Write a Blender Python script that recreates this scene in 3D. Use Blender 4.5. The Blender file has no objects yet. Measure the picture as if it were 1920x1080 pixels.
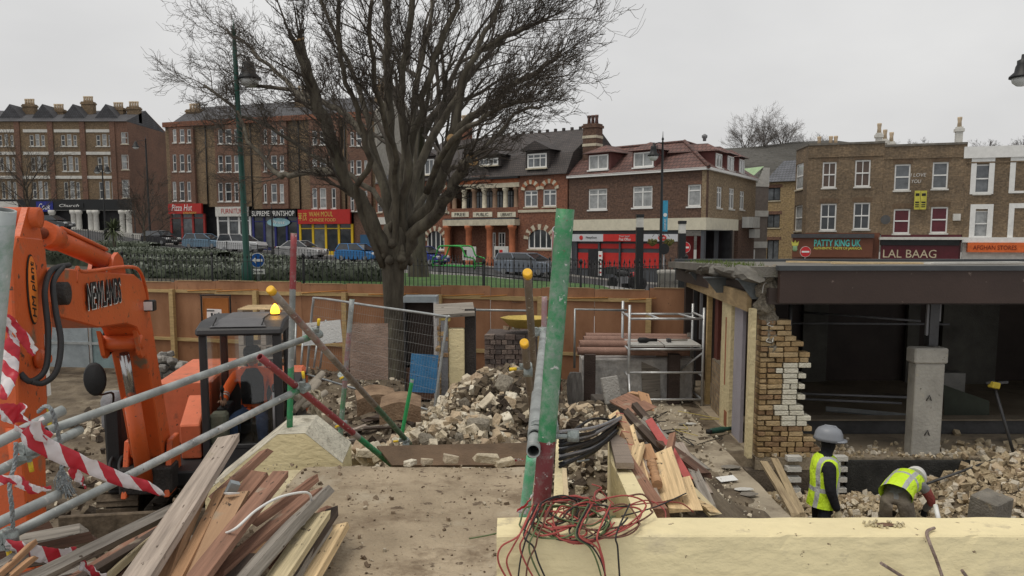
import bpy, bmesh, math, random
from mathutils import Vector, Matrix, noise
R = math.radians
random.seed(7)
scene = bpy.context.scene
col = scene.collection

# ------------------------------------------------------------------ camera
PITCH = R(6.2); FPX = 1500.0; CXP, CYP = 960.0, 605.0
cam_d = bpy.data.cameras.new('camera'); cam = bpy.data.objects.new('camera', cam_d); col.objects.link(cam)
cam.location = (0, 0, 0); cam.rotation_euler = (R(90) - PITCH, 0, 0)
cam_d.sensor_width = 36; cam_d.lens = 36 * FPX / 1920; cam_d.shift_y = (CYP - 540) / 1920
cam_d.clip_start = 0.05; cam_d.clip_end = 3000
scene.camera = cam
# ------------------------------------------------------------------ world: flat winter overcast
SUN_EL, SUN_AZ = R(68), R(240)          # azimuth clockwise from +Y (behind the camera, to the left)
w = bpy.data.worlds.new('World'); scene.world = w; w.use_nodes = True
nt = w.node_tree; nt.nodes.clear()
def WN(t, **k):
    n = nt.nodes.new(t)
    for a, b in k.items(): setattr(n, a, b)
    return n
sky = WN('ShaderNodeTexSky', sky_type='NISHITA', sun_disc=False, sun_elevation=SUN_EL, sun_rotation=SUN_AZ, dust_density=8.0, air_density=1.0)
bg1 = WN('ShaderNodeBackground'); bg1.inputs[1].default_value = 0.06
nt.links.new(sky.outputs[0], bg1.inputs[0])
tc = WN('ShaderNodeTexCoord'); mp = WN('ShaderNodeMapping'); mp.inputs['Scale'].default_value = (1.4, 1.4, 3.2)
nz = WN('ShaderNodeTexNoise'); nz.inputs['Scale'].default_value = 1.3; nz.inputs['Detail'].default_value = 5; nz.inputs['Roughness'].default_value = .5
rp = WN('ShaderNodeValToRGB'); e = rp.color_ramp.elements
e[0].position = .3; e[0].color = (.60, .598, .60, 1); e[1].position = .72; e[1].color = (.80, .795, .785, 1)
bg2 = WN('ShaderNodeBackground'); bg2.inputs[1].default_value = 0.97
mx = WN('ShaderNodeMixShader'); mx.inputs[0].default_value = .90
wo = WN('ShaderNodeOutputWorld')
nt.links.new(tc.outputs['Generated'], mp.inputs[0]); nt.links.new(mp.outputs[0], nz.inputs['Vector']); nt.links.new(nz.outputs[0], rp.inputs[0])
nt.links.new(rp.outputs[0], bg2.inputs[0]); nt.links.new(bg1.outputs[0], mx.inputs[1]); nt.links.new(bg2.outputs[0], mx.inputs[2]); nt.links.new(mx.outputs[0], wo.inputs[0])
sun_d = bpy.data.lights.new('sun', 'SUN'); sun_d.energy = 1.4; sun_d.angle = R(30); sun_d.color = (1, .94, .84)
sun = bpy.data.objects.new('sun', sun_d); col.objects.link(sun)
sdir = Vector((math.sin(SUN_AZ) * math.cos(SUN_EL), math.cos(SUN_AZ) * math.cos(SUN_EL), math.sin(SUN_EL)))
sun.rotation_euler = sdir.to_track_quat('Z', 'Y').to_euler()
vs = scene.view_settings; vs.view_transform = 'Standard'; vs.look = 'None'; vs.exposure = 0.13; vs.gamma = 1.0; vs.use_curve_mapping = False
scene.cycles.max_bounces = 6; scene.cycles.diffuse_bounces = 3; scene.cycles.glossy_bounces = 3; scene.cycles.transparent_max_bounces = 12

# ------------------------------------------------------------------ geometry helpers
_ct, _st = math.cos(PITCH), math.sin(PITCH)
def ray(px, py):
    r, u = (px - CXP) / FPX, (CYP - py) / FPX
    return Vector((r, _ct + u * _st, -_st + u * _ct))
def P(px, py, D): d = ray(px, py); return d * (D / d.y)            # the point seen at (px,py) whose distance north is D
def PZ(px, py, z): d = ray(px, py); return d * (z / d.z)           # the point seen at (px,py) at height z
def XA(px, D, z=-1.5): return (px - CXP) / FPX * (D * _ct - z * _st)

def V(*a): return Vector(a)
def rot(ax, ay, az): return Matrix.Rotation(az, 3, 'Z') @ Matrix.Rotation(ay, 3, 'Y') @ Matrix.Rotation(ax, 3, 'X')
class MB:
    def __init__(s): s.v = []; s.f = []; s.m = []; s.cur = 0; s.sm = []
    def add(s, vs_, fs, smooth=False):
        b = len(s.v); s.v += [tuple(x) for x in vs_]
        for f in fs: s.f.append(tuple(i + b for i in f)); s.m.append(s.cur); s.sm.append(smooth)
        return s
    def box(s, c, size, m=None):
        hx, hy, hz = size[0] / 2, size[1] / 2, size[2] / 2; c = Vector(c)
        pts = [Vector((x, y, z)) for x in (-hx, hx) for y in (-hy, hy) for z in (-hz, hz)]
        if m is not None: pts = [m @ p for p in pts]
        return s.add([p + c for p in pts], [(0, 1, 3, 2), (4, 6, 7, 5), (0, 4, 5, 1), (2, 3, 7, 6), (0, 2, 6, 4), (1, 5, 7, 3)])
    def b2(s, x0, x1, y0, y1, z0, z1): return s.box(((x0 + x1) / 2, (y0 + y1) / 2, (z0 + z1) / 2), (abs(x1 - x0), abs(y1 - y0), abs(z1 - z0)))
    def beam(s, a, b, w, h, up=(0, 0, 1), taper=1.0):
        a, b = Vector(a), Vector(b); d = (b - a).normalized(); u = Vector(up)
        if abs(d.dot(u)) > .98: u = Vector((0, 1, 0))
        r = d.cross(u).normalized(); u = r.cross(d).normalized()
        q = []
        for p, k in ((a, 1), (b, taper)):
            for sr, su in ((-1, -1), (1, -1), (1, 1), (-1, 1)): q.append(p + r * (sr * w * k / 2) + u * (su * h * k / 2))
        return s.add(q, [(3, 2, 1, 0), (4, 5, 6, 7), (0, 1, 5, 4), (1, 2, 6, 5), (2, 3, 7, 6), (3, 0, 4, 7)])
    def tube(s, pts, r, n=8, caps=True, hollow=False):
        pts = [Vector(p) for p in pts]; rs = r if isinstance(r, (list, tuple)) else [r] * len(pts)
        vs_ = []; fs = []; ref = None
        for i, p in enumerate(pts):
            if i == 0: t = pts[1] - p
            elif i == len(pts) - 1: t = p - pts[i - 1]
            else: t = (pts[i + 1] - p).normalized() + (p - pts[i - 1]).normalized()
            t = t.normalized() if t.length > 1e-9 else Vector((0, 0, 1))
            if ref is None: ref = Vector((0, 0, 1)) if abs(t.z) < .9 else Vector((1, 0, 0))
            a = t.cross(ref)
            if a.length < 1e-6: a = t.cross(Vector((0, 1, 0)))
            a.normalize(); b = t.cross(a).normalized(); ref = -b if False else a.cross(t)
            for k in range(n):
                an = 2 * math.pi * k / n; vs_.append(p + (a * math.cos(an) + b * math.sin(an)) * rs[i])
        m = len(pts)
        for i in range(m - 1):
            for k in range(n):
                k2 = (k + 1) % n; fs.append((i * n + k, i * n + k2, (i + 1) * n + k2, (i + 1) * n + k))
        s.add(vs_, fs, n > 4)
        if caps and n > 2:
            base = len(s.v) - len(vs_)
            s.f.append(tuple(base + k for k in reversed(range(n)))); s.m.append(s.cur); s.sm.append(False)
            s.f.append(tuple(base + (m - 1) * n + k for k in range(n))); s.m.append(s.cur); s.sm.append(False)
        return s
    def lathe(s, c, prof, n=16, axis='Z', sx=1, sy=1):
        c = Vector(c); vs_ = []; fs = []
        for r, z in prof:
            for k in range(n):
                a = 2 * math.pi * k / n; q = (r * math.cos(a) * sx, r * math.sin(a) * sy, z)
                if axis == 'X': q = (q[2], q[0], q[1])
                if axis == 'Y': q = (q[0], q[2], q[1])
                vs_.append(c + Vector(q))
        for i in range(len(prof) - 1):
            for k in range(n):
                k2 = (k + 1) % n; fs.append((i * n + k, i * n + k2, (i + 1) * n + k2, (i + 1) * n + k))
        s.add(vs_, fs, True)
        b = len(s.v) - len(vs_)
        for i, o in ((0, -1), (len(prof) - 1, 1)):
            if prof[i][0] > 1e-4:
                ids = [b + i * n + k for k in range(n)]
                s.f.append(tuple(ids if o > 0 else ids[::-1])); s.m.append(s.cur); s.sm.append(False)
        return s
    def prism(s, poly, a, b, mp=lambda u, v, t: (u, t, v)):
        """poly (u,v) extruded between t=a and t=b; default u->x, v->z, t->y"""
        n = len(poly)
        vs_ = [mp(u, v, a) for u, v in poly] + [mp(u, v, b) for u, v in poly]
        fs = [tuple(range(n)), tuple(range(2 * n - 1, n - 1, -1))] + [(i, i + n, (i + 1) % n + n, (i + 1) % n) for i in range(n)]
        return s.add(vs_, fs)
    def quad(s, a, b, c, d): return s.add([a, b, c, d], [(0, 1, 2, 3)])
    def mesh(s, name, mats, bevel=0, fix=True):
        me = bpy.data.meshes.new(name); me.from_pydata(s.v, [], s.f)
        for mm in (mats if isinstance(mats, (list, tuple)) else [mats]): me.materials.append(mm)
        me.polygons.foreach_set('material_index', s.m); me.polygons.foreach_set('use_smooth', s.sm); me.update()
        if fix or bevel:
            bm = bmesh.new(); bm.from_mesh(me)
            if bevel: bmesh.ops.bevel(bm, geom=[e_ for e_ in bm.edges], offset=bevel, segments=1, affect='EDGES', clamp_overlap=True)
            bmesh.ops.recalc_face_normals(bm, faces=bm.faces); bm.to_mesh(me); bm.free()
        return me
    def build(s, name, mats, parent=None, loc=None, bevel=0, fix=True, **tags):
        return obj(name, s.mesh(name, mats, bevel, fix), parent, loc, **tags)
def tag(o, label=None, cat=None, group=None, kind=None):
    if label: o['label'] = label
    if cat: o['category'] = cat
    if group: o['group'] = group
    if kind: o['kind'] = kind
    return o
def obj(name, me, parent=None, loc=None, label=None, cat=None, group=None, kind=None):
    o = bpy.data.objects.new(name, me); col.objects.link(o)
    if parent is not None: o.parent = parent
    if loc is not None: o.location = loc
    return tag(o, label, cat, group, kind)
def empty(name, loc=(0, 0, 0), rz=0, label=None, cat=None, group=None):
    o = bpy.data.objects.new(name, None); col.objects.link(o); o.location = loc; o.rotation_euler = (0, 0, rz); o.empty_display_size = .2
    return tag(o, label, cat, group)
def bar_(r=1): return random.uniform(-r, r)
def U(a, b): return random.uniform(a, b)
def lerp(a, b, t): return a + (b - a) * t
def interp(xs, ys, x):
    if x <= xs[0]: return ys[0]
    for i in range(len(xs) - 1):
        if x <= xs[i + 1]: return lerp(ys[i], ys[i + 1], (x - xs[i]) / (xs[i + 1] - xs[i]))
    return ys[-1]
def sstep(a, b, x): t = max(0, min(1, (x - a) / (b - a))); return t * t * (3 - 2 * t)
def nz3(x, y, z=0, s=1): return noise.noise(Vector((x * s, y * s, z * s)))
def curve_pts(pts, n=8):
    """Catmull-Rom through pts"""
    pts = [Vector(p) for p in pts]; q = [pts[0]] + pts + [pts[-1]]; out = []
    for i in range(1, len(q) - 2):
        for k in range(n):
            t = k / n; a, b, c, d = q[i - 1], q[i], q[i + 1], q[i + 2]
            out.append(.5 * ((2 * b) + (c - a) * t + (2 * a - 5 * b + 4 * c - d) * t * t + (3 * b - a - 3 * c + d) * t ** 3))
    out.append(pts[-1]); return out

# ------------------------------------------------------------------ materials
MATS = {}
def _nodes(name):
    m = bpy.data.materials.new(name); m.use_nodes = True; t = m.node_tree; b = t.nodes['Principled BSDF']
    return m, t, b
def c4(c): return (c[0], c[1], c[2], 1)
def mat(name, c, rough=.85, metal=0, var=.18, scale=3.0, bump=.12, bscale=40, c2=None, spot=None, spot_amt=.5, spot_scale=6, stretch=(1, 1, 1), spec=.35, bdist=.02, coat=0):
    if name in MATS: return MATS[name]
    m, t, b = _nodes(name); N, L = t.nodes, t.links
    tc = N.new('ShaderNodeTexCoord'); mp = N.new('ShaderNodeMapping'); mp.inputs['Scale'].default_value = stretch
    oi = N.new('ShaderNodeObjectInfo'); off = N.new('ShaderNodeVectorMath'); off.operation = 'ADD'
    sc_ = N.new('ShaderNodeMath'); sc_.operation = 'MULTIPLY'; sc_.inputs[1].default_value = 37.0
    L.new(oi.outputs['Random'], sc_.inputs[0]); L.new(tc.outputs['Object'], mp.inputs[0]); L.new(mp.outputs[0], off.inputs[0]); L.new(sc_.outputs[0], off.inputs[1])
    n1 = N.new('ShaderNodeTexNoise'); n1.inputs['Scale'].default_value = scale; n1.inputs['Detail'].default_value = 6; n1.inputs['Roughness'].default_value = .65
    L.new(off.outputs[0], n1.inputs['Vector'])
    r1 = N.new('ShaderNodeValToRGB'); e = r1.color_ramp.elements
    lo = [x * (1 - var) for x in c]; hi = list(c2) if c2 else [min(1, x * (1 + var)) for x in c]
    e[0].position = .32; e[0].color = c4(lo); e[1].position = .68; e[1].color = c4(hi)
    L.new(n1.outputs[0], r1.inputs[0]); out = r1.outputs[0]
    if spot:
        n2 = N.new('ShaderNodeTexNoise'); n2.inputs['Scale'].default_value = spot_scale; n2.inputs['Detail'].default_value = 8; n2.inputs['Roughness'].default_value = .7
        L.new(off.outputs[0], n2.inputs['Vector'])
        r2 = N.new('ShaderNodeValToRGB'); q = r2.color_ramp.elements; q[0].position = 1 - spot_amt - .06; q[0].color = (0, 0, 0, 1); q[1].position = 1 - spot_amt + .08; q[1].color = (1, 1, 1, 1)
        mixn = N.new('ShaderNodeMixRGB'); L.new(n2.outputs[0], r2.inputs[0]); L.new(r2.outputs[0], mixn.inputs[0]); L.new(out, mixn.inputs[1]); mixn.inputs[2].default_value = c4(spot); out = mixn.outputs[0]
    L.new(out, b.inputs['Base Color']); b.inputs['Roughness'].default_value = rough; b.inputs['Metallic'].default_value = metal
    b.inputs['Specular IOR Level'].default_value = spec
    if coat: b.inputs['Coat Weight'].default_value = coat; b.inputs['Coat Roughness'].default_value = .15
    if bump:
        n3 = N.new('ShaderNodeTexNoise'); n3.inputs['Scale'].default_value = bscale; n3.inputs['Detail'].default_value = 5
        L.new(off.outputs[0], n3.inputs['Vector']); bp = N.new('ShaderNodeBump'); bp.inputs['Strength'].default_value = min(1, bump * 4); bp.inputs['Distance'].default_value = bdist
        L.new(n3.outputs[0], bp.inputs['Height']); L.new(bp.outputs[0], b.inputs['Normal'])
    MATS[name] = m; return m
def brickmat(name, c1, c2, mortar, bw=.225, bh=.075, ms=.010, grime=(.05, .045, .04), gamt=.42, gscale=.35, bump=.4):
    if name in MATS: return MATS[name]
    m, t, b = _nodes(name); N, L = t.nodes, t.links
    tc = N.new('ShaderNodeTexCoord'); so = N.new('ShaderNodeSeparateXYZ'); sn = N.new('ShaderNodeSeparateXYZ')
    L.new(tc.outputs['Object'], so.inputs[0]); L.new(tc.outputs['Normal'], sn.inputs[0])
    ab = N.new('ShaderNodeMath'); ab.operation = 'ABSOLUTE'; L.new(sn.outputs[0], ab.inputs[0])
    gt = N.new('ShaderNodeMath'); gt.operation = 'GREATER_THAN'; gt.inputs[1].default_value = .6; L.new(ab.outputs[0], gt.inputs[0])
    mixu = N.new('ShaderNodeMix'); L.new(gt.outputs[0], mixu.inputs[0]); L.new(so.outputs[0], mixu.inputs[2]); L.new(so.outputs[1], mixu.inputs[3])
    cb = N.new('ShaderNodeCombineXYZ'); L.new(mixu.outputs[0], cb.inputs[0]); L.new(so.outputs[2], cb.inputs[1])
    br = N.new('ShaderNodeTexBrick'); br.inputs['Scale'].default_value = 1; br.inputs['Brick Width'].default_value = bw; br.inputs['Row Height'].default_value = bh
    br.inputs['Mortar Size'].default_value = ms; br.inputs['Color1'].default_value = c4(c1); br.inputs['Color2'].default_value = c4(c2); br.inputs['Mortar'].default_value = c4(mortar); br.inputs['Bias'].default_value = -.1
    L.new(cb.outputs[0], br.inputs['Vector'])
    n = N.new('ShaderNodeTexNoise'); n.inputs['Scale'].default_value = gscale; n.inputs['Detail'].default_value = 9; n.inputs['Roughness'].default_value = .7; L.new(tc.outputs['Object'], n.inputs['Vector'])
    r = N.new('ShaderNodeValToRGB'); q = r.color_ramp.elements; q[0].position = 1 - gamt - .15; q[0].color = (0, 0, 0, 1); q[1].position = 1 - gamt + .25; q[1].color = (.75, .75, .75, 1); L.new(n.outputs[0], r.inputs[0])
    mx = N.new('ShaderNodeMixRGB'); L.new(r.outputs[0], mx.inputs[0]); L.new(br.outputs[0], mx.inputs[1]); mx.inputs[2].default_value = c4(grime)
    n4 = N.new('ShaderNodeTexNoise'); n4.inputs['Scale'].default_value = 7; n4.inputs['Detail'].default_value = 4; L.new(cb.outputs[0], n4.inputs['Vector'])
    mr = N.new('ShaderNodeMapRange'); mr.inputs[1].default_value = .3; mr.inputs[2].default_value = .7; mr.inputs[3].default_value = .65; mr.inputs[4].default_value = 1.25; L.new(n4.outputs[0], mr.inputs[0])
    mu = N.new('ShaderNodeVectorMath'); mu.operation = 'SCALE'; L.new(mx.outputs[0], mu.inputs[0]); L.new(mr.outputs[0], mu.inputs['Scale'])
    L.new(mu.outputs[0], b.inputs['Base Color']); b.inputs['Roughness'].default_value = .9; b.inputs['Specular IOR Level'].default_value = .2
    bp = N.new('ShaderNodeBump'); bp.inputs['Strength'].default_value = bump; bp.inputs['Distance'].default_value = .01; bp.invert = True
    L.new(br.outputs['Fac'], bp.inputs['Height']); L.new(bp.outputs[0], b.inputs['Normal'])
    MATS[name] = m; return m
def rowmat(name, c1, c2, rows=.3, width=.3, gap=(.02, .02, .02), stretchv=1.0, bump=.8, var=.3):
    """slates or tiles: courses across the object's z (roof pieces are modelled with a real slope)"""
    if name in MATS: return MATS[name]
    m, t, b = _nodes(name); N, L = t.nodes, t.links
    tc = N.new('ShaderNodeTexCoord'); so = N.new('ShaderNodeSeparateXYZ'); sn = N.new('ShaderNodeSeparateXYZ'); L.new(tc.outputs['Object'], so.inputs[0]); L.new(tc.outputs['Normal'], sn.inputs[0])
    ab = N.new('ShaderNodeMath'); ab.operation = 'ABSOLUTE'; ab2 = N.new('ShaderNodeMath'); ab2.operation = 'ABSOLUTE'; L.new(sn.outputs[0], ab.inputs[0]); L.new(sn.outputs[1], ab2.inputs[0])
    gt = N.new('ShaderNodeMath'); gt.operation = 'GREATER_THAN'; L.new(ab.outputs[0], gt.inputs[0]); L.new(ab2.outputs[0], gt.inputs[1])
    mixu = N.new('ShaderNodeMix'); L.new(gt.outputs[0], mixu.inputs[0]); L.new(so.outputs[0], mixu.inputs[2]); L.new(so.outputs[1], mixu.inputs[3])
    cb = N.new('ShaderNodeCombineXYZ'); L.new(mixu.outputs[0], cb.inputs[0]); L.new(so.outputs[2], cb.inputs[1])
    br = N.new('ShaderNodeTexBrick'); br.inputs['Scale'].default_value = 1; br.inputs['Brick Width'].default_value = width; br.inputs['Row Height'].default_value = rows; br.inputs['Mortar Size'].default_value = .02
    br.inputs['Color1'].default_value = c4(c1); br.inputs['Color2'].default_value = c4(c2); br.inputs['Mortar'].default_value = c4(gap); L.new(cb.outputs[0], br.inputs['Vector'])
    n = N.new('ShaderNodeTexNoise'); n.inputs['Scale'].default_value = .9; n.inputs['Detail'].default_value = 8; L.new(tc.outputs['Object'], n.inputs['Vector'])
    mr = N.new('ShaderNodeMapRange'); mr.inputs[1].default_value = .3; mr.inputs[2].default_value = .7; mr.inputs[3].default_value = 1 - var; mr.inputs[4].default_value = 1 + var; L.new(n.outputs[0], mr.inputs[0])
    mu = N.new('ShaderNodeVectorMath'); mu.operation = 'SCALE'; L.new(br.outputs[0], mu.inputs[0]); L.new(mr.outputs[0], mu.inputs['Scale'])
    L.new(mu.outputs[0], b.inputs['Base Color']); b.inputs['Roughness'].default_value = .7
    bp = N.new('ShaderNodeBump'); bp.inputs['Strength'].default_value = bump; bp.inputs['Distance'].default_value = .03; bp.invert = True; L.new(br.outputs['Fac'], bp.inputs['Height']); L.new(bp.outputs[0], b.inputs['Normal'])
    MATS[name] = m; return m
def glassmat(name, tint=(.8, .86, .86), alpha=.25, rough=.05):
    """thin pane: part clear, part glossy"""
    if name in MATS: return MATS[name]
    m, t, b = _nodes(name); N, L = t.nodes, t.links
    tr = N.new('ShaderNodeBsdfTransparent'); tr.inputs[0].default_value = c4(tint); gl = N.new('ShaderNodeBsdfGlossy'); gl.inputs['Roughness'].default_value = rough
    mx = N.new('ShaderNodeMixShader'); mx.inputs[0].default_value = alpha; out = N['Material Output'] if 'Material Output' in N else None
    L.new(tr.outputs[0], mx.inputs[1]); L.new(gl.outputs[0], mx.inputs[2]); L.new(mx.outputs[0], out.inputs[0])
    MATS[name] = m; return m
def emitmat(name, c, s):
    if name in MATS: return MATS[name]
    m, t, b = _nodes(name); b.inputs['Base Color'].default_value = c4(c); b.inputs['Emission Color'].default_value = c4(c); b.inputs['Emission Strength'].default_value = s; b.inputs['Roughness'].default_value = .3
    MATS[name] = m; return m
def paint(name, c, rough=.45, dirt=.25, dcol=(.06, .045, .03), metal=0):
    return mat(name, c, rough=rough, metal=metal, var=.10, scale=2.0, bump=.05, bscale=60, spot=dcol, spot_amt=dirt, spot_scale=4, spec=.4, bdist=.004)

# ------------------------------------------------------------------ lettering
_TXT = {}
def text_mesh(s, size, m, ex=.004, align='CENTER', shear=0.0, sx=1.0, bold=0.0):
    cu = bpy.data.curves.new('lettering', 'FONT'); cu.body = s; cu.size = size; cu.extrude = ex; cu.align_x = align; cu.align_y = 'CENTER'; cu.shear = shear; cu.resolution_u = 3; cu.offset = bold
    o = bpy.data.objects.new('lettering', cu); col.objects.link(o)
    bpy.context.view_layer.update()
    me = bpy.data.meshes.new_from_object(o.evaluated_get(bpy.context.evaluated_depsgraph_get()))
    bpy.data.objects.remove(o); bpy.data.curves.remove(cu)
    me.materials.clear(); me.materials.append(m)
    if sx != 1: me.transform(Matrix.Diagonal((sx, 1, 1, 1)))
    return me
def lettering(s, m, parent, loc, width=None, height=None, rotm=None, name='lettering', shear=0.0, bold=0.0, ex=.004):
    """upright text in the parent's x-z plane, facing -y, fitted into width x height"""
    me = text_mesh(s, 1.0, m, ex=.01, shear=shear, bold=bold)
    xs = [v.co.x for v in me.vertices]; ys = [v.co.y for v in me.vertices]
    w_, h_ = max(xs) - min(xs), max(ys) - min(ys); cx, cy = (max(xs) + min(xs)) / 2, (max(ys) + min(ys)) / 2
    kx = width / w_ if width else height / h_; ky = height / h_ if height else kx
    M_ = Matrix.Rotation(R(90), 4, 'X') @ Matrix.Diagonal((kx, ky, ex / .01, 1)) @ Matrix.Translation((-cx, -cy, 0))
    me.transform(M_ if rotm is None else rotm @ M_)
    return obj(name, me, parent, loc)
# ================================================================== palette
stock = brickmat('london_stock_brick', (.30, .21, .125), (.19, .135, .085), (.17, .145, .115), gamt=.46)
stock_side = brickmat('buff_stock_brick', (.34, .25, .15), (.25, .175, .11), (.24, .20, .15), gamt=.36)
brown_brick = brickmat('brown_brick', (.165, .095, .065), (.105, .062, .048), (.12, .09, .075), gamt=.30)
red_brick = brickmat('red_brick', (.29, .12, .07), (.22, .09, .058), (.20, .11, .08), gamt=.42)
dull_red = brickmat('dull_red_brick', (.235, .12, .08), (.17, .09, .065), (.17, .125, .10), gamt=.40)
yel_brown = brickmat('yellow_brown_brick', (.29, .20, .115), (.20, .14, .085), (.18, .145, .11), gamt=.40)
slate = rowmat('slate_roofing', (.075, .075, .085), (.055, .055, .062), rows=.22, width=.28)
dark_tile = rowmat('dark_clay_tile', (.072, .055, .05), (.05, .04, .038), rows=.16, width=.2)
red_tile = rowmat('red_clay_tile', (.15, .072, .058), (.105, .052, .044), rows=.26, width=.3, gap=(.03, .015, .012))
stone_cream = mat('cream_stone', (.52, .47, .36), var=.22, spot=(.2, .17, .12), spot_amt=.35)
upvc = mat('white_window_paint', (.74, .74, .72), rough=.5, var=.06, bump=0)
grimy_white = mat('grimy_white_paint', (.58, .57, .53), rough=.7, var=.15, spot=(.25, .23, .2), spot_amt=.3)
white_render = mat('white_render', (.72, .72, .70), var=.08, spot=(.4, .38, .35), spot_amt=.25)
glass_dark = mat('window_glass_dark', (.035, .04, .045), rough=.06, var=.5, scale=.8, bump=0, spec=.6)
glass_pale = mat('window_glass_over_net_curtain', (.30, .31, .31), rough=.12, var=.35, scale=2.2, bump=0, spec=.5)
glass_grey = mat('window_glass_grey', (.12, .13, .14), rough=.08, var=.5, scale=1.2, bump=0, spec=.6)
glass_maroon = mat('window_with_maroon_blind', (.10, .018, .025), rough=.25, var=.2, bump=0)
glass_foil = mat('window_with_crumpled_foil', (.45, .47, .48), rough=.35, var=.4, scale=8, bump=.3, bscale=8)
wood_board = mat('boarded_window', (.25, .17, .10), var=.25, stretch=(1, 1, 6))
black_paint = paint('black_gloss_paint', (.012, .013, .014), rough=.35, dirt=.15)
iron_black = mat('black_iron', (.016, .017, .018), rough=.5, var=.25, bump=0)
lamp_green = paint('dark_green_lamp_paint', (.012, .075, .055), rough=.35, dirt=.15)
asphalt = mat('asphalt', (.06, .06, .062), var=.2, scale=1.5, bump=.15, bscale=60)
paving = mat('paving_stone', (.22, .215, .20), var=.2, scale=1.2, bump=.1)
grass_m = mat('lawn_grass', (.045, .11, .022), var=.35, scale=1.4, bump=.3, bscale=30, c2=(.075, .15, .035), spot=(.09, .085, .035), spot_amt=.3, spot_scale=1.5)
soil_dark = mat('dark_garden_soil', (.05, .045, .03), var=.3)

# ================================================================== terrain
def zfar(x): return interp([-80, -60, -46, -37, -16, -2, 8, 25, 60], [2.0, 1.3, .5, -.85, -2.0, -2.4, -3.2, -3.6, -3.9], x)
def zout(x, y):
    zn = interp([-14, -2, 4, 12], [-1.3, -1.4, -1.75, -3.3], x)
    z = lerp(zn, zfar(x), sstep(24, 50, y))
    return z + max(0, (y - 115)) * .05
def grid(name, xs, ys, zf, m, hole=None, kind='structure', **k):
    b = MB(); nx, ny = len(xs), len(ys)
    b.v = [(x, y, zf(x, y)) for y in ys for x in xs]
    for j in range(ny - 1):
        for i in range(nx - 1):
            if hole and hole((xs[i] + xs[i + 1]) / 2, (ys[j] + ys[j + 1]) / 2): continue
            b.f.append((j * nx + i, j * nx + i + 1, (j + 1) * nx + i + 1, (j + 1) * nx + i)); b.m.append(0); b.sm.append(True)
    return b.build(name, m, fix=False, kind=kind, **k)
def frange(a, b, n): return [a + (b - a) * i / (n - 1) for i in range(n)]
# everything beyond the hoarding, out to the horizon
YH = lambda x: interp([-14, -9.2, 3.7, 5], [21.6, 21.2, 17.6, 17.3], x)
grid('ground', [-600, -300, -160, -100] + frange(-80, 60, 71) + [90, 160, 300, 600], frange(17.4, 24, 8) + frange(25, 120, 60) + [150, 200, 300, 500, 900],
     lambda x, y: zout(x, max(y, 18.0)) - (6.5 if y < 24 and x > 9 else 0), paving, hole=lambda x, y: -16 < x < 14 and y < YH(x) + .3)
# lawn, a sheet just above the ground
grid('lawn', frange(-22, 3.2, 26), frange(22.4, 50, 24), lambda x, y: zout(x, y) + .02 + .03 * nz3(x, y, 0, .6), grass_m, hole=lambda x, y: y > 50 + x * .0 - max(0, x + 8) * .55 or y < YH(x) + .8)
grid('flower_bed', frange(-42, -5.5, 30), frange(22.4, 66, 30), lambda x, y: zout(x, y) + .045, soil_dark, hole=lambda x, y: (x > -8 - (y - 22) * .26) or y < YH(x) + .7)
# road and pavement following the shop fronts
LINE = [(-75, 93), (-45, 92.5), (-37, 87), (-13.7, 79), (-8.6, 70), (4.3, 61), (12.8, 53), (22, 48.5), (45, 42)]
def strip(name, o0, o1, dz, m, n=60):
    b = MB(); pts = [Vector((a, c, 0)) for a, c in LINE]; segs = []
    for i in range(len(pts) - 1):
        for k in range(8): segs.append(pts[i].lerp(pts[i + 1], k / 8))
    segs.append(pts[-1]); sm = []
    for i, p in enumerate(segs):
        q = [segs[max(0, min(len(segs) - 1, i + k))] for k in (-5, -3, 0, 3, 5)]; sm.append(sum(q, Vector()) / 5)
    for i, p in enumerate(sm):
        t = (sm[min(i + 1, len(sm) - 1)] - sm[max(i - 1, 0)]).normalized(); nrm = Vector((t.y, -t.x, 0))
        for o_ in (o0, (o0 + o1) / 2, o1):
            c = p + nrm * o_; b.v.append((c.x, c.y, zout(c.x, c.y) + dz))
        if i:
            for k in (0, 1):
                a = (i - 1) * 3 + k; b.f.append((a, a + 1, a + 4, a + 3)); b.m.append(0); b.sm.append(True)
    return b.build(name, m, kind='structure')
strip('road', 3.0, 12.5, .05, asphalt)
strip('kerb', 2.75, 3.0, .13, paving)
# ================================================================== building helpers
class Facade:
    """A building front through plan points A and B; loc() turns a sighting into metres along (u) and up (v) the front."""
    def __init__(s, name, label, A, B, z0, cat='building', group=None):
        s.A = Vector((XA(A[0], A[1]), A[1], z0)) if len(A) == 2 else Vector((A[0], A[1], z0)); s.B = Vector((XA(B[0], B[1]), B[1], z0)) if len(B) == 2 else Vector((B[0], B[1], z0))
        d = s.B - s.A; s.W = d.length; s.e = d.normalized(); s.z0 = z0
        s.root = empty(name, s.A, math.atan2(d.y, d.x), label, cat, group)
    def loc(s, px, py):
        d = ray(px, py); ex, ey = s.e.x, s.e.y; ax, ay = s.A.x, s.A.y
        det = d.x * (-ey) - (-ex) * d.y
        t = (ax * (-ey) - (-ex) * ay) / det; u = (d.x * t - ax) * ex + (d.y * t - ay) * ey
        return u, d.z * t - s.z0
    def rect(s, r):
        (u0, a), (u1, b) = s.loc(r[0], (r[1] + r[3]) / 2), s.loc(r[2], (r[1] + r[3]) / 2); mx_ = (r[0] + r[2]) / 2
        return (u0, s.loc(mx_, r[3])[1], u1, s.loc(mx_, r[1])[1])
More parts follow.
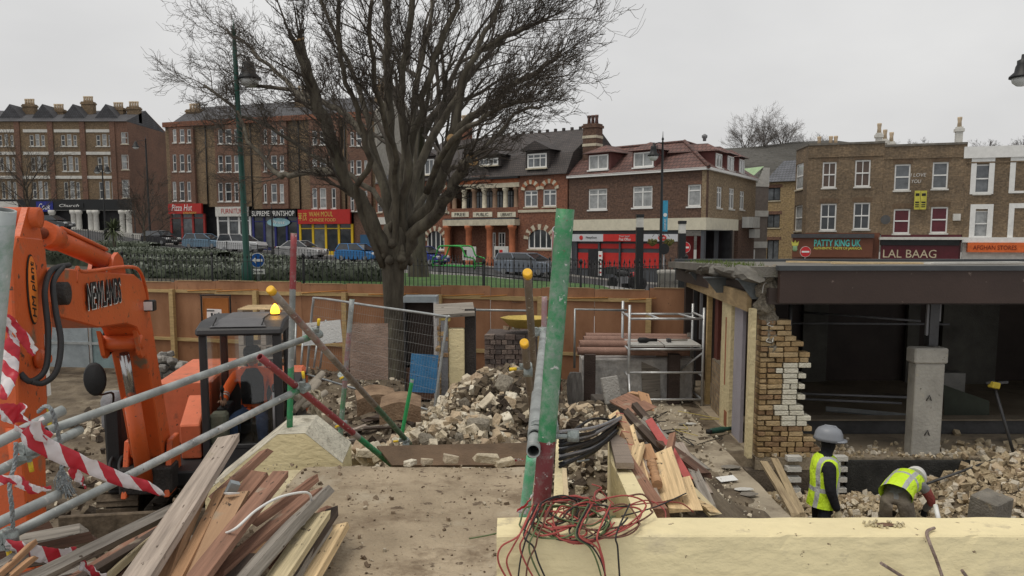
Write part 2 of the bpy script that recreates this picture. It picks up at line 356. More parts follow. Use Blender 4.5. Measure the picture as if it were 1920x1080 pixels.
def wall(F, name, r, holes, m, depth=.3, y=0.0, reveal=.14, parent=None):
    """one wall slab with real window openings; r and holes = (u0,v0,u1,v1)"""
    u0, v0, u1, v1 = r; b = MB()
    hs = [(max(h[0], u0), max(h[1], v0), min(h[2], u1), min(h[3], v1)) for h in holes]
    hs = [h for h in hs if h[2] > h[0] and h[3] > h[1]]
    us = sorted(set([u0, u1] + [q for h in hs for q in (h[0], h[2])])); zs = sorted(set([v0, v1] + [q for h in hs for q in (h[1], h[3])]))
    for i in range(len(us) - 1):
        j = 0
        while j < len(zs) - 1:
            cx = (us[i] + us[i + 1]) / 2
            inside = lambda jj: any(h[0] < cx < h[2] and h[1] < (zs[jj] + zs[jj + 1]) / 2 < h[3] for h in hs)
            if inside(j): j += 1; continue
            k = j
            while k + 1 < len(zs) - 1 and not inside(k + 1): k += 1
            b.quad((us[i], y, zs[j]), (us[i + 1], y, zs[j]), (us[i + 1], y, zs[k + 1]), (us[i], y, zs[k + 1])); j = k + 1
    for a0, c0, a1, c1 in hs:
        y2 = y + reveal
        b.quad((a0, y, c0), (a0, y2, c0), (a0, y2, c1), (a0, y, c1)); b.quad((a1, y, c0), (a1, y, c1), (a1, y2, c1), (a1, y2, c0))
        b.quad((a0, y, c1), (a0, y2, c1), (a1, y2, c1), (a1, y, c1)); b.quad((a0, y, c0), (a1, y, c0), (a1, y2, c0), (a0, y2, c0))
    y2 = y + depth
    b.quad((u0, y, v0), (u0, y, v1), (u0, y2, v1), (u0, y2, v0)); b.quad((u1, y, v0), (u1, y2, v0), (u1, y2, v1), (u1, y, v1)); b.quad((u0, y, v1), (u1, y, v1), (u1, y2, v1), (u0, y2, v1))
    b.quad((u0, y2, v0), (u0, y2, v1), (u1, y2, v1), (u1, y2, v0))
    return b.build(name, m, parent or F.root, fix=False)
def window(F, r, style='sash', fm=None, gm=None, y=0.0, ft=.075, sill=True, sm=None, parent=None, set_back=.07, arch=0):
    """window > pane, sill"""
    fm = fm or upvc; gm = gm or glass_dark; u0, v0, u1, v1 = r; W, H = u1 - u0, v1 - v0; b = MB(); ya, yb = 0, .06
    o_ = .002
    b.b2(o_, ft, ya, yb, 0, H); b.b2(W - ft, W - o_, ya, yb, 0, H); b.b2(ft, W - ft, ya, yb, 0, ft); b.b2(ft, W - ft, ya, yb, H - ft, H - o_)
    if style in ('sash', 'sash2'): b.b2(ft, W - ft, ya - .02, yb - .01, H * .49, H * .49 + ft * .9)
    if style in ('sash2',): b.b2(W / 2 - ft * .28, W / 2 + ft * .28, ya + .012, yb - .012, ft, H - ft)
    if style in ('cross', 'mullion'): b.b2(W / 2 - ft * .5, W / 2 + ft * .5, ya - .008, yb - .004, ft, H - ft)
    if style in ('cross', 'top'): b.b2(ft, W - ft, ya - .004, yb - .008, H * .70, H * .70 + ft * .8)
    if style == 'four':
        for k in (1, 2, 3): b.b2(W * k / 4 - ft * .35, W * k / 4 + ft * .35, ya + .004, yb - .004, ft, H - ft)
    if style == 'three':
        for k in (1, 2): b.b2(W * k / 3 - ft * .35, W * k / 3 + ft * .35, ya + .004, yb - .004, ft, H - ft)
        b.b2(ft, W - ft, ya, yb - .01, H * .65, H * .65 + ft * .7)
    o = b.build('window', fm, parent or F.root, (u0, y + set_back, v0))
    p = MB().b2(ft * .5, W - ft * .5, .028, .034, ft * .5, H - ft * .5); p.build('pane', gm, o)
    if sill: MB().b2(-.07, W + .07, -set_back - .07, .05, -.10, -.004).build('sill', sm or stone_cream, o)
    return o
def block(F, name, m, u0, u1, y0, y1, v0, v1, parent=None, bevel=0):
    b = MB().b2(u0, u1, y0, y1, v0, v1); return b.build(name, m, parent or F.root, bevel=bevel)
def chimney(F, u, y, v, w_, d_, h, m, pots=3, potm=None, bands=None):
    b = MB().b2(u - w_ / 2, u + w_ / 2, y - d_ / 2, y + d_ / 2, v, v + h); b.b2(u - w_ / 2 - .08, u + w_ / 2 + .08, y - d_ / 2 - .08, y + d_ / 2 + .08, v + h - .32, v + h - .12)
    o = b.build('chimney', m, F.root)
    for k in range(pots):
        x = u + (k - (pots - 1) / 2) * w_ / max(pots, 1) * .85
        MB().lathe((x, y, v + h), [(.15, -.02), (.12, .35), (.15, .55), (.15, .66), (.1, .66), (.09, .5)], 8).build('chimney_pot', potm or pot_m, o)
    for z0_, z1_ in bands or (): MB().b2(u - w_ / 2 - .03, u + w_ / 2 + .03, y - d_ / 2 - .03, y + d_ / 2 + .03, v + z0_, v + z1_).build('stone_band', stone_cream, o)
    return o
def gable_roof(F, name, m, u0, u1, y0, y1, v0, ridge, axis='u', over=.15, parent=None):
    b = MB()
    if axis == 'u': b.prism([(y0 - over, v0), ((y0 + y1) / 2, ridge), (y1 + over, v0)], u0, u1, lambda a, c, t: (t, a, c))
    else: b.prism([(u0 - over, v0), ((u0 + u1) / 2, ridge), (u1 + over, v0)], y0, y1)
    return b.build(name, m, parent or F.root)
grey_tin = mat('grey_tin', (.2, .2, .21), rough=.5)
pot_m = mat('clay_chimney_pot', (.50, .40, .28), var=.25)
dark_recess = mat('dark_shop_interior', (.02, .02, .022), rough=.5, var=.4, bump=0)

# ================================================================== far-left terrace
F = Facade('brick_terrace', 'four-storey brown brick terrace with slate gables at the far left', (-70, 95), (250, 95), -.6)
holes = []; wins = []
cols_ = [[(-3, 4), (8, 15), (19, 25)], [(55, 63), (66, 74), (77, 84)], [(114, 122), (125, 134), (137, 144)], [(180, 188), (191, 200), (203, 211)], [(-48, -41), (-38, -30), (-27, -20)]]
rows_ = [(249, 274, 0), (291, 321, 3), (337, 373, 6)]
for c in cols_:
    for y0, y1, dx in rows_:
        for k, (x0, x1) in enumerate(c):
            r = F.rect((x0 + dx, y0 + (2 if k == 1 else 4), x1 + dx, y1)); holes.append(r); wins.append(r)
corner = [F.rect((227 + k, y0, 240 + k * 1.5, y1)) for k, (y0, y1) in enumerate([(248, 270), (290, 318), (337, 371)])]
vt = F.loc(100, 228)[1]; vs_ = F.loc(100, 378)[1]
uc = F.loc(214, 300)[0]
wall(F, 'wall', (0, vs_, uc, vt), holes, yel_brown)
wall(F, 'corner_wall', (uc, vs_, F.W, vt), corner, dull_red, y=-.06)
for i, r in enumerate(wins): window(F, r, 'sash', grimy_white, [glass_dark, glass_pale, glass_grey][(i * 7) % 3], ft=.09, sm=grimy_white)
for r in corner: window(F, r, 'sash', grimy_white, glass_pale, y=-.06, ft=.09)
for y_ in (246, 288, 333):                                              # pale lintel courses over each storey
    for xa, xb in ((-66, -14), (-8, 30), (44, 96), (102, 156), (162, 213)):
        u0, v = F.loc(xa, y_); u1, _ = F.loc(xb, y_); block(F, 'string_course', grimy_white, u0, u1, -.12, 0.1, v - .14, v + .20)
for xa in (36, 98, 158, 214):                                           # red brick pilasters between the houses
    u, _ = F.loc(xa, 300); block(F, 'pilaster', dull_red, u - .3, u + .3, -.16, .1, vs_, vt)
block(F, 'shop_fascia', black_paint, 0, F.W + .05, -.35, .1, vs_ - 1.0, vs_ + .25)
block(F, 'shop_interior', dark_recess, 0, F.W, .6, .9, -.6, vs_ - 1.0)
for xa in (60, 100, 140, 150, 172, 182, 231, 243, 266, 278):
    u, _ = F.loc(xa, 410)
    if u < F.W: MB().lathe((u, -.2, 0), [(.42, 0), (.42, .3), (.33, .4), (.30, vs_ - 1.5), (.42, vs_ - 1.35), (.42, vs_ - 1.0)], 12).build('column', grimy_white, F.root)
for (xa, ya, xb, yb), m_, t_, tm in (((0, 378, 38, 392), grimy_white, None, None), ((72, 378, 103, 397), mat('blue_shop_sign', (.02, .03, .22), rough=.4, bump=0), 'Cook', upvc), ((107, 381, 160, 390), black_paint, 'Church', upvc)):
    r = F.rect((xa, ya, xb, yb)); s_ = block(F, 'shop_sign', m_, r[0], r[2], -.43, -.36, r[1], r[3])
    if t_: lettering(t_, tm, F.root, ((r[0] + r[2]) / 2, -.45, (r[1] + r[3]) / 2), (r[2] - r[0]) * .7, (r[3] - r[1]) * .6, shear=.3)
for xa in (-60, 8, 70, 128, 190):                                        # paired slate gables over the bays
    u, _ = F.loc(xa, 228); b = MB().prism([(u - 1.9, vt - .1), (u, vt + 2.2), (u + 1.9, vt - .1)], 1.2, 10); b.build('dormer_gable', slate, F.root)
MB().prism([(-.3, vt), (5, vt + 2.0), (10.2, vt)], 0, F.W, lambda a, c, t: (t, a, c)).build('roof', slate, F.root)
for xa, h in ((24, 2.2), (80, 1.6), (138, 2.5), (196, 1.8), (262, 1.9)):
    u, _ = F.loc(xa, 220); chimney(F, min(u, F.W - .7), 3.5, vt + .3, 1.4, .8, h, yel_brown, 4)
b = MB().b2(F.W - .25, F.W - .01, .02, 11, 0, vt); b.prism([(.1, vt), (5.2, vt + 1.9), (11, vt)], F.W - .25, F.W - .01, lambda a, c, t: (t, a, c)); b.build('side_wall', dull_red, F.root)
# ================================================================== four-bay parade with shops
F = Facade('shop_parade', 'red and yellow brick parade of four shops under the big tree', (320, 87), (706, 79), -2.6)
lw = [(328, 335), (341, 350), (355, 362)], [(413, 422), (426, 438), (443, 451)], [(498, 504), (512, 523), (528, 536)], [(589, 598), (603, 615), (625, 633)], [(660, 667), (671, 681), (686, 692)]
ry = [[(243, 268), (290, 322), (341, 377)], [(243, 270), (292, 323), (343, 378)], [(243, 270), (292, 322), (345, 380)], [(246, 272), (298, 325), (353, 391)], [(248, 274), (301, 328), (358, 396)]]
hs = []; ws = []
for c, rr in zip(lw, ry):
    for y0, y1 in rr:
        for x0, x1 in c: q = F.rect((x0, y0, x1, y1)); hs.append(q)
vt = F.loc(500, 221)[1]
fz = lambda px: F.loc(px, interp([320, 400, 500, 600, 706], [381, 386, 391, 394, 400], px))[1]
edges = [320, 388, 472, 562, 648, 706]
for i in range(5):
    u0, u1 = F.loc(edges[i], 300)[0], F.loc(edges[i + 1], 300)[0]; u0 = 0 if i == 0 else u0; u1 = F.W if i == 4 else u1
    um = F.loc(max(q[1] for q in lw[i]) + 6, 300)[0]; ul = F.loc(min(q[0] for q in lw[i]) - 5, 300)[0]
    v0 = fz((edges[i] + edges[i + 1]) / 2); bay = [h for h in hs if ul <= h[0] <= um]
    wall(F, 'bay_wall', (max(ul, u0 + .02), v0, um, vt - .5), bay, dull_red, y=-.35)
    wall(F, 'wall', (u0 + .001, v0, u1 - .001, vt), bay, yel_brown, y=0)
    for h in bay: window(F, h, 'sash', upvc, random.choice([glass_dark, glass_grey, glass_pale, glass_dark]), y=-.35, ft=.085, sm=grimy_white)
    block(F, 'cornice', red_brick, u0, u1 - .004, -.42, .0, vt - .45, vt + .05)
    dp, _ = F.loc(edges[i], 300)
    if i: MB().tube([(dp, -.1, v0), (dp, -.1, vt - .5)], .07, 6).build('drainpipe', iron_black, F.root)
MB().prism([(.2, vt - .3), (4.5, vt + 2.3), (9, vt - .3)], .0, F.W, lambda a, c, t: (t, a, c)).build('roof', slate, F.root)
b = MB().b2(F.W + .01, F.W + .25, 0, 9, 0, vt); b.prism([(0, vt), (4.5, vt + 3.2), (9, vt)], F.W + .01, F.W + .25, lambda a, c, t: (t, a, c)); b.build('gable_wall', mat('pale_render_gable', (.34, .32, .28), var=.2), F.root)
for xa, h in ((324, 1.3), (535, 2.4), (690, 2.6)):
    u, _ = F.loc(xa, 220); chimney(F, max(.8, u), 3.5, vt + .6, 1.8, .9, h, yel_brown, 4)
red_sign = mat('red_shop_sign', (.42, .025, .02), rough=.4, var=.08, bump=0); yellow_p = paint('yellow_shopfront_paint', (.68, .46, .02), rough=.4, dirt=.1)
blue_p = paint('dark_blue_shopfront_paint', (.025, .03, .16), rough=.4, dirt=.1); lt_blue = mat('pale_blue_sign', (.30, .52, .58), rough=.4, bump=0); gold = mat('gold_lettering', (.62, .45, .10), rough=.4, bump=0)
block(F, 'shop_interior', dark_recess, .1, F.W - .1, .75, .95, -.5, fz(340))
def shop(xa, xb, y0, y1, yb, sm_, frame, texts, door=.25, panes=3, ov=None):
    r = F.rect((xa, y0, xb, y1)); zb = F.loc((xa + xb) / 2, yb)[1]
    sg = block(F, 'shop_sign', sm_, r[0], r[2], -.62, -.36, r[1], r[3])
    for t_, tm, fx, fy, fw, fh, sh in texts:
        lettering(t_, tm, F.root, (lerp(r[0], r[2], fx), -.635, lerp(r[1], r[3], fy)), (r[2] - r[0]) * fw, (r[3] - r[1]) * fh, shear=sh)
    b = MB(); W_ = r[2] - r[0]
    for k in range(panes + 1):
        u = r[0] + W_ * k / panes; b.b2(u - .11, u + .11, -.3, -.1, zb, r[1] - .005)
    b.b2(r[0] + .01, r[2] - .01, -.28, -.12, zb, zb + .5); b.b2(r[0] + .01, r[2] - .01, -.27, -.13, r[1] - .5, r[1] - .4)
    sf = b.build('shopfront', frame, F.root)
    for k in range(panes): MB().b2(r[0] + W_ * k / panes + .1, r[0] + W_ * (k + 1) / panes - .1, -.2, -.19, zb + .3, r[1] - .02).build('pane', glass_dark if k != 1 else glass_grey, sf)
    return r, zb
shop(323, 385, 382, 401, 456, red_sign, paint('red_shopfront_paint', (.30, .03, .025), rough=.5), [('Pizza Hut', upvc, .42, .6, .62, .62, .25), ('DELIVERY', gold, .66, .08, .4, .2, 0)])
shop(411, 471, 388, 406, 466, grimy_white, upvc, [('FURNITURE', red_sign, .55, .55, .72, .5, 0)])
shop(477, 561, 394, 407, 473, black_paint, blue_p, [('SUPREME PRINTSHOP', upvc, .5, .5, .94, .72, 0)], panes=4)
r = F.rect((505, 409, 548, 425)); MB().lathe(((r[0] + r[2]) / 2, -.42, (r[1] + r[3]) / 2), [((r[2] - r[0]) / 2, 0), ((r[2] - r[0]) / 2, .05)], 24, 'Y', 1, (r[3] - r[1]) / (r[2] - r[0])).build('oval_sign', lt_blue, F.root)
lettering('Print', upvc, F.root, ((r[0] + r[2]) / 2, -.44, (r[1] + r[3]) / 2), (r[2] - r[0]) * .6, (r[3] - r[1]) * .4, shear=.3)
r, zb = shop(565, 662, 393, 420, 480, red_sign, yellow_p, [('WAH MOUL', gold, .45, .68, .46, .34, 0), ('CHINESE FOOD', gold, .48, .28, .5, .22, 0)], panes=4)
b = MB()                                                                # two Chinese characters at the left of the sign, stroke by stroke
for cx0, st in ((.045, [(0, .9, 1, .9), (.3, 1, .3, .8), (.7, 1, .7, .8), (.05, .7, .95, .7), (.15, .5, .85, .5), (0, .3, 1, .3), (.5, .8, .5, 0), (.3, .7, .3, .3), (.7, .7, .7, .3)]), (.14, [(0, .9, 1, .9), (.3, 1, .3, .8), (.7, 1, .7, .8), (.1, .65, .95, .65), (.1, .65, 0, 0), (.5, .8, .9, .05), (.85, .45, .3, .05), (.75, .82, .85, .72)])):
    for x0, y0, x1, y1 in st:
        cw, ch = (r[2] - r[0]) * .075, (r[3] - r[1]) * .55; ox, oz = lerp(r[0], r[2], cx0) - cw / 2, lerp(r[1], r[3], .5) - ch / 2
        b.beam((ox + x0 * cw, -.635, oz + y0 * ch), (ox + x1 * cw, -.635, oz + y1 * ch), .05, .012, up=(0, 1, 0))
b.build('sign_characters', gold, F.root)
r = F.rect((676, 440, 694, 474)); block(F, 'door', paint('blue_door_paint', (.03, .10, .20), rough=.4), r[0], r[2], -.05, .1, r[1], r[3])
wall(F, 'low_front', (F.loc(664, 440)[0], -.4, F.W, fz(690)), [r], dull_red, y=.02)
# ================================================================== small house between parade and library
F = Facade('narrow_house', 'narrow two-storey red brick house half hidden behind the tree trunk', (706, 78), (772, 71), -2.9)
h = [F.rect((707, 372, 717, 398)), F.rect((735, 372, 747, 398))]; vt = F.loc(740, 340)[1]
wall(F, 'wall', (.02, 0, F.W, vt), h, red_brick, depth=6)
for q in h: window(F, q, 'sash', upvc, glass_grey)
MB().prism([(-.1, vt), (3, vt + 2), (6.1, vt)], 0, F.W, lambda a, c, t: (t, a, c)).build('roof', slate, F.root)
block(F, 'shop_band', grimy_white, .1, F.W - .1, -.08, 0, F.loc(740, 420)[1], F.loc(740, 406)[1])

# ================================================================== library
F = Facade('public_library', 'ornate red brick library with pillared porch and dark mansard roof', (772, 70), (1063, 61), -3.0)
vt = F.loc(1000, 329)[1]; terracotta = mat('red_terracotta', (.36, .12, .055), var=.2)
ul, ur = F.loc(843, 380)[0], F.loc(972, 380)[0]
first = [F.rect(q) for q in ((983, 357, 1008, 388), (1018, 355, 1043, 387), (816, 363, 838, 394), (782, 364, 804, 395))]
v = F.loc(1012, 467)[1]
def arch_hole(r): return r
ground = [F.rect((990, 428, 1035, 467)), F.rect((800, 431, 833, 469))]
wall(F, 'right_wing_wall', (ur, 0, F.W, vt), first[:2] + ground[:1], red_brick)
wall(F, 'left_wing_wall', (0, 0, ul, vt), first[2:] + ground[1:], red_brick)
for q in first: window(F, q, 'cross', upvc, glass_grey, ft=.1)
for q in ground:
    window(F, q, 'four', upvc, glass_dark, ft=.12)
    cx, cw = (q[0] + q[2]) / 2, (q[2] - q[0]) / 2                      # pale voussoirs round a round arch, spandrels filled in brick
    sp = MB(); n = 10
    for k in range(n):
        a0, a1 = math.pi * k / n, math.pi * (k + 1) / n; hh = (q[3] - q[1]) * .5
        z0_ = q[3] - hh
        x0, x1 = cx + cw * math.cos(a0), cx + cw * math.cos(a1); y0, y1 = z0_ + hh * math.sin(a0), z0_ + hh * math.sin(a1)
        sp.quad((x0, -.012, y0), (x0, -.012, q[3] + .02), (x1, -.012, q[3] + .02), (x1, -.012, y1)); sp.quad((x0, -.012, y0), (x1, -.012, y1), (x1, .07, y1), (x0, .07, y0))
    sp.build('arch_spandrel', red_brick, F.root, fix=False)
    for k in range(13):
        a = math.pi * (k + .5) / 13; hh = (q[3] - q[1]) * .5; d = Vector((math.cos(a) * cw, 0, math.sin(a) * hh)); c = Vector((cx, -.03, q[3] - hh)) + d * 1.13
        MB().box(c, (.42, .12, .30), Matrix.Rotation(-math.atan2(d.z, d.x), 3, 'Y')).build('voussoir', stone_cream if k % 2 == 0 else red_brick, F.root)
for q in first:
    cx, cw = (q[0] + q[2]) / 2, (q[2] - q[0]) / 2
    for k in range(9):
        a = math.pi * (k + .5) / 9; c = Vector((cx + math.cos(a) * cw * 1.12, -.03, q[3] + .05 + math.sin(a) * cw * .95)); MB().box(c, (.34, .12, .24), Matrix.Rotation(-a, 3, 'Y')).build('voussoir', stone_cream if k % 2 == 0 else terracotta, F.root)
# centre: loggia over porch
v0, v1 = F.loc(905, 393)[1], F.loc(905, 353)[1]; vsg0, vsg1 = F.loc(905, 409)[1], F.loc(905, 395)[1]; vc0, vc1 = F.loc(905, 423)[1], F.loc(905, 412)[1]
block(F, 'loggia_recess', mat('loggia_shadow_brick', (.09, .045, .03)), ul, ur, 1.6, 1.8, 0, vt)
block(F, 'loggia_floor', stone_cream, ul + .01, ur - .01, .02, 1.58, vsg0, v0)
for k in range(7):
    u = lerp(ul + .35, ur - .35, k / 6)
    MB().lathe((u, .22, v0), [(.26, 0), (.26, .12), (.2, .16), (.18, (v1 - v0) - .3), (.27, (v1 - v0) - .18), (.27, v1 - v0)], 12).build('loggia_column', stone_cream if k % 2 else mat('brown_stone', (.23, .15, .10)), F.root)
for k in range(6):
    u = lerp(ul + .35, ur - .35, (k + .5) / 6); window(F, (u - .42, v0 + .1, u + .42, v1 - .15), 'cross', black_paint, glass_grey, y=1.5, sill=False)
block(F, 'entablature', stone_cream, ul - .1, ur + .1, -.06, .5, v1, v1 + .35); block(F, 'frieze', terracotta, ul, ur, .02, .5, v1 + .35, vt)
block(F, 'sign_band', red_brick, ul, ur, -.05, .0, vsg0 - .35, vsg1 + .22)
ink = mat('black_sign_ink', (.02, .02, .02), bump=0); cream_plate = mat('cream_sign_plate', (.62, .58, .46), bump=0)
for t_, xa, xb in (('FREE', 848, 880), ('PUBLIC', 888, 924), ('LIBRARY', 934, 968)):
    r = F.rect((xa, 397.5, xb, 407)); pl = block(F, 'name_plate', cream_plate, r[0], r[2], -.10, -.055, r[1], r[3]); lettering(t_, ink, F.root, ((r[0] + r[2]) / 2, -.115, (r[1] + r[3]) / 2), (r[2] - r[0]) * .62, (r[3] - r[1]) * .62)
block(F, 'porch_cornice', stone_cream, ul - .15, ur + .15, -.75, .0, vc0, vc1)
block(F, 'porch_roof', slate, ul - .05, ur + .05, -.65, .02, vc1, vc1 + .12)
for xa in (846, 886, 925, 967):
    u, _ = F.loc(xa, 450); MB().lathe((u, -.5, 0), [(.34, 0), (.34, 1.1), (.25, 1.15), (.25, vc0 - .4), (.36, vc0 - .2), (.36, vc0)], 12).build('porch_column', terracotta, F.root)
block(F, 'porch_back_wall', red_brick, ul, ur, .55, .7, 0, vc0)
for xa, xb in ((913, 922), (928, 940)):
    r = F.rect((xa, 436, xb, 492)); window(F, (r[0], .2, r[2], r[3]), 'cross', upvc, glass_dark, y=.45, sill=False)
r = F.rect((886, 330, 922, 342)); block(F, 'date_plaque', terracotta, r[0], r[2], -.2, .3, r[1], r[3]); um = (r[0] + r[2]) / 2
MB().prism([(r[0] - .2, r[3]), (um, r[3] + .9), (r[2] + .2, r[3])], -.15, .5).build('small_pediment', dark_tile, F.root)
block(F, 'gutter', iron_black, ul - .1, ur + .1, -.25, .0, vt - .15, vt + .02); 
block(F, 'string_course', stone_cream, ur, F.W, -.07, .01, v0 - .3, v0 - .1); block(F, 'string_course', stone_cream, 0, ul, -.07, .01, v0 - .3, v0 - .1)
# mansard: steep lower slope, shallow top
vm, vr = F.loc(1000, 287)[1], F.loc(950, 252)[1] + .6
MB().prism([(-.3, vt), (.8, vm), (4.6, vr), (8.7, vm), (10.3, vt)], -.1, F.W + .05, lambda a, c, t: (t, a, c)).build('mansard_roof', dark_tile, F.root)
for (q, st) in (((782, 299, 815, 328), 'four'), ((900, 297, 935, 310), 'four'), ((990, 288, 1026, 315), 'three')):
    r = F.rect(q); dm = MB().b2(r[0] - .2, r[2] + .2, .0, 2.2, r[1] - .1, r[3] + .25).build('dormer', dark_tile, F.root)
    MB().prism([(r[0] - .6, r[3] + .24), ((r[0] + r[2]) / 2, r[3] + .95), (r[2] + .6, r[3] + .24)], -.4, 3).build('dormer_roof', dark_tile, F.root); window(F, r, st, upvc, glass_grey, y=-.16, ft=.11)
for k in range(14):
    u = lerp(F.W * .3, F.W * .95, k / 13); block(F, 'ridge_crest', dark_tile, u - .1, u + .1, 4.5, 4.7, vr - .05, vr + .2)
chimney(F, F.loc(1091, 250)[0] - .2, 2.0, vm - 2.2, 1.15, 1.0, F.loc(1091, 224)[1] - vm + 2.1, brown_brick, 3, red_tile, bands=((2.6, 2.8), (3.2, 3.4)))
chimney(F, F.loc(800, 260)[0], 5, vr - 1.5, 1.3, 1, 3.0, red_brick, 3, bands=((1.2, 1.4),))

# ================================================================== corner post office building
F = Facade('corner_shop_block', 'brown brick corner building with red tiled dormers and a red shopfront', (1066, 61), (1321, 53), -3.6)
vt = F.loc(1321, 315)[1]; vb0, vb1 = F.loc(1321, 431)[1], F.loc(1321, 408)[1]
hs = [F.rect(q) for q in ((1103, 354, 1138, 393), (1186, 349, 1223, 389), (1289, 346, 1314, 387))]
wall(F, 'front_wall', (0, vb1 - .02, F.W, vt), hs, brown_brick)
for q, st in zip(hs, ('cross', 'cross', 'top')): window(F, q, st, upvc, glass_pale, ft=.1, sm=upvc)
for q in hs: block(F, 'lintel', dull_red, q[0] - .15, q[2] + .15, -.012, .05, q[3], q[3] + .22)
# side face is its own frame so that it can turn the corner
G = Facade('corner_shop_side', None, (F.B.x, F.B.y, 0), (XA(1413, 64), 64.0, 0), -3.6); G.root.parent = F.root; G.root.matrix_parent_inverse = Matrix(); 
_inv = Matrix.Rotation(-math.atan2(F.e.y, F.e.x), 4, 'Z') @ Matrix.Translation(-F.A)
G.root.location = _inv @ G.A; G.root.rotation_euler = (0, 0, math.atan2(G.e.y, G.e.x) - math.atan2(F.e.y, F.e.x))
sh_ = [G.rect(q) for q in ((1344, 350, 1354, 390), (1367, 353, 1377, 392), (1387, 358, 1396, 393))]
G.root.name = 'side_face'
wall(G, 'side_wall', (.001, vb1 - .02, G.W, vt), sh_, stock_side)
for q in sh_: window(G, q, 'cross', upvc, glass_pale, ft=.1, sm=grimy_white)
band_m = mat('cream_painted_band', (.60, .56, .44), var=.1, spot=(.35, .3, .2), spot_amt=.2)
block(F, 'cream_band', band_m, 0, F.W + .1, -.10, .4, vb0, vb1); block(G, 'cream_band', band_m, -.02, G.loc(1382, 420)[0], -.10, .4, vb0 + .003, vb1 - .003)
block(F, 'gutter', upvc, -.05, F.W + .15, -.28, 0, vt - .12, vt + .05); block(G, 'gutter', upvc, -.15, G.W + .05, -.28, 0, vt - .13, vt + .045)
# tiled roof: a slope on each street side meeting at a hip
vr = F.loc(1290, 271)[1] + .55; ga = G.root.rotation_euler.z
gx, gy = Vector((math.cos(ga), math.sin(ga))), Vector((-math.sin(ga), math.cos(ga))); cn = Vector((F.W, 0)); RD = 2.7
def ing(u, y): return cn + gx * u + gy * y
# inner corner: where both slopes reach the ridge
k_ = (RD - (cn + gy * RD).y) / gx.y if abs(gx.y) > 1e-4 else 0
ic = cn + gy * RD + gx * k_; oc = Vector((F.W + .32, -.3)); ge, gi = ing(G.W + .2, -.3), ing(G.W - 2.2, RD)
b = MB(); pts = [(-.2, -.3, vt), (oc.x, oc.y, vt), (ic.x, ic.y, vr), (-.2, RD, vr), (ge.x, ge.y, vt), (gi.x, gi.y, vr), (-.2, 9, vr - .01), (gi.x - 4, gi.y + 2, vr - .01), (ing(G.W + .2, 7).x, ing(G.W + .2, 7).y, vt)]
b.add(pts, [(0, 1, 2, 3), (1, 4, 5, 2), (3, 2, 5, 7, 6), (4, 8, 7, 5)]); b.build('roof', red_tile, F.root)
MB().tube([(oc.x, oc.y, vt + .05), (ic.x, ic.y, vr + .05)], .13, 8).build('hip_ridge', red_tile, F.root)
MB().tube([(-.2, RD, vr + .02), (ic.x, ic.y, vr + .02)], .11, 8).build('ridge', red_tile, F.root); MB().tube([(gi.x, gi.y, vr + .02), (ic.x, ic.y, vr + .02)], .11, 8).build('ridge', red_tile, F.root)
MB().lathe((F.W * .82, RD + .5, vr), [(.12, 0), (.12, .15), (.2, .25), (.2, .38), (.05, .48)], 8).build('roof_vent', grey_tin, F.root)
for Fa, qs in ((F, ((1103, 290, 1139, 318), (1187, 285, 1224, 313))), (G, ((1345, 288, 1356, 315), (1367, 293, 1378, 321), (1389, 299, 1398, 326)))):
    for q in qs:
        r = Fa.rect(q); MB().b2(r[0] - .15, r[2] + .15, .15, 3.3, r[1] - .12, r[3] + .12).build('dormer', mat('red_brown_cladding', (.13, .05, .045)), Fa.root)
        um = (r[0] + r[2]) / 2; MB().add([(r[0] - .45, -.2, r[3] + .12), (r[2] + .45, -.2, r[3] + .12), (r[2] + .45, 3.4, r[3] + .12), (r[0] - .45, 3.4, r[3] + .12), (um, .9, r[3] + .75), (um, 3.4, r[3] + .75)], [(0, 1, 4), (1, 2, 5, 4), (3, 0, 4, 5), (2, 3, 5), (0, 3, 2, 1)]).build('dormer_roof', red_tile, Fa.root)
        window(Fa, r, 'mullion', upvc, glass_pale, y=.0, ft=.1, sm=upvc)
# ground floor
grey_frame = paint('dark_grey_shopfront', (.07, .075, .085), rough=.4, dirt=.1); red_panel = mat('red_shop_panel', (.50, .03, .025), rough=.5, var=.1, bump=0); pale_sign = mat('pale_grey_sign', (.52, .53, .55), rough=.4, var=.05, bump=0)
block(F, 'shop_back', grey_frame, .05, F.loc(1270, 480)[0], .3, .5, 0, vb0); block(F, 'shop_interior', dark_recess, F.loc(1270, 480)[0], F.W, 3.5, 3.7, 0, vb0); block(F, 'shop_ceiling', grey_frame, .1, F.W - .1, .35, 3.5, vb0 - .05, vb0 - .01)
for xa, xb, m_ in ((1073, 1132, pale_sign), (1132, 1205, red_panel), (1205, 1274, pale_sign)):
    r = F.rect((xa, 439, xb, 452.5)); block(F, 'shop_sign', m_, r[0], r[2], -.08, .25, r[1], r[3])
sz0, sz1 = F.rect((1100, 439, 1110, 452.5))[1::2]; zc = (sz0 + sz1) / 2
u = F.loc(1091, 445)[0]; MB().lathe((u, -.1, zc), [(.17, 0), (.17, .02)], 16, 'Y').build('sign_roundel', red_panel, F.root)
lettering('MoneyGram', ink, F.root, (F.loc(1107, 445)[0] + .15, -.10, zc), 1.0, .2); lettering('Your local', pale_sign, F.root, (F.loc(1172, 440)[0], -.10, zc + .12), .9, .14); lettering('Post Office', upvc, F.root, (F.loc(1173, 445)[0], -.10, zc - .1), 1.0, .2)
u = F.loc(1243, 446)[0]; MB().lathe((u, -.1, zc), [(.34, 0), (.34, .02)], 20, 'Y', 1, .6).build('sign_oval', red_panel, F.root); lettering('POST OFFICE', upvc, F.root, (u, -.12, zc), .5, .1)
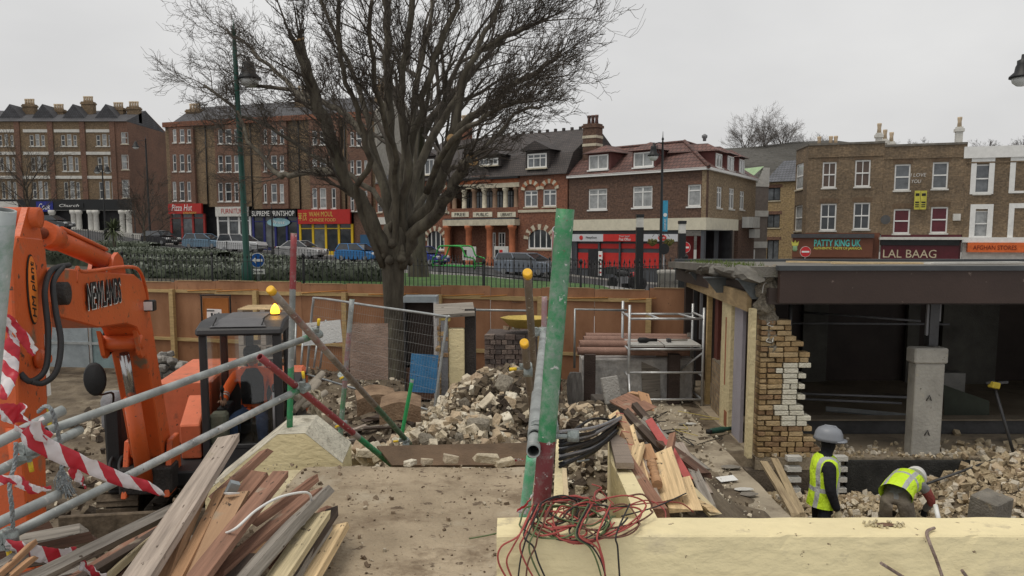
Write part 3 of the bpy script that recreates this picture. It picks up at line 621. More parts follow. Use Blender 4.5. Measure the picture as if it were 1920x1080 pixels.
for xa, xb in ((1080, 1118), (1123, 1158), (1161, 1196), (1199, 1234)):
    for ya, yb in ((457, 466), (474, 503)):
        r = F.rect((xa, ya, xb, yb)); block(F, 'red_panel', red_panel, r[0], r[2], .24, .3, r[1], r[3])
for xa in (1078, 1120.5, 1159.5, 1197.5, 1236):
    u, _ = F.loc(xa, 480); block(F, 'shop_mullion', grey_frame, u - .07, u + .07, .12, .28, 0, sz0 - .03)
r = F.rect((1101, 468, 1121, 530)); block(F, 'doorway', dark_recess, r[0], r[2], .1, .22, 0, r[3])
r = F.rect((1122, 471, 1129, 517)); pb = block(F, 'poster_panel', upvc, r[0], r[2], -.02, .08, r[1], r[3])
for k in range(5): block(F, 'poster_print', ink if k % 2 else red_panel, r[0] + .06, r[2] - .06, -.03, -.022, lerp(r[1], r[3], .1 + k * .17), lerp(r[1], r[3], .17 + k * .17))
r = F.rect((1237, 455, 1270, 530)); block(F, 'brick_pier', brown_brick, r[0], r[2], -.02, .29, 0, sz0 - .005)
for xa in (1316, ): u, _ = F.loc(xa, 480); block(F, 'steel_post', grey_frame, u - .12, u + .12, .02, .26, 0, vb0)
for xa in (1346, 1371): u, _ = G.loc(xa, 480); block(G, 'steel_post', grey_frame, u - .12, u + .12, .02, .26, 0, vb0)
for xa in (1321, 1348): u0, u1 = G.loc(xa, 480)[0], G.loc(xa + 22, 480)[0]; block(G, 'red_panel', mat('dull_red_shop_panel', (.22, .03, .03), bump=0), u0 + .3, u1, 1.6, 1.7, 1.0, vb0 - .4)
block(G, 'rear_wall', brown_brick, G.loc(1384, 450)[0], G.W, .0, .3, 0, vb1 - .03)
acm = mat('air_conditioner_casing', (.55, .55, .52), rough=.5, var=.1, bump=0)
for xa, ya, xb, yb in ((1391, 407, 1398, 427), (1399, 407, 1406, 427), (1407, 407, 1413, 427), (1404, 430, 1413, 446)):
    r = G.rect((xa, ya, xb, yb)); ac = block(G, 'air_conditioner', acm, r[0], r[2] - .05, -.5, -.02, r[1], r[3]); 
# clapboard and render back building, yellow brick building behind
F = Facade('rendered_back_building', 'grey rendered back building with white bands and clapboard gable', (1408, 66), (1437, 66.6), -3.8)
vt = F.loc(1425, 350)[1]; block(F, 'wall', mat('grey_brown_render', (.20, .17, .15)), 0, F.W, 0, 5, 0, vt)
for ya, yb in ((395, 406), (453, 465)): r = F.rect((1408, ya, 1440, yb)); block(F, 'white_band', grimy_white, .05, F.W + .02, -.06, .02, r[1], r[3])
vr = F.loc(1425, 314)[1]
for k in range(6): block(F, 'clapboard', grimy_white, .3 + k * .12, F.W, -.05 - .0 * k, .2, lerp(vt, vr, k / 6) + .005, lerp(vt, vr, (k + 1) / 6))
MB().quad((-.4, -.1, vt + .6), (F.W * .6, -.1, vr + .1), (F.W * .6, 6, vr + .1), (-.4, 6, vt + .6)).build('green_roof', mat('pale_green_roof', (.30, .42, .25)), F.root)
r = F.rect((1408, 468, 1415, 490)); block(F, 'white_door', upvc, r[0], r[2], -.03, .05, 0, r[3])
F = Facade('yellow_brick_building', 'yellow brick building with grey slate roof in the gap between blocks', (1434, 76), (1492, 74), -4.0)
vt = F.loc(1460, 341)[1]; hs = [F.rect(q) for q in ((1438, 352, 1463, 376), (1438, 402, 1462, 427))] + [F.rect((1438, 450, 1460, 488))]
wall(F, 'wall', (0, 0, F.W, vt), hs, brickmat('bright_yellow_stock_brick', (.42, .30, .14), (.30, .21, .11), (.28, .23, .17), gamt=.28), depth=8)
for q in hs: window(F, q, 'mullion', iron_black, glass_grey); block(F, 'lintel', dull_red, q[0] - .2, q[2] + .2, -.015, .05, q[3], q[3] + .3)
vr = F.loc(1460, 311)[1]; MB().prism([(-.3, vt), (4, vr + .8), (8.3, vt)], -.2, F.W + .2, lambda a, c, t: (t, a, c)).build('roof', rowmat('blue_grey_slate', (.11, .115, .13), (.09, .095, .11), rows=.25), F.root)

# ================================================================== right-hand terrace: three houses over shops
A0, B0 = (XA(1512, 57.5), 57.5, 0), (XA(1990, 52.5), 52.5, 0)
full = Facade('tmp', None, A0, B0, -4.2)
def sub(px0, px1): 
    pa, pb = [full.A + full.e * full.loc(q, 380)[0] for q in (px0, px1)]; return (pa.x, pa.y, 0), (pb.x, pb.y, 0)
cornices = mat('grimy_parapet_coping', (.15, .135, .115), var=.3)
def terrace(name, label, xa, xb, top, uppers, lowers, um_, lm_, style, wallm, shopy):
    a, b = sub(xa, xb); F = Facade(name, label, a, b, -4.2); vt = F.loc((xa + xb) / 2, top)[1]
    hs = [F.rect(q) for q in uppers + lowers]; vs0 = F.loc((xa + xb) / 2, shopy)[1]
    wall(F, 'wall', (.003, vs0, F.W - .003, vt), hs, wallm, depth=8)
    for k, q in enumerate(hs):
        window(F, q, style, upvc, (um_ if k < len(uppers) else lm_), ft=.095, sm=grimy_white)
        for j in range(7):                                              # rubbed brick flat arch over the window
            u = lerp(q[0] - .12, q[2] + .12, (j + .5) / 7); MB().box((u, .012, q[3] + .17 + .07 * math.sin(math.pi * (j + .5) / 7)), ((q[2] - q[0] + .24) / 7 - .015, .05, .30), Matrix.Rotation((j - 3) * .06, 3, 'Y')).build('arch_brick', mat('sooty_arch_brick', (.14, .095, .06), var=.3), F.root)
    block(F, 'coping', cornices, 0, F.W - .006, -.08, .4, vt, vt + .14); block(F, 'string_course', wallm, 0, F.W - .006, -.06, .0, vt - .85, vt - .75)
    return F, vt, vs0
F, vt, vs0 = terrace('corner_terrace_house', 'stock brick corner house over the brown takeaway sign', 1512, 1654, 271, [(1542, 304, 1568, 352), (1603, 300, 1632, 350)], [(1538, 382, 1568, 432), (1600, 380, 1631, 430)], mat('window_over_brown_blind', (.10, .07, .055), rough=.2, bump=0), glass_dark, 'sash2', stock, 438)
# splayed side face of the corner house
sa = Vector((XA(1486, 61), 61.0)); G = Facade('side_face', None, (sa.x, sa.y, 0), (F.A.x, F.A.y, 0), -4.2)
_inv = Matrix.Rotation(-F.root.rotation_euler.z, 4, 'Z') @ Matrix.Translation(-F.A); G.root.parent = F.root; G.root.location = _inv @ G.A; G.root.rotation_euler = (0, 0, G.root.rotation_euler.z - F.root.rotation_euler.z)
hs = [G.rect((1492, 307, 1506, 355)), G.rect((1490, 385, 1504, 433))]; wall(G, 'side_wall', (0, vs0, G.W - .002, vt - .004), hs, stock)
for q in hs: window(G, q, 'sash', upvc, glass_pale, ft=.1)
block(G, 'coping', cornices, 0, G.W, -.06, .3, vt - .003, vt + .13)
brown_sign = mat('brown_shop_sign', (.15, .055, .03), rough=.5, var=.1, bump=0); teal = mat('turquoise_lettering', (.12, .52, .46), bump=0); lemon = mat('lemon_lettering', (.62, .60, .12), bump=0)
r = F.rect((1480, 446, 1635, 482)); block(F, 'shop_sign', brown_sign, r[0] + .2, r[2], -.45, .1, r[1], r[3]); block(F, 'shop_canopy', mat('lead_canopy', (.07, .07, .075)), r[0] + .1, r[2] + .05, -.65, .1, r[3] + .003, r[3] + .28)
block(F, 'shop_wall', brown_sign, .02, F.W - .05, -.02, .1, 0, vs0 + .05); block(G, 'shop_wall', brown_sign, 0, G.W, -.02, .1, 0, vs0)
q = F.rect((1526, 449, 1613, 462)); lettering('PATTY KING UK', teal, F.root, ((q[0] + q[2]) / 2, -.47, (q[1] + q[3]) / 2), q[2] - q[0], q[3] - q[1], bold=.03)
q = F.rect((1525, 463, 1615, 469)); lettering('AUTHENTIC TASTE OF JAMAICA', lemon, F.root, ((q[0] + q[2]) / 2, -.47, (q[1] + q[3]) / 2), q[2] - q[0], q[3] - q[1], bold=.02)
q = F.rect((1485, 453, 1496, 471)); um = (q[0] + q[2]) / 2
MB().lathe((um, -.46, q[1]), [(.10, 0), (.17, .12), (.15, .3), (.17, .38)], 12, sy=.1).build('emblem_pot', mat('emblem_green', (.25, .40, .22), bump=0), F.root)
MB().prism([(um - .2, q[1] + .40), (um + .2, q[1] + .40), (um + .26, q[3] + .05), (um + .1, q[3] - .08), (um, q[3] + .12), (um - .1, q[3] - .08), (um - .26, q[3] + .05)], -.475, -.46).build('emblem_crown', lemon, F.root)
for xa in (1540, 1563, 1573, 1650): chimney(F, max(.4, F.loc(xa, 268)[0]), 4 if xa < 1600 else .9, vt + (-.3 if xa < 1600 else 0), .4, .4, .7 if xa < 1600 else .8, grimy_white if xa > 1600 else stock, 1)
F2, vt, vs0 = terrace('middle_terrace_house', 'stock brick house over the maroon restaurant sign with maroon blinds', 1654, 1808, 273, [(1677, 308, 1707, 357), (1748, 304, 1778, 354)], [(1675, 392, 1706, 438), (1745, 388, 1777, 437)], glass_grey, glass_maroon, 'sash', stock, 440)
F = F2; maroon = mat('maroon_shop_sign', (.085, .012, .018), rough=.4, bump=0); cream_l = mat('cream_lettering', (.55, .47, .33), bump=0)
r = F.rect((1648, 450, 1795, 489)); block(F, 'shop_sign', maroon, r[0] + .1, r[2], -.4, .1, r[1] - .2, r[3] - .35); block(F, 'shop_canopy', grimy_white, r[0] - .05, r[2] + .2, -.7, .1, r[3] + .02, r[3] + .2); block(F, 'roller_shutter_box', iron_black, r[0] + .05, r[2] + .02, -.5, .1, r[3] - .36, r[3] + .01)
q = F.rect((1650, 468, 1749, 483)); lettering('LAL BAAG', cream_l, F.root, ((q[0] + q[2]) / 2 + .15, -.42, (q[1] + q[3]) / 2), q[2] - q[0], q[3] - q[1])
block(F, 'shop_wall', maroon, .05, F.W - .05, 0.01, .1, 0, vs0 + .05)
for xa, h in ((1668, .9), (1681, .7), (1807, 1.3)): chimney(F, min(F.W - .4, F.loc(xa, 268)[0]), 3 if xa < 1700 else .9, vt - .2, .42, .42, h + .15, grimy_white, 1)
yb = mat('yellow_letting_board', (.50, .46, .07), rough=.5, bump=0)
for xa, xb in ((1713, 1724), (1724.5, 1736)):
    r = F.rect((xa, 358, xb, 393)); bd = block(F, 'letting_board', yb, r[0], r[2] - .01, -.35, -.30, r[1], r[3])
    for k, (f0, f1) in enumerate(((.72, .86), (.34, .42), (.22, .28), (.12, .17))): block(F, 'board_print', ink, r[0] + .06, r[2] - .07, -.362, -.352, lerp(r[1], r[3], f0), lerp(r[1], r[3], f1))
graf = mat('white_graffiti_paint', (.55, .53, .5), bump=0)
lettering('I LOVE', graf, F.root, (F.loc(1722, 329)[0], -.01, F.loc(1722, 328)[1]), .95, .24, shear=.1, name='graffiti'); lettering('YOU', graf, F.root, (F.loc(1718, 340)[0], -.01, F.loc(1718, 340)[1]), .6, .24, shear=.2, name='graffiti')
u, v = F.loc(1793, 408); MB().b2(u - .22, u + .22, -.25, 0, v - .2, v + .25).build('alarm_box', grimy_white, F.root)
u, v = F.loc(1659, 412); MB().lathe((u, -.4, v), [(.02, .12), (.2, .04), (.32, 0)], 14, 'Y').build('satellite_dish', mat('grey_dish', (.09, .09, .09)), F.root)
F, vt, vs0 = terrace('white_trim_house', 'stock brick house with white window surrounds and orange shop sign', 1808, 1990, 280, [(1827, 308, 1858, 363)], [(1823, 395, 1855, 445)], glass_grey, glass_pale, 'sash', stock, 448)
block(F, 'parapet_band', white_render, -.2, F.W, -.14, .2, F.loc(1850, 296)[1], vt + .25)
for xa, ya, xb, yb_ in ((1820, 296, 1864, 364), (1818, 383, 1861, 447), (1893, 294, 1945, 362), (1890, 381, 1945, 451)):
    r = F.rect((xa, ya, xb, yb_)); t = .32; b = MB().b2(r[0], r[0] + t, -.05, .02, r[1], r[3]); b.b2(r[2] - t, r[2], -.05, .02, r[1], r[3]); b.b2(r[0] + t, r[2] - t, -.05, .02, r[3] - t, r[3]); b.b2(r[0] + t, r[2] - t, -.05, .02, r[1], r[1] + .15); b.build('window_surround', white_render, F.root)
orange = mat('orange_shop_sign', (.62, .13, .03), rough=.4, bump=0); r = F.rect((1812, 455, 1985, 473)); block(F, 'shop_sign', orange, r[0], r[2], -.4, .1, r[1], r[3]); block(F, 'shop_band', white_render, -.05, F.W, -.3, .05, r[3] + .01, r[3] + .35); block(F, 'shop_wall', grimy_white, .05, F.W, .012, .1, 0, vs0)
q = F.rect((1822, 460, 1903, 468)); lettering('AFGHAN STORES', mat('dark_red_lettering', (.16, .02, .01), bump=0), F.root, ((q[0] + q[2]) / 2, -.42, (q[1] + q[3]) / 2), q[2] - q[0], q[3] - q[1])
bpy.data.objects.remove(full.root)
# ================================================================== hills behind
hill_m = mat('wooded_hillside', (.06, .055, .045), var=.35, scale=.05, bump=.4, bscale=.6, bdist=2.0, c2=(.10, .095, .085))
def ridge_hill(name, x0, x1, y0, y1, zt):
    grid(name, frange(x0, x1, 40), frange(y0, y1, 14), lambda x, y: -4 + (zt + 4 - 9 * sstep(75, 130, x)) * sstep(y0, y0 + (y1 - y0) * .4, y) * (.75 + .25 * math.sin((x - x0) / (x1 - x0) * math.pi)) + 1.2 * nz3(x, y, 0, .05), hill_m)
ridge_hill('hill', 20, 420, 130, 330, 28.5)
# ================================================================== bare trees
bark = mat('grey_brown_bark', (.07, .057, .043), var=.45, scale=5, bump=.8, bscale=18, stretch=(1, 1, .25), c2=(.13, .115, .085), spot=(.10, .11, .06), spot_amt=.33, spot_scale=2.5, bdist=.03)
twig_m = mat('dark_twig_bark', (.060, .050, .040), var=.25, bump=0)
cut_m = mat('fresh_sawn_end_grain', (.42, .27, .13), var=.2)
def branch(mb, p, d, L, r, lvl, rng, up=.25, nseg=4, spread=.75, rmin=.006, kids=None, out=None):
    """one tapering branch; returns its points so that side branches can start on it"""
    pts = [p.copy()]; rs = [r]; dd = d.normalized()
    for k in range(nseg):
        j = Vector((rng.gauss(0, 1), rng.gauss(0, 1), rng.gauss(0, 1))) * (.16 + .05 * (3 - lvl if lvl < 3 else 0))
        dd = (dd + j + Vector((0, 0, up * .35)) + (out * .08 if out else Vector())).normalized(); pts.append(pts[-1] + dd * (L / nseg)); rs.append(max(rmin * .7, r * (1 - .72 * (k + 1) / nseg)))
    mb.tube(pts, rs, 6 if lvl >= 3 else (5 if lvl == 2 else 3), caps=False)
    if lvl <= 0: return
    n = kids[lvl] if kids else 5
    for i in range(n):
        t = rng.uniform(.18, 1.0) if i else 1.0; k = min(nseg - 1, int(t * nseg)); f = t * nseg - k
        q = pts[k].lerp(pts[k + 1], min(1, f)); base = (pts[k + 1] - pts[k]).normalized()
        rr = max(rmin, rs[k] * rng.uniform(.45, .65)); side = Vector((rng.gauss(0, 1), rng.gauss(0, 1), rng.gauss(0, 1))); side = (side - base * side.dot(base)).normalized()
        nd = (base * (1 - spread * .45) + side * spread * rng.uniform(.5, 1.1) + (out * .25 if out else Vector())).normalized()
        branch(mb, q, nd, L * rng.uniform(.42, .72) * (1.0 if t > .3 else 1.15), rr, lvl - 1, rng, up, max(3, nseg - 1), spread, rmin, kids, out)
far_twig = mat('hazy_grey_twigs', (.15, .135, .125), var=.2, bump=0)  # paler grey puts the distance haze into the twig colour
def simple_tree(name, label, base, h, seed, r=.2, group=None, kids=(0, 5, 5, 6), limbs=6, lean=(0, 0), rmin=.02, lo=.25, tm=None):
    rng = random.Random(seed); root = empty(name, base, 0, label, 'tree', group); t = MB(); z = 0; top = h * .5
    pts = [Vector((lean[0] * k * .2 + rng.gauss(0, .03) * h * .1, lean[1] * k * .2, top * k / 4)) for k in range(5)]
    t.tube(pts, [r * (1.25 if k == 0 else 1 - .13 * k) for k in range(5)], 8, caps=False); t.build('trunk', bark, root, fix=False)
    c = MB()
    for i in range(limbs):
        f = lerp(lo, 1, (i + .5) / limbs) * 4; k = min(3, int(f)); q = pts[k].lerp(pts[k + 1], f - k); a = i * 2.4 + rng.uniform(-.4, .4); d = Vector((math.cos(a) * .8, math.sin(a) * .8, .9 + .5 * (i / limbs)))
        branch(c, q, d, h * rng.uniform(.34, .5), r * .5, 3, rng, .3, 5, .8, rmin, kids, Vector((math.cos(a), math.sin(a), .3)))
    c.build('crown', tm or twig_m, root, fix=False); return root
for k, (px, py, D, h, sd, lb) in enumerate(((1432, 312, 205, 11.5, 3, 'widest bare tree on the ridge above the gap between blocks'), (1396, 312, 215, 11, 4, 'bare tree at the left end of the ridge clump'), (1465, 312, 208, 11.5, 5, 'bare tree at the right end of the ridge clump'),
     (1525, 310, 235, 8, 6, 'small bare tree showing over the takeaway corner house'), (1694, 310, 240, 6.5, 8, 'faint bare tree behind the middle terrace chimneys'), (1730, 310, 245, 6.5, 9, 'faint treetop behind the maroon restaurant house'), (1845, 310, 240, 6.5, 10, 'low bare treetop behind the white parapet'), (1912, 310, 230, 7, 11, 'bare treetop at the right edge above the white parapet'))):
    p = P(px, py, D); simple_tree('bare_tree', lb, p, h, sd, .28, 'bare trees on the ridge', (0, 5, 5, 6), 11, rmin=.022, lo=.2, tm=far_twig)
def gpt(px, D): x = XA(px, D); return Vector((x, D, zout(x, D)))
for px, D, h, sd, r, lb in ((58, 74, 8.5, 21, .14, 'small bare street tree before the far-left terrace'), (272, 70, 5.5, 22, .09, 'thin bare sapling beside the pale columns'), (1120, 46, .1, 23, .1, None)):
    if lb: simple_tree('street_tree', lb, gpt(px, D), h, sd, r, None, (0, 5, 5, 5), 9, rmin=.012)

# ------------------------------------------------------------------ the big tree in the site
TB = Vector((XA(742, 18.3, -3), 18.3, -3.3))
tree = empty('big_bare_tree', TB, 0, 'huge bare spreading tree in the middle, trunk inside the hoarding', 'tree')
rng = random.Random(41)
def tp(px, py, dd=0): return P(745 + (px - 745) * ((1.05 if px < 745 else .86) if py < 300 else 1), py, 18.3 + dd) - TB
tr = MB(); trunk_pts = [tp(744, 742), tp(744, 700), tp(741, 620), tp(738, 560), tp(737, 505), tp(742, 460), tp(748, 425)]
tr.tube(trunk_pts, [.42, .29, .24, .23, .26, .36, .33], 18)
for k in range(16):                                                   # burrs where limbs were lopped
    a, t = rng.uniform(0, 6.28), rng.uniform(.05, 1); c = trunk_pts[4].lerp(trunk_pts[6], t) + Vector((math.cos(a), math.sin(a), 0)) * .36; tr.lathe(c, [(.02, -.1), (rng.uniform(.06, .14), -.02), (rng.uniform(.05, .1), .08), (.01, .14)], 7)
tr.build('trunk', bark, tree)
limbs = [   # (points (px,py,depth offset)), start radius, end radius
    ([(725, 470, -.2), (690, 400, -.5), (648, 335, -.8), (612, 225, -1.0), (588, 140, -1.1), (568, 76, -1.2)], .23, .13),
    ([(660, 350, -.7), (610, 322, 0), (540, 328, 1.5), (515, 320, 2.2), (482, 268, 3.4), (455, 205, 4.4), (400, 160, 5.2)], .11, .045),
    ([(735, 440, .2), (712, 330, .5), (672, 235, .9), (610, 190, 2.2), (540, 165, 3.8), (470, 158, 5.2)], .17, .05),
    ([(745, 430, .1), (738, 310, .2), (731, 190, .2), (727, 80, .1), (722, -40, 0), (726, -130, 0)], .24, .09),
    ([(750, 430, -.2), (764, 310, -.6), (752, 190, -.8), (768, 70, -.9), (790, -60, -1.2)], .19, .08),
    ([(768, 430, .0), (812, 370, -.3), (868, 262, -.6), (905, 222, -.8), (968, 180, -1.0), (1045, 135, -1.2), (1090, 110, -1.3)], .21, .05),
    ([(775, 440, -.3), (822, 395, -.8), (856, 330, -1.1), (884, 300, -1.3)], .19, .14),
    ([(762, 400, .4), (800, 290, .9), (862, 205, 1.2), (905, 120, 1.4), (948, 40, 1.6), (985, -40, 1.8)], .17, .05),
    ([(755, 380, -.1), (784, 240, -.5), (818, 130, -.7), (858, 40, -.8), (890, -50, -.9)], .17, .07),
    ([(735, 400, .6), (700, 260, 1.0), (668, 140, 1.4), (622, 40, 1.6), (590, -40, 1.8)], .15, .05),
    ([(748, 360, .8), (770, 230, 1.4), (800, 110, 1.8), (820, 0, 2.2)], .15, .06),
    ([(612, 225, -1.0), (560, 165, 1.0), (500, 110, 3.2), (440, 55, 5.0)], .10, .04),
    ([(670, 370, -.8), (690, 300, -1.6), (672, 200, -2.2), (640, 110, -2.6), (640, 0, -2.9)], .12, .05),
    ([(800, 360, -.5), (850, 280, -1.5), (920, 225, -2.2), (990, 195, -2.6), (1040, 190, -2.8)], .10, .04),
    ([(868, 262, -.6), (890, 150, -.6), (935, 90, -.7), (1010, 60, -.8), (1060, 40, -1)], .11, .04),
    ([(770, 410, 1.0), (830, 330, 1.9), (920, 290, 2.6), (1000, 215, 3.0), (1060, 200, 3.2)], .12, .04),
    ([(725, 400, 1.0), (660, 330, 2.0), (590, 290, 3.4), (520, 240, 4.6), (455, 215, 5.4)], .11, .04),
    ([(742, 330, -.8), (722, 220, -1.8), (700, 110, -2.4), (700, 0, -2.8)], .12, .05)]
tw = MB()
for li, (pp, r0, r1) in enumerate(limbs):
    pp = ([(741 + (pp[0][0] - 745) * .3, 500, pp[0][2] * .2)] + pp) if (pp[0][1] >= 330 and li not in (1, 13)) else pp; pts = curve_pts([tp(*q) for q in pp], 4); n = len(pts); lm = MB()
    pts = [q + Vector((rng.gauss(0, .03), rng.gauss(0, .03), rng.gauss(0, .02))) if 2 < i < n - 1 else q for i, q in enumerate(pts)]
    rs = [(.72 if li in (3, 4, 8, 9, 10, 12, 17) else .84) * lerp(r0, r1, (i / (n - 1)) ** .7) for i in range(n)]; lm.tube(pts, rs, 10); lm.build('limb', bark, tree)
    nb = int((10 + (n - 8) * .7) * (.72 if li in (3, 4, 8, 9, 10, 12, 17) else 1.05))
    for i in range(nb):
        t = lerp(.42, 1, (i + rng.random()) / nb); k = min(n - 2, int(t * (n - 1))); f = t * (n - 1) - k; q = pts[k].lerp(pts[k + 1], f); base = (pts[k + 1] - pts[k]).normalized()
        outv = (q - tp(745, 470)); outv.z *= .55; outv = outv.normalized() if outv.length > .1 else Vector((0, 0, 1))
        side = Vector((rng.gauss(0, 1), rng.gauss(0, 1), rng.gauss(0, .8))); side = (side - base * side.dot(base)).normalized()
        d = (base * .55 + side * .75 + outv * .55).normalized(); L = rng.uniform(.5, 1.05) * (1.1 if t > .8 else 1)
        if li in (6,) and t < .9: L *= .5
        if li in (1, 2, 11, 16): L *= 1.3
        branch(tw, q, d, L, max(.016, min(.05, rs[k] * rng.uniform(.18, .36))), 3, rng, .16, 5, .72, .0055, (0, 4, 4, 5), outv)
tw.build('crown', twig_m, tree, fix=False)
for q, d in ((limbs[0][0][-1], (-.3, -.3, 1)), (limbs[6][0][-1], (.6, -.9, .5))):
    c = tp(*q); r_ = .125 if d[0] < 0 else .14; v = Vector(d).normalized(); MB().tube([c - v * .01, c + v * .03], r_, 14).build('sawn_stub', cut_m, tree)
c = tp(860, 262, -.85); v = Vector((.35, -1, .3)).normalized(); MB().tube([c, c + v * .12], .085, 12).build('sawn_stub', cut_m, tree)
simple_tree('second_bare_tree', 'second trunk just behind the big tree, on the lawn', gpt(785, 28) - Vector((0, 0, .3)), 11, 77, .33, None, (0, 4, 5, 5), 7, rmin=.008, lo=.5)

# ================================================================== railings
def railing(name, label, pts, h, sp, bw=.011, spear=True, post_every=2.4, hz=None):
    root = empty(name, pts[0], 0, label, 'railing'); o0 = Vector(pts[0]); P_ = [Vector(p) for p in pts]; L = [0]
    for a, b in zip(P_, P_[1:]): L.append(L[-1] + (b - a).length)
    def at(s):
        for i in range(len(P_) - 1):
            if s <= L[i + 1] or i == len(P_) - 2: return P_[i].lerp(P_[i + 1], (s - L[i]) / (L[i + 1] - L[i]))
    bar = MB().tube([(0, 0, -.4), (0, 0, h)], bw, 5)
    if spear: bar.lathe((0, 0, h), [(bw * 1.7, 0), (bw * 1.9, .03), (.001, .11)], 5)
    bm_ = bar.mesh('bar', iron_black); n = int(L[-1] / sp)
    for i in range(n + 1): obj('bar', bm_, root, at(L[-1] * i / n) - o0)
    m = int(L[-1] / post_every); pm = MB().tube([(0, 0, -.4), (0, 0, h + .05)], .03, 6).lathe((0, 0, h + .05), [(.045, 0), (.05, .05), (.001, .12)], 6).mesh('post', iron_black)
    for i in range(m + 1): obj('post', pm, root, at(L[-1] * i / m) - o0)
    for zz in (.12, h - .1):
        for i in range(m): a, b = at(L[-1] * i / m) - o0, at(L[-1] * (i + 1) / m) - o0; MB().beam(a + V(0, 0, zz), b + V(0, 0, zz), .03, .012).build('rail', iron_black, root)
    return root
def fp(px, D, ztop, h): x = XA(px, D); return V(x, D, ztop - h)
railing('front_railing', 'black spear-topped railing just above the plywood hoarding', [fp(232, 22.6, -.57, .9), fp(720, 22.0, -.66, .9), fp(1000, 20.6, -.80, .9), fp(1285, 19.4, -.60, .9)], .9, .125)
railing('back_railing', 'black railing along the far side of the lawn by the parked cars', [gpt(545, 50) + V(0, 0, .02), gpt(760, 48.5), gpt(960, 46), gpt(1085, 38), gpt(1290, 33)], 1.15, .19, .014)
railing('bed_railing', 'low black railing behind the hedges below the far-left shops', [gpt(80, 72), gpt(220, 70), gpt(345, 66), gpt(470, 60), gpt(545, 52)], 1.1, .25, .016)

# ================================================================== hedges and plants
hedge_m = mat('clipped_hedge_leaf', (.035, .045, .026), var=.35, scale=2, bump=0, c2=(.065, .08, .05), rough=.8); hedge_top = mat('grey_green_hedge_tips', (.22, .24, .20), var=.3, scale=3, bump=0)
def hedge(label, a, b, w_, h, seed, tips=True):
    rng = random.Random(seed); a, b = Vector(a), Vector(b); d = (b - a); L = d.length; root = empty('hedge', a, math.atan2(d.y, d.x), label, 'hedge', 'clipped hedges in the garden bank')
    slope = d.z / L; core = MB(); n = max(6, int(L / .5)); prof = [(-w_ / 2, 0), (-w_ / 2 * 1.05, h * .55), (-w_ * .38, h * .9), (0, h), (w_ * .38, h * .9), (w_ / 2 * 1.05, h * .55), (w_ / 2, 0)]
    for i in range(n + 1):
        for y, z in prof: x = L * i / n; k = 1 + .14 * nz3(x + seed, y * 2, z * 2, .9); core.v.append((x, y * k * .94, z * k * .94 + slope * x - (.3 if z == 0 else 0)))
    q = len(prof)
    for i in range(n):
        for j in range(q - 1): core.f.append((i * q + j, i * q + j + 1, (i + 1) * q + j + 1, (i + 1) * q + j)); core.m.append(0); core.sm.append(True)
    core.build('stems', hedge_m, root)
    lf, tp_ = MB(), MB()
    for i in range(int(L * 260)):
        x = rng.uniform(0, L); t = rng.random(); j = rng.randrange(q - 1); y0, z0 = prof[j]; y1, z1 = prof[j + 1]; y, z = lerp(y0, y1, t), lerp(z0, z1, t); k = 1 + .14 * nz3(x + seed, y * 2, z * 2, .9) + rng.uniform(-.05, .09)
        c = Vector((x, y * k, z * k + slope * x)); s = rng.uniform(.025, .06); m = rot(rng.uniform(0, 6), rng.uniform(0, 6), rng.uniform(0, 6)); (tp_ if z > h * .9 and tips and rng.random() < .75 else lf).add([c + m @ Vector(v) * s for v in ((-1, -.6, 0), (1, -.6, 0), (1, .6, 0), (-1, .6, 0))], [(0, 1, 2, 3)])
    lf.build('leaves', hedge_m, root, fix=False, kind='stuff')
    if tp_.v: tp_.build('pale_tips', hedge_top, root, fix=False, kind='stuff')
def hp(px, py, D): return P(px, py, D)
def ht(px, py, D, h): p = P(px, py, D); return V(p.x, p.y, p.z - h)
hedge('front hedge row running along the railing left of the one-way sign', ht(250, 496, 25, .7), ht(735, 499, 24.5, .7), 1.3, .7, 1)
hedge('second hedge row with pale tips, above the front row', ht(240, 479, 33, .55), ht(715, 493, 30, .55), 1.3, .55, 2)
hedge('third hedge row halfway up the garden bank', ht(70, 462, 42, .7), ht(420, 470, 40, .7), 1.5, .7, 3)
hedge('uppermost hedge row below the parked blue and white cars', ht(270, 462, 55, .7), ht(560, 482, 50, .7), 1.5, .7, 4)
hedge('far-left hedge row below the column shopfronts', ht(40, 446, 60, .8), ht(290, 455, 58, .8), 1.6, .8, 5)
pr = empty('cabbage_palm', gpt(216, 44), 0, 'spiky cabbage palm standing in the hedge bank', 'palm'); MB().tube([(0, 0, -.3), (.02, 0, .7), (.0, 0, 1.35)], [.1, .08, .09], 8).build('trunk', bark, pr)
palm_m = mat('palm_leaf', (.07, .085, .04), var=.3, bump=0); lf = MB(); rng = random.Random(5)
zc = P(216, 432, 44).z - gpt(216, 44).z
for k in range(110):
    a, e_ = rng.uniform(0, 6.28), rng.uniform(-.7, 1.4); d = Vector((math.cos(a) * math.cos(e_), math.sin(a) * math.cos(e_), math.sin(e_))); L = rng.uniform(.75, 1.05); s = d.cross(Vector((0, 0, 1))).normalized() * .035; c = Vector((0, 0, zc)); mid = c + d * L * .55; tip = c + d * L + Vector((0, 0, -.25 * L)); lf.add([c - s, c + s, mid + s, mid - s, tip], [(0, 1, 2, 3), (3, 2, 4)])
MB().tube([(0, 0, 1.3), (0, 0, zc)], .07, 8).build('stem', bark, pr); lf.build('leaves', palm_m, pr, fix=False)

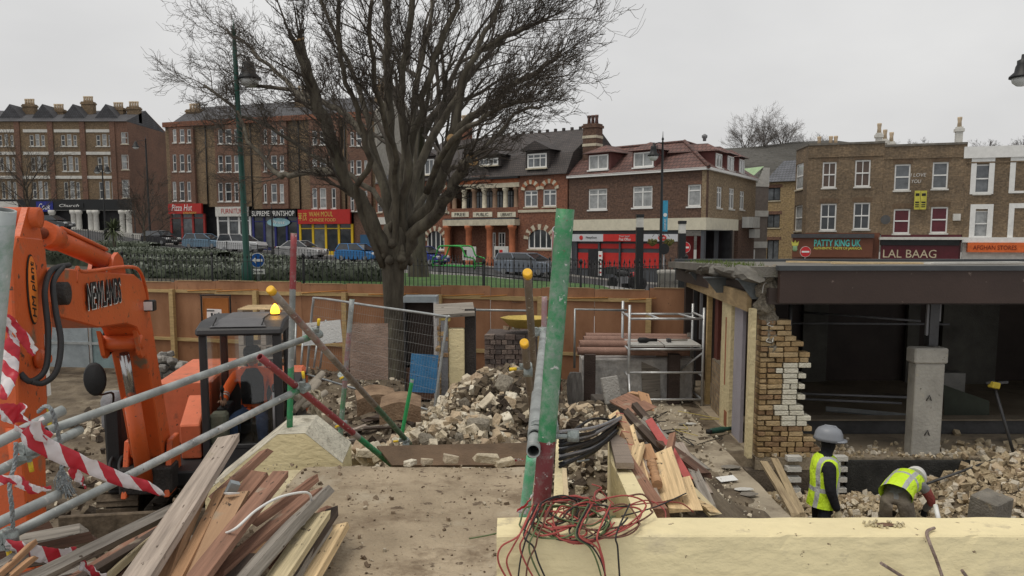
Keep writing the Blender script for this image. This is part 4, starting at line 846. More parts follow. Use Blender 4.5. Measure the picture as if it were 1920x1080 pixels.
# ================================================================== lamp posts, signs, street things
lamp_glass = mat('lamp_glass', (.55, .56, .54), rough=.15, var=.1, bump=0); steel = mat('galvanised_steel', (.36, .38, .38), rough=.45, metal=.6, var=.2, scale=6, bump=.05)
def lamp_post(name, label, base, h, m, arm=.4, side=1, r=.085, arms=(1,), drop=.5, lr=.3, zoff=1.2):
    root = empty(name, base, 0, label, 'lamp post')
    MB().lathe((0, 0, 0), [(r * 1.9, -.3), (r * 1.9, .9), (r * 1.3, 1.05), (r * 1.1, 1.2), (r * .75, h - .5), (r * .5, h - .02), (r * .8, h), (r * .8, h + .05), (r * .3, h + .12), (.01, h + .38)], 12).build('post', m, root)
    for s in arms:
        z = h - zoff; b = MB().tube(curve_pts([(0, 0, z + .35), (s * arm * .35, 0, z + .42), (s * arm * .8, 0, z + .35), (s * arm, 0, z + .12)], 5), .025, 6); b.tube(curve_pts([(0, 0, z - .25), (s * arm * .4, 0, z - .05), (s * arm * .6, 0, z + .3)], 4), .018, 5); b.build('arm', iron_black, root)
        l = MB().lathe((s * arm, 0, z - drop * .5), [(.04, .62), (.05, .5), (.14, .46), (.14, .36), (lr * .55, .3), (lr * .62, .16), (lr, .05), (lr * 1.02, 0), (lr * .9, .01)], 16).build('lantern', iron_black, root)
        MB().lathe((s * arm, 0, z - drop * .5), [(lr * .86, .0), (lr * .72, -.12), (lr * .4, -.2), (.01, -.22)], 14).build('lamp_bowl', lamp_glass, l)
    return root
b_ = gpt(466, 22.7); top = P(451, 62, 22.7).z
lamp_post('green_lamp_post', 'tall dark green lamp post left of the big tree', b_ - V(0, 0, .4), top - b_.z + .4, lamp_green, .36, 1, .085, (1,), .5, .31, 1.0).rotation_euler = (0, R(-1.2), 0)
b_ = gpt(1238, 38); top = P(1241, 262, 38).z
lp = lamp_post('banner_lamp_post', 'black lamp post with blue banner in front of the corner building', b_, top - b_.z, black_paint, .42, -1, .07, (-1,), .4, .27, .55)
z_ = P(1244, 405, 38).z - b_.z; bn = MB().b2(.06, .30, -.01, .01, z_ - .72, z_ + .72).build('banner', mat('blue_banner', (.05, .30, .48), rough=.7, bump=0), lp); MB().lathe((.18, -.02, z_ + .05), [(.09, 0), (.09, .005)], 14, 'Y').build('banner_roundel', upvc, lp)
lettering('LOVE NORWOOD', upvc, lp, (.18, -.015, z_ - .40), .5, .10, rotm=Matrix.Rotation(R(90), 4, 'Y'), name='banner_print')
flower = mat('hanging_basket_flowers', (.30, .22, .05), var=.5, scale=9, bump=0, c2=(.06, .09, .03)); 
for s in (-1, 1):
    zb = P(1240, 456, 38).z - b_.z; MB().tube(curve_pts([(0, 0, zb + .1), (s * .2, 0, zb + .5), (s * .4, 0, zb + .3)], 5), .012, 5).build('basket_hook', iron_black, lp); bk = MB(); rng = random.Random(s + 5)
    for k in range(60): a, t = rng.uniform(0, 6.28), rng.uniform(-.2, 1); c = V(s * .4 + math.cos(a) * .19, math.sin(a) * .19, zb + .02 + t * .14); bk.box(c, (.08, .08, .05), rot(a, t, a))
    bk.lathe((s * .4, 0, zb), [(.02, -.15), (.14, -.08), (.18, .05)], 10); bk.build('hanging_basket', flower, lp)
lamp_post('roadside_lamp_post', 'tall black lamp post at the right edge behind the flat-roofed building', V(XA(1961, 22, 4.5), 22, -3.6), P(1920, 96, 22).z + 3.6, black_paint, .62, -1, .09, (-1,), .5, .31, .45)
lamp_post('twin_lamp_post', 'distant twin-headed lamp post before the far-left terrace', gpt(200, 78), P(200, 312, 78).z - gpt(200, 78).z, black_paint, .5, 1, .08, (1, -1), .4, .3, .3)
lamp_post('street_lamp_post', 'distant lamp post beside the end wall of the far-left terrace', gpt(283, 80), P(280, 262, 80).z - gpt(283, 80).z, black_paint, 1.0, -1, .1, (-1,), .4, .35, .5)
lamp_post('short_lamp_post', 'thin black lamp post in front of the dark blue print shop', gpt(512, 58), P(512, 392, 58).z - gpt(512, 58).z, black_paint, .01, 1, .07, ())
sign_blue = mat('blue_road_sign', (.01, .09, .33), rough=.35, var=.06, bump=0); sign_red = mat('red_road_sign', (.55, .025, .03), rough=.35, var=.06, bump=0)
def sign_post(name, label, base, h): 
    r = empty(name, base, 0, label, 'road sign'); MB().tube([(0, 0.03, -.4), (0, .03, h)], .035, 8).build('post', grey_tin, r); return r
c = P(483, 488, 23.2); bz = zout(c.x, 23.2); s = sign_post('one_way_sign', 'round blue one-way sign with left arrow on the railing', V(c.x, 23.2, bz), c.z - bz + .2); z_ = c.z - bz
MB().lathe((0, 0, z_), [(.21, -.02), (.21, 0)], 28, 'Y').build('sign_rim', upvc, s); MB().lathe((0, -.022, z_), [(.195, -.005), (.195, 0)], 28, 'Y').build('sign_face', sign_blue, s)
MB().prism([(-.15, z_), (-.03, z_ + .10), (-.03, z_ + .035), (.15, z_ + .035), (.15, z_ - .035), (-.03, z_ - .035), (-.03, z_ - .10)], -.036, -.03).build('arrow', upvc, s)
MB().b2(-.20, .20, -.02, 0, z_ - .40, z_ - .25).build('text_plate', upvc, s); lettering('One way', ink, s, (0, -.026, z_ - .325), .32, .09)
def no_entry(label, px, py, D, r_):
    c = P(px, py, D); bz = zout(c.x, D) if c.x < 12 else -3.6; s = sign_post('no_entry_sign', label, V(c.x, D, bz), c.z - bz + r_ * .8); z_ = c.z - bz
    MB().lathe((0, 0, z_), [(r_, -.02), (r_, 0)], 26, 'Y').build('sign_rim', grimy_white, s); MB().lathe((0, -.022, z_), [(r_ * .93, -.005), (r_ * .93, 0)], 26, 'Y').build('sign_face', sign_red, s); MB().b2(-r_ * .7, r_ * .7, -.036, -.03, z_ - r_ * .15, z_ + r_ * .15).build('white_bar', upvc, s)
no_entry('red no-entry sign beside the red shopfront', 1284, 464, 40, .28); no_entry('red no-entry sign in front of the brown takeaway sign', 1510, 472, 50, .34)
c = P(1245, 467, 36); bz = zout(c.x, 36); s = sign_post('sign_back', 'round black back of a road sign below the banner', V(c.x, 36, bz), c.z - bz); MB().lathe((0, -.01, c.z - bz), [(.24, -.02), (.24, 0)], 22, 'Y').build('sign_disc', black_paint, s)
for px, py, D, lb in ((1198, 402, 30, 'taller black square post with pale band near its top'), (1277, 414, 31, 'shorter black square post with pale band by the no-entry sign')):
    b_ = gpt(px, D); t = P(px, py, D).z - b_.z; r = empty('banded_post', b_, 0, lb, 'post', 'banded black posts'); MB().b2(-.13, .13, -.13, .13, -.4, t - .48).build('shaft', black_paint, r); MB().b2(-.12, .12, -.12, .12, t - .479, t - .12).build('pale_band', grimy_white, r); MB().b2(-.14, .14, -.14, .14, t - .119, t).build('cap', black_paint, r)
b_ = V(XA(1252, 21.5), 21.5, -2.0); t = P(1252, 506, 21.5).z + 2.0; r = empty('litter_bin', b_, 0, 'round pale stone litter bin with meander pattern behind the hoarding', 'bin')
stone_g = mat('grey_cast_stone', (.34, .33, .30), var=.2, bump=.2); MB().lathe((0, 0, 0), [(.26, 0), (.27, t - .12), (.30, t - .1), (.30, t - .02), (.24, t), (.2, t), (.2, t - .1)], 20).build('drum', stone_g, r)
mb = MB()
for k in range(5):
    a = -math.pi / 2 + (k - 2) * .42; m = Matrix.Rotation(a + math.pi / 2, 3, 'Z')
    for x0, z0, x1, z1 in ((-.035, .02, -.035, .12), (-.035, .12, .035, .12), (.035, .12, .035, .05), (.035, .05, 0, .05), (0, .05, 0, .09)): mb.beam(m @ V(x0, -.272, t - .42 + z0), m @ V(x1, -.272, t - .42 + z1), .014, .012, up=m @ V(0, 1, 0))
mb.build('meander_pattern', mat('darker_grey_stone', (.2, .19, .17)), r)  # meander bars in a darker stone tone than the drum

# ================================================================== parked cars
tyre_m = mat('black_rubber', (.018, .018, .018), rough=.8, var=.2, bump=.05); rim_m = mat('alloy_rim', (.35, .36, .37), rough=.35, metal=.7, bump=0); car_glass = mat('car_glass', (.025, .03, .035), rough=.05, var=.3, bump=0, spec=.7)
hl_m = mat('headlamp_lens', (.65, .66, .66), rough=.1, bump=0); rl_m = mat('rear_lamp_red', (.25, .01, .01), rough=.2, bump=0)
def car(label, px, D, heading, c, kind='hatch', L=4.0, H=1.46):
    b_ = gpt(px, D) + V(0, 0, .05); root = empty('parked_car', b_, R(heading), label, 'car', 'cars parked along the road')
    pm = mat('car_paint_%.2f_%.2f_%.2f' % c, c, rough=.3, metal=.2, var=.06, bump=0, spec=.5, coat=.5, spot=tuple(x * .7 for x in c), spot_amt=.2); W = 1.7; h = L / 2
    prof = {'hatch': [(-h, .35), (-h, .8), (-h + .15, .95), (-h * .5, .98), (h * .35, .92), (h * .85, .75), (h, .55), (h - .02, .3), (h * .75, .22), (-h * .8, .22)], 'suv': [(-h, .4), (-h, 1.0), (-h * .5, 1.05), (h * .4, 1.02), (h * .92, .9), (h, .65), (h, .35), (h * .8, .28), (-h * .8, .28)]}['suv' if kind == 'suv' else 'hatch']
    bd = MB(); n = len(prof)
    for y, k in ((-W / 2, .93), (-W / 2 + .09, 1.0), (W / 2 - .09, 1.0), (W / 2, .93)): bd.v += [(x * (.985 if k < 1 else 1), y, .25 + (z - .25) * (k if z > .5 else 1)) for x, z in prof]
    for a in range(3):
        for i in range(n): j = (i + 1) % n; bd.f.append((a * n + i, a * n + j, (a + 1) * n + j, (a + 1) * n + i)); bd.m.append(0); bd.sm.append(False)
    bd.f += [tuple(range(n)), tuple(range(4 * n - 1, 3 * n - 1, -1))]; bd.m += [0, 0]; bd.sm += [False, False]; body = bd.build('body', pm, root)
    zb = prof[3][1] - .02 if kind != 'suv' else 1.03; x0, x1, x2, x3 = (-h + .12, -h + .38, h * .12, h * .52) if kind != 'saloon' else (-h * .72, -h * .42, h * .08, h * .48)
    if kind == 'suv': x0, x1 = -h + .05, -h + .22
    g = MB(); yb, yt = W / 2 - .06, W / 2 - .24
    g.add([(x0, -yb, zb), (x3, -yb, zb), (x2, -yt, H - .03), (x1, -yt, H - .03), (x0, yb, zb), (x3, yb, zb), (x2, yt, H - .03), (x1, yt, H - .03)], [(0, 1, 2, 3), (7, 6, 5, 4), (0, 3, 7, 4), (1, 5, 6, 2)]); g.build('windows', car_glass, root)
    rf = MB().add([(x1 - .06, -yt - .02, H - .04), (x2 + .08, -yt - .02, H - .04), (x2 + .08, yt + .02, H - .04), (x1 - .06, yt + .02, H - .04), (x1 + .1, -yt + .12, H), (x2 - .06, -yt + .12, H), (x2 - .06, yt - .12, H), (x1 + .1, yt - .12, H)], [(0, 1, 5, 4), (1, 2, 6, 5), (2, 3, 7, 6), (3, 0, 4, 7), (4, 5, 6, 7)]); rf.build('roof', pm, root)
    for sy in (-1, 1):
        for xa, xb in ((x0, x1), (x3, x2), ((x0 + x3) / 2 - .05, (x1 + x2) / 2 - .05)): MB().beam((xa, sy * (yb + .005), zb), (xb, sy * (yt + .008), H - .03), .06, .03, up=(0, 1, 0)).build('pillar', pm, root)
    for sx in (-1, 1):
        for sy in (-1, 1):
            t = MB().lathe((sx * L * .31, sy * (W / 2 - .10), .31), [(.2, -.1), (.31, -.09), (.31, .09), (.2, .1)], 16, 'Y').build('wheel', tyre_m, root); MB().lathe((sx * L * .31, sy * (W / 2 - .0), .31), [(.19, -.02), (.17, .012), (.05, .018)], 12, 'Y').build('rim', rim_m, t)
    for sy in (-1, 1): MB().box((h - .12, sy * .6, .66), (.22, .34, .14), rot(0, .3, 0)).build('headlight', hl_m, root); MB().box((-h + .02, sy * .66, .82), (.08, .2, .26)).build('rear_light', rl_m, root)
    MB().b2(h - .02, h + .015, -.27, .27, .42, .52).build('number_plate', upvc, root); return root
car('dark hatchback parked below the end wall of the far-left terrace', 303, 79, -32, (.02, .02, .024), L=4.2)
car('grey car nearest the far-left column shopfronts', 100, 84, -8, (.05, .055, .06), L=4.3)
car('pale blue hatchback parked outside the red takeaway shop', 386, 76, -14, (.16, .27, .38), L=4.0)
car('white off-roader parked beside the green lamp post', 455, 73, -16, (.55, .56, .57), 'suv', 4.3, 1.65)
car('silver saloon parked outside the yellow shopfront', 566, 68, -20, (.42, .42, .42), 'saloon', 4.3)
car('bright blue small car parked left of the big tree trunk', 674, 64, -24, (.03, .17, .42), L=3.7)
car('dark blue car half hidden behind the second trunk', 795, 60, -30, (.02, .04, .25), L=3.7)
car('silver-blue estate car parked outside the library', 990, 52, -34, (.19, .22, .27), 'suv', 4.3, 1.5)
# green cycle stand in the outline of a car
cg = paint('green_tube_paint', (.02, .28, .04), rough=.4, dirt=.1); b_ = gpt(858, 55); r = empty('cycle_stand', b_, R(-33), 'green tubular cycle stand shaped like a car outline by the library', 'cycle stand')
for y in (-.6, .6): MB().tube(curve_pts([(-1.7, y, .1), (-1.7, y, .8), (-1.45, y, .95), (-1.2, y, 1.5), (-.9, y, 1.65), (.5, y, 1.65), (.85, y, 1.5), (1.1, y, 1.0), (1.75, y, .85), (1.85, y, .6), (1.85, y, .1)], 3), .055, 7).build('outline_hoop', cg, r); MB().tube([(-1.7, y, .3), (1.85, y, .3)], .05, 7).build('lower_rail', cg, r)
for x, z in ((-.9, 1.65), (.5, 1.65), (1.85, .5), (-1.7, .6)): MB().tube([(x, -.6, z), (x, .6, z)], .05, 7).build('cross_bar', cg, r)
for px, D, lb in ((880, 58.5, 'white notice board left of the library steps'), (940, 57.5, 'notice board with red poster right of the library steps')):
    b_ = gpt(px, D); r = empty('notice_board', b_, R(-33), lb, 'notice board'); z0 = P(px, 488, D).z - b_.z; MB().b2(-.6, .6, -.03, .03, z0, z0 + 1.0).build('board', grimy_white, r)
    for x in (-.55, .55): MB().b2(x - .04, x + .04, -.02, .04, 0, z0 + .02).build('leg', iron_black, r)
    for k in range(3): MB().b2(-.5 + k * .35, -.22 + k * .35, -.04, -.032, z0 + .2, z0 + .75).build('poster', red_panel if (k == 1 and px > 900) else (pale_sign if k else ink), r)
# motorbikes parked by the red shopfront
def motorbike(label, px, D, ang, c):
    r = empty('parked_motorbike', gpt(px, D) + V(0, 0, .06), R(ang), label, 'motorbike', 'motorbikes by the red shopfront'); pm = paint('bike_paint_%.2f' % c[0], c, rough=.3)
    for x in (-.65, .65): MB().lathe((x, 0, .3), [(.2, -.05), (.3, -.05), (.3, .05), (.2, .05)], 16, 'Y').build('wheel', tyre_m, r)
    MB().lathe((-.1, 0, .75), [(.05, -.4), (.16, -.2), (.2, .1), (.14, .35), (.03, .45)], 10, 'X').build('fuel_tank', pm, r); MB().box((-.45, 0, .82), (.6, .24, .12)).build('seat', tyre_m, r); MB().box((0, 0, .45), (.5, .26, .36)).build('engine', grey_tin, r)
    b = MB().tube([(.65, -.08, .3), (.45, -.08, .95)], .03, 6); b.tube([(.65, .08, .3), (.45, .08, .95)], .03, 6); b.tube([(.42, -.35, 1.02), (.42, .35, 1.02)], .018, 6); b.build('fork', iron_black, r); MB().box((-.75, 0, .95), (.38, .4, .36)).build('top_box', black_paint, r)
motorbike('black motorbike with top box before the red shop panels', 1168, 41, 30, (.02, .02, .02)); motorbike('red motorbike right of the black one by the shop', 1190, 42, 40, (.4, .03, .03))
# ================================================================== demolition site: ground
mud = mat('churned_mud', (.100, .070, .045), var=.45, scale=1.6, bump=.6, bscale=9, c2=(.20, .16, .11), spot=(.28, .235, .165), spot_amt=.38, spot_scale=1.1, bdist=.05, rough=.9)
dusty = mat('trodden_dusty_screed', (.34, .29, .215), var=.2, scale=1.2, bump=.2, bscale=25, spot=(.13, .10, .07), spot_amt=.42, spot_scale=.9)
BUMPS = [(-.12, 10.1, 1.55, 1.35, 1.8), (-.65, 8.4, 1.32, 1.35, 1.4), (.95, 9.6, 1.2, .8, 1.7), (-1.55, 7.3, 1.0, .45, .7), (1.55, 7.4, 1.05, .75, 1.8), (.6, 6.4, .8, .5, 1.2)]
def heap(x, y): return max(h * math.exp(-((x - a) / rx) ** 2 - ((y - b) / ry) ** 2) for a, b, h, rx, ry in BUMPS)
def zsite(x, y):
    z = -3.3 + .10 * nz3(x, y, 1, .55) + .07 * nz3(x, y, 3, 1.9)
    if x > 1.6: z = lerp(z, -3.12, sstep(1.6, 2.1, x) * sstep(7.2, 8.4, y))
    z += heap(x, y) + .05 * nz3(x, y, 5, 4.2)
    if x > 2.85 and y < 11.2:
        t = sstep(8.4, 10.6, y); z = lerp(z, -4.15 + t * (.52 + .58 * sstep(5.2, 7.0, x)) + .10 * nz3(x, y, 2, 1.8), sstep(2.85, 3.15, x))
    if x < -3.0: z += -.18 * sstep(-3, -3.8, x) * (1 - sstep(11, 13, y))
    return z
grid('site_ground', frange(-17, 12.5, 240), frange(3.0, 21.8, 150), zsite, mud, hole=lambda x, y: (x > 3.6 and y > 11.1) or y > YH(x) + .6)
grid('trodden_path', frange(1.75, 3.1, 18), frange(7.6, 15.3, 60), lambda x, y: max(-3.10 + .02 * nz3(x, y, 0, 1.5), zsite(x, y) - .03 if x < 2.3 else -9), dusty)
# ------------------------------------------------------------------ plywood hoarding
ply = mat('brown_hoarding_plywood', (.31, .145, .070), rough=.65, var=.2, scale=1.6, bump=.05, c2=(.40, .205, .11), stretch=(1, 1, .4), spot=(.20, .09, .05), spot_amt=.36, spot_scale=2.6)
new_pine = mat('new_pine_batten', (.48, .34, .16), var=.2, scale=5, bump=.1, stretch=(1, 1, 5)); pale_edge = mat('cut_plywood_edge', (.42, .30, .17), var=.2)
HA, HB = V(XA(-90, 22.6), 22.6, -3.45), V(XA(1292, 17.4), 17.4, -3.45); HD = HB - HA; HL = HD.length
hoard = empty('plywood_hoarding', HA, math.atan2(HD.y, HD.x), 'long brown plywood hoarding with pine rails along the back of the site', 'hoarding'); HT = 2.28
n = int(HL / 1.22); rng = random.Random(3)
for i in range(n + 1):
    x0, x1 = i * 1.22, min((i + 1) * 1.22, HL); tp_z = HT + rng.uniform(-.03, .03)
    if x1 - x0 > .2: MB().b2(x0 + .004, x1 - .004, rng.uniform(0, .012), .03, 0, tp_z).build('plywood_panel', ply, hoard)
    if x1 - x0 > .2 and rng.random() < .8: MB().b2(x0 + .1, x1 - .1, -.004, .034, tp_z + .001, tp_z + .014).build('panel_edge', pale_edge, hoard)
    if i % 1 == 0 and i < n:
        s0 = i * 1.22
        for zz in (HT - .30, HT - 1.55): MB().b2(s0 + .003, s0 + 1.217, -.05, -.002, zz + rng.uniform(-.015, .015), zz + .085).build('rail', new_pine, hoard)
    if i % 2 == 0: MB().b2(i * 1.22 - .06, i * 1.22 + .06, -.16, -.052, -.1, HT - .20).build('post', new_pine, hoard)
for i in range(9):
    x = U(4, HL - 1); MB().tube([(x, -.06, HT - .24), (x + U(.5, 1.4), -.07, HT - .19 + U(-.04, .05))], .012, 5).build('loose_wire', mat('orange_twine', (.5, .22, .06)), hoard)
# grey steel gate leaves
galv = mat('weathered_galvanised_sheet', (.30, .34, .36), rough=.5, metal=.35, var=.2, scale=2.5, bump=.08, spot=(.42, .44, .44), spot_amt=.35, spot_scale=3)
ga, gb = V(XA(50, 19.2), 19.2, -3.2), V(XA(214, 18.9), 18.9, -3.2); gd = gb - ga; GL = gd.length
gate = empty('steel_gate', ga, math.atan2(gd.y, gd.x), 'grey galvanised sheet steel gate panels behind the digger arm', 'gate'); gt = P(130, 560, 19.2).z + 3.2
for k, (a, b) in enumerate(((0, .70), (.70, 1.0))):
    for z0, z1 in ((.05, .62), (.66, gt)): MB().b2(GL * a + .05, GL * b - .05, 0, .03, z0, z1).build('sheet_panel', galv if k == 0 else mat('teal_grey_sheet', (.20, .27, .28), rough=.5, metal=.3), gate)
    MB().b2(GL * a, GL * a + .06, -.03, .05, 0, gt).build('frame_post', steel, gate); MB().b2(GL * a + .06, GL * b, -.025, .04, .61, .67).build('frame_rail', steel, gate)
MB().b2(GL - .06, GL, -.03, .05, 0, gt).build('frame_post', steel, gate)
# ------------------------------------------------------------------ deck and cream parapets
deck_m = mat('earth_caked_concrete', (.33, .26, .175), var=.2, scale=1.6, bump=.4, bscale=34, c2=(.45, .365, .255), spot=(.19, .14, .09), spot_amt=.43, spot_scale=2.1, bdist=.02)
cream = mat('cream_masonry_paint', (.74, .64, .385), rough=.8, var=.09, scale=4, bump=.25, bscale=20, stretch=(.8, 1, 1.4), spot=(.40, .34, .23), spot_amt=.33, spot_scale=8, bdist=.011)
cream_dirty = mat('dirty_cream_masonry', (.55, .48, .31), rough=.85, var=.15, scale=2.5, bump=.4, bscale=18, spot=(.26, .235, .18), spot_amt=.42, spot_scale=3)
DZ = -1.7
de = PZ(880, 869, DZ).y
dk = grid('walkway_deck', frange(-1.75, .2, 60), frange(1.2, de, 90), lambda x, y: DZ + .012 * nz3(x, y, 0, 2.2) + .006 * nz3(x, y, 4, 9) - (.03 * sstep(de - .12, de, y)) - .2 * sstep(-1.5, -1.75, x), deck_m)
MB().b2(-1.72, .19, 1.2, de - .005, -3.7, DZ - .05).build('deck_base', cream_dirty, kind='structure')
b = MB(); pp = [(384, 925), (520, 815), (572, 813), (642, 869)]; f_ = [P(x, y, 6.05) for x, y in pp]; k_ = [P(x, y, 6.05) + V(-.04, .55, .02) for x, y in pp]
pier = empty('cream_end_pier', f_[1] - V(0, 0, 2), 0, 'cream painted end pier with chipped sloping top beside the timber pile', 'pier'); o_ = f_[1] - V(0, 0, 2)
body = MB().add([p - o_ for p in (f_ + k_)] + [V(p.x, p.y, -3.6) - o_ for p in (f_ + k_)], [(0, 1, 9, 8), (1, 2, 10, 9), (2, 3, 11, 10), (4, 12, 13, 5), (5, 13, 14, 6), (6, 14, 15, 7), (3, 7, 15, 11), (0, 8, 12, 4)]); body.build('pier_body', cream, pier)
MB().add([p - o_ + V(0, 0, .003) for p in (f_ + k_)], [(0, 1, 5, 4), (1, 2, 6, 5), (2, 3, 7, 6)]).build('weathered_top', mat('mossy_white_coping', (.52, .49, .40), var=.25, scale=6, bump=.4, spot=(.24, .22, .17), spot_amt=.42, spot_scale=7), pier)
mw = empty('cream_parapet', V(0, 2.5, -.95), 0, 'long cream painted parapet wall across the bottom right', 'wall'); yb_, yf_ = PZ(1400, 970, -.95).y, PZ(1400, 1004, -.95).y; xl = XA(931, yf_, -.95)
b = MB(); n = 160; xs = [lerp(xl, 4.2, i / n) for i in range(n + 1)]
ring = [(yf_, -1.2), (yf_, -.12), (yf_, -.05), (yf_ + .001, -.006), (yf_ + .006, 0), (yb_ - .05, .002), (yb_ - .006, .001), (yb_, -.006), (yb_, -1.2)]
for i, x in enumerate(xs):
    for j, (y, z) in enumerate(ring): a = .003 * nz3(x * 3, y * 7, z * 5, 2.2) + (max(0, nz3(x, j, 0, 14) - .25) * .02 if 2 < j < 5 else 0); b.v.append((x, y + (a if j < 5 else -a) - 2.5, z - (a if z > -.5 else 0)))
q = len(ring)
for i in range(n):
    for j in range(q - 1): b.f.append((i * q + j, i * q + j + 1, (i + 1) * q + j + 1, (i + 1) * q + j)); b.m.append(0); b.sm.append(False)
b.f.append(tuple(range(q))); b.m.append(0); b.sm.append(False); b.build('wall_body', cream, mw)
c = PZ(1660, 985, -.948) - V(0, 2.5, -.95); hb = MB()
rngh = random.Random(4); hp_ = [(c.x + .055 * math.cos(a) * rngh.uniform(.7, 1.1), c.y + .02 * math.sin(a) * rngh.uniform(.6, 1.1), .0045) for a in [k * .52 for k in range(12)]]
hb.add(hp_ + [(c.x, c.y, .005)], [(i, (i + 1) % 12, 12) for i in range(12)]); hb.build('broken_pocket', mat('broken_brick_core', (.16, .09, .055), var=.4, scale=30, bump=.5), mw)
cr = MB()
for k in range(26):
    a = rngh.uniform(0, 6.28); r_ = rngh.uniform(.7, 1.3); cr.box((c.x + .06 * r_ * math.cos(a), c.y + .022 * r_ * math.sin(a), .006), (rngh.uniform(.006, .018), .008, .006), rot(a, r_, a))
cr.build('crumbled_render', cream_dirty, mw, kind='stuff')
rust = mat('rusty_bar', (.22, .15, .12), rough=.8, var=.35, scale=20, bump=.3, bscale=60, c2=(.36, .28, .24))
for i, (pts, lb) in enumerate((([(1752, 990, 2.5), (1738, 997, 2.48), (1742, 1015, 2.44), (1755, 1048, 2.42), (1768, 1085, 2.40)], 'bent rusty bar hooked over the parapet edge'), ([(1652, 1056, 2.40), (1668, 1066, 2.42), (1700, 1086, 2.45)], 'straight rusty bar stub left of the hooked bar'), ([(1804, 1070, 2.40), (1815, 1085, 2.45)], 'short rusty bar stub at the bottom edge, right of the hooked bar'))):
    MB().tube(curve_pts([P(*q) for q in pts], 5), .0052, 8).build('rusty_bar', rust, label=lb, cat='metal bar', group='rusty bars in the parapet')
# stair walls beyond the parapet
sw = empty('stair_wall', V(.95, 5, -3.3), 0, 'cream stair side wall with sloping top under the timber pile', 'wall')
A_ = [P(1196, 975, 4.9), P(1160, 892, 6.3), P(1146, 868, 6.8), P(1140, 812, 8.2)]; B_ = [p + V(.13, .02, 0) for p in A_]; o_ = V(.95, 5, -3.3); b = MB()
for i in range(3):
    a0, a1, b0, b1 = A_[i] - o_, A_[i + 1] - o_, B_[i] - o_, B_[i + 1] - o_; lo = lambda p: V(p.x, p.y, -.4)
    b.quad(a0, a1, b1, b0); b.quad(a0, lo(a0), lo(a1), a1); b.quad(b0, b1, lo(b1), lo(b0))
b.quad(A_[0] - o_, B_[0] - o_, V(B_[0].x - o_.x, B_[0].y - 5, -.4), V(A_[0].x - o_.x, A_[0].y - 5, -.4)); b.build('wall_body', cream, sw)
MB().beam((A_[1] + B_[1]) / 2 - o_ + V(0, .1, .05), (A_[3] + B_[3]) / 2 - o_ + V(0, 0, .05), .15, .05).build('coping_board', mat('grey_brown_coping', (.26, .21, .17), var=.2, stretch=(1, 6, 1)), sw)
iw = empty('inner_stair_wall', V(.3, 5, -3.3), 0, 'thin cream stair wall edge right behind the red and green pole', 'wall'); b = MB(); A_ = [P(1036, 975, 4.4), P(1043, 820, 7.0)]; o_ = V(.3, 5, -3.3)
for p, q in ((A_[0], A_[1]),):
    w_ = V(.06, 0, 0); a0, a1, b0, b1 = p - o_, q - o_, p + w_ - o_, q + w_ - o_; lo = lambda v: V(v.x, v.y, -.3); b.add([a0, a1, b1, b0, lo(a0), lo(a1), lo(b1), lo(b0)], [(0, 1, 2, 3), (0, 4, 5, 1), (3, 2, 6, 7), (0, 3, 7, 4), (1, 5, 6, 2)])
b.build('wall_body', cream, iw); MB().beam(P(1058, 880, 5.4) - o_, P(1064, 972, 4.3) - o_, .03, .02).build('timber_strip', mat('pale_softwood', (.60, .48, .30), var=.15, stretch=(1, 1, 6)), iw)

mort0 = mat('earthy_footing', (.13, .105, .08), var=.4, bump=.4)
# ================================================================== half-demolished flat-roofed building on the right
FB = V(XA(1417, 11, -3), 11.0, -3.1)
fbld = empty('flat_roofed_building', FB, 0, 'half-demolished flat-roofed building with brown fascia and open dark front', 'building')
def fb(p): return Vector(p) - FB
brown_f = mat('brown_steel_fascia', (.048, .030, .024), rough=.55, var=.14, scale=1.5, bump=.03, spot=(.075, .055, .045), spot_amt=.2, spot_scale=4); felt = mat('roofing_felt', (.16, .15, .13), var=.3, scale=1.5, bump=.2, spot=(.09, .10, .05), spot_amt=.35)
lead = mat('dark_lead_flashing', (.06, .065, .07), rough=.5, bump=.05); int_dark = mat('interior_shade_brown', (.055, .040, .034), rough=.6, var=.3, scale=.8, bump=.05); int_grey = mat('interior_shade_plaster', (.115, .11, .095), var=.4, scale=1.2); floor_m = mat('dusty_concrete_floor', (.30, .245, .175), var=.25, scale=1.0, bump=.25, spot=(.10, .085, .07), spot_amt=.38, spot_scale=.8)  # interior brown and plaster darkened to paint in the shade under the roof
rz = P(1600, 498, 10.8).z; rb = P(1600, 489, 17.1).z; xr = 14.0
rzf = lambda d: lerp(rz, rb, (d - 10.8) / 6.3)
def Bx(name, m, x0, x1, y0, y1, z0, z1, parent=None, bevel=0):
    return MB().b2(x0 - FB.x, x1 - FB.x, y0 - FB.y, y1 - FB.y, z0 - FB.z, z1 - FB.z).build(name, m, parent or fbld, bevel=bevel)
xf = XA(1460, 10.8, -.7)
Bx('fascia', brown_f, xf, xr, 10.75, 10.85, P(1600, 568, 10.8).z, rz - .065); Bx('fascia_flashing', lead, xf - .03, xr, 10.72, 10.86, rz - .064, rz)
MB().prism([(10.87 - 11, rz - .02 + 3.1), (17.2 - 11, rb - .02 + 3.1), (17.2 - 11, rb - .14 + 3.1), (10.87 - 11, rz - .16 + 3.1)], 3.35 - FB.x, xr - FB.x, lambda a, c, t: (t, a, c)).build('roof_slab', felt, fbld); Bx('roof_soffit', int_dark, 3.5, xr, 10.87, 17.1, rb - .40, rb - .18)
Bx('roof_upstand', lead, 3.5, xr, 17.1, 17.3, rb - .2, P(1600, 486, 17.1).z)
fl = Bx('floor_slab', floor_m, 3.42, xr, 10.98, 17.2, -3.28, -3.10)
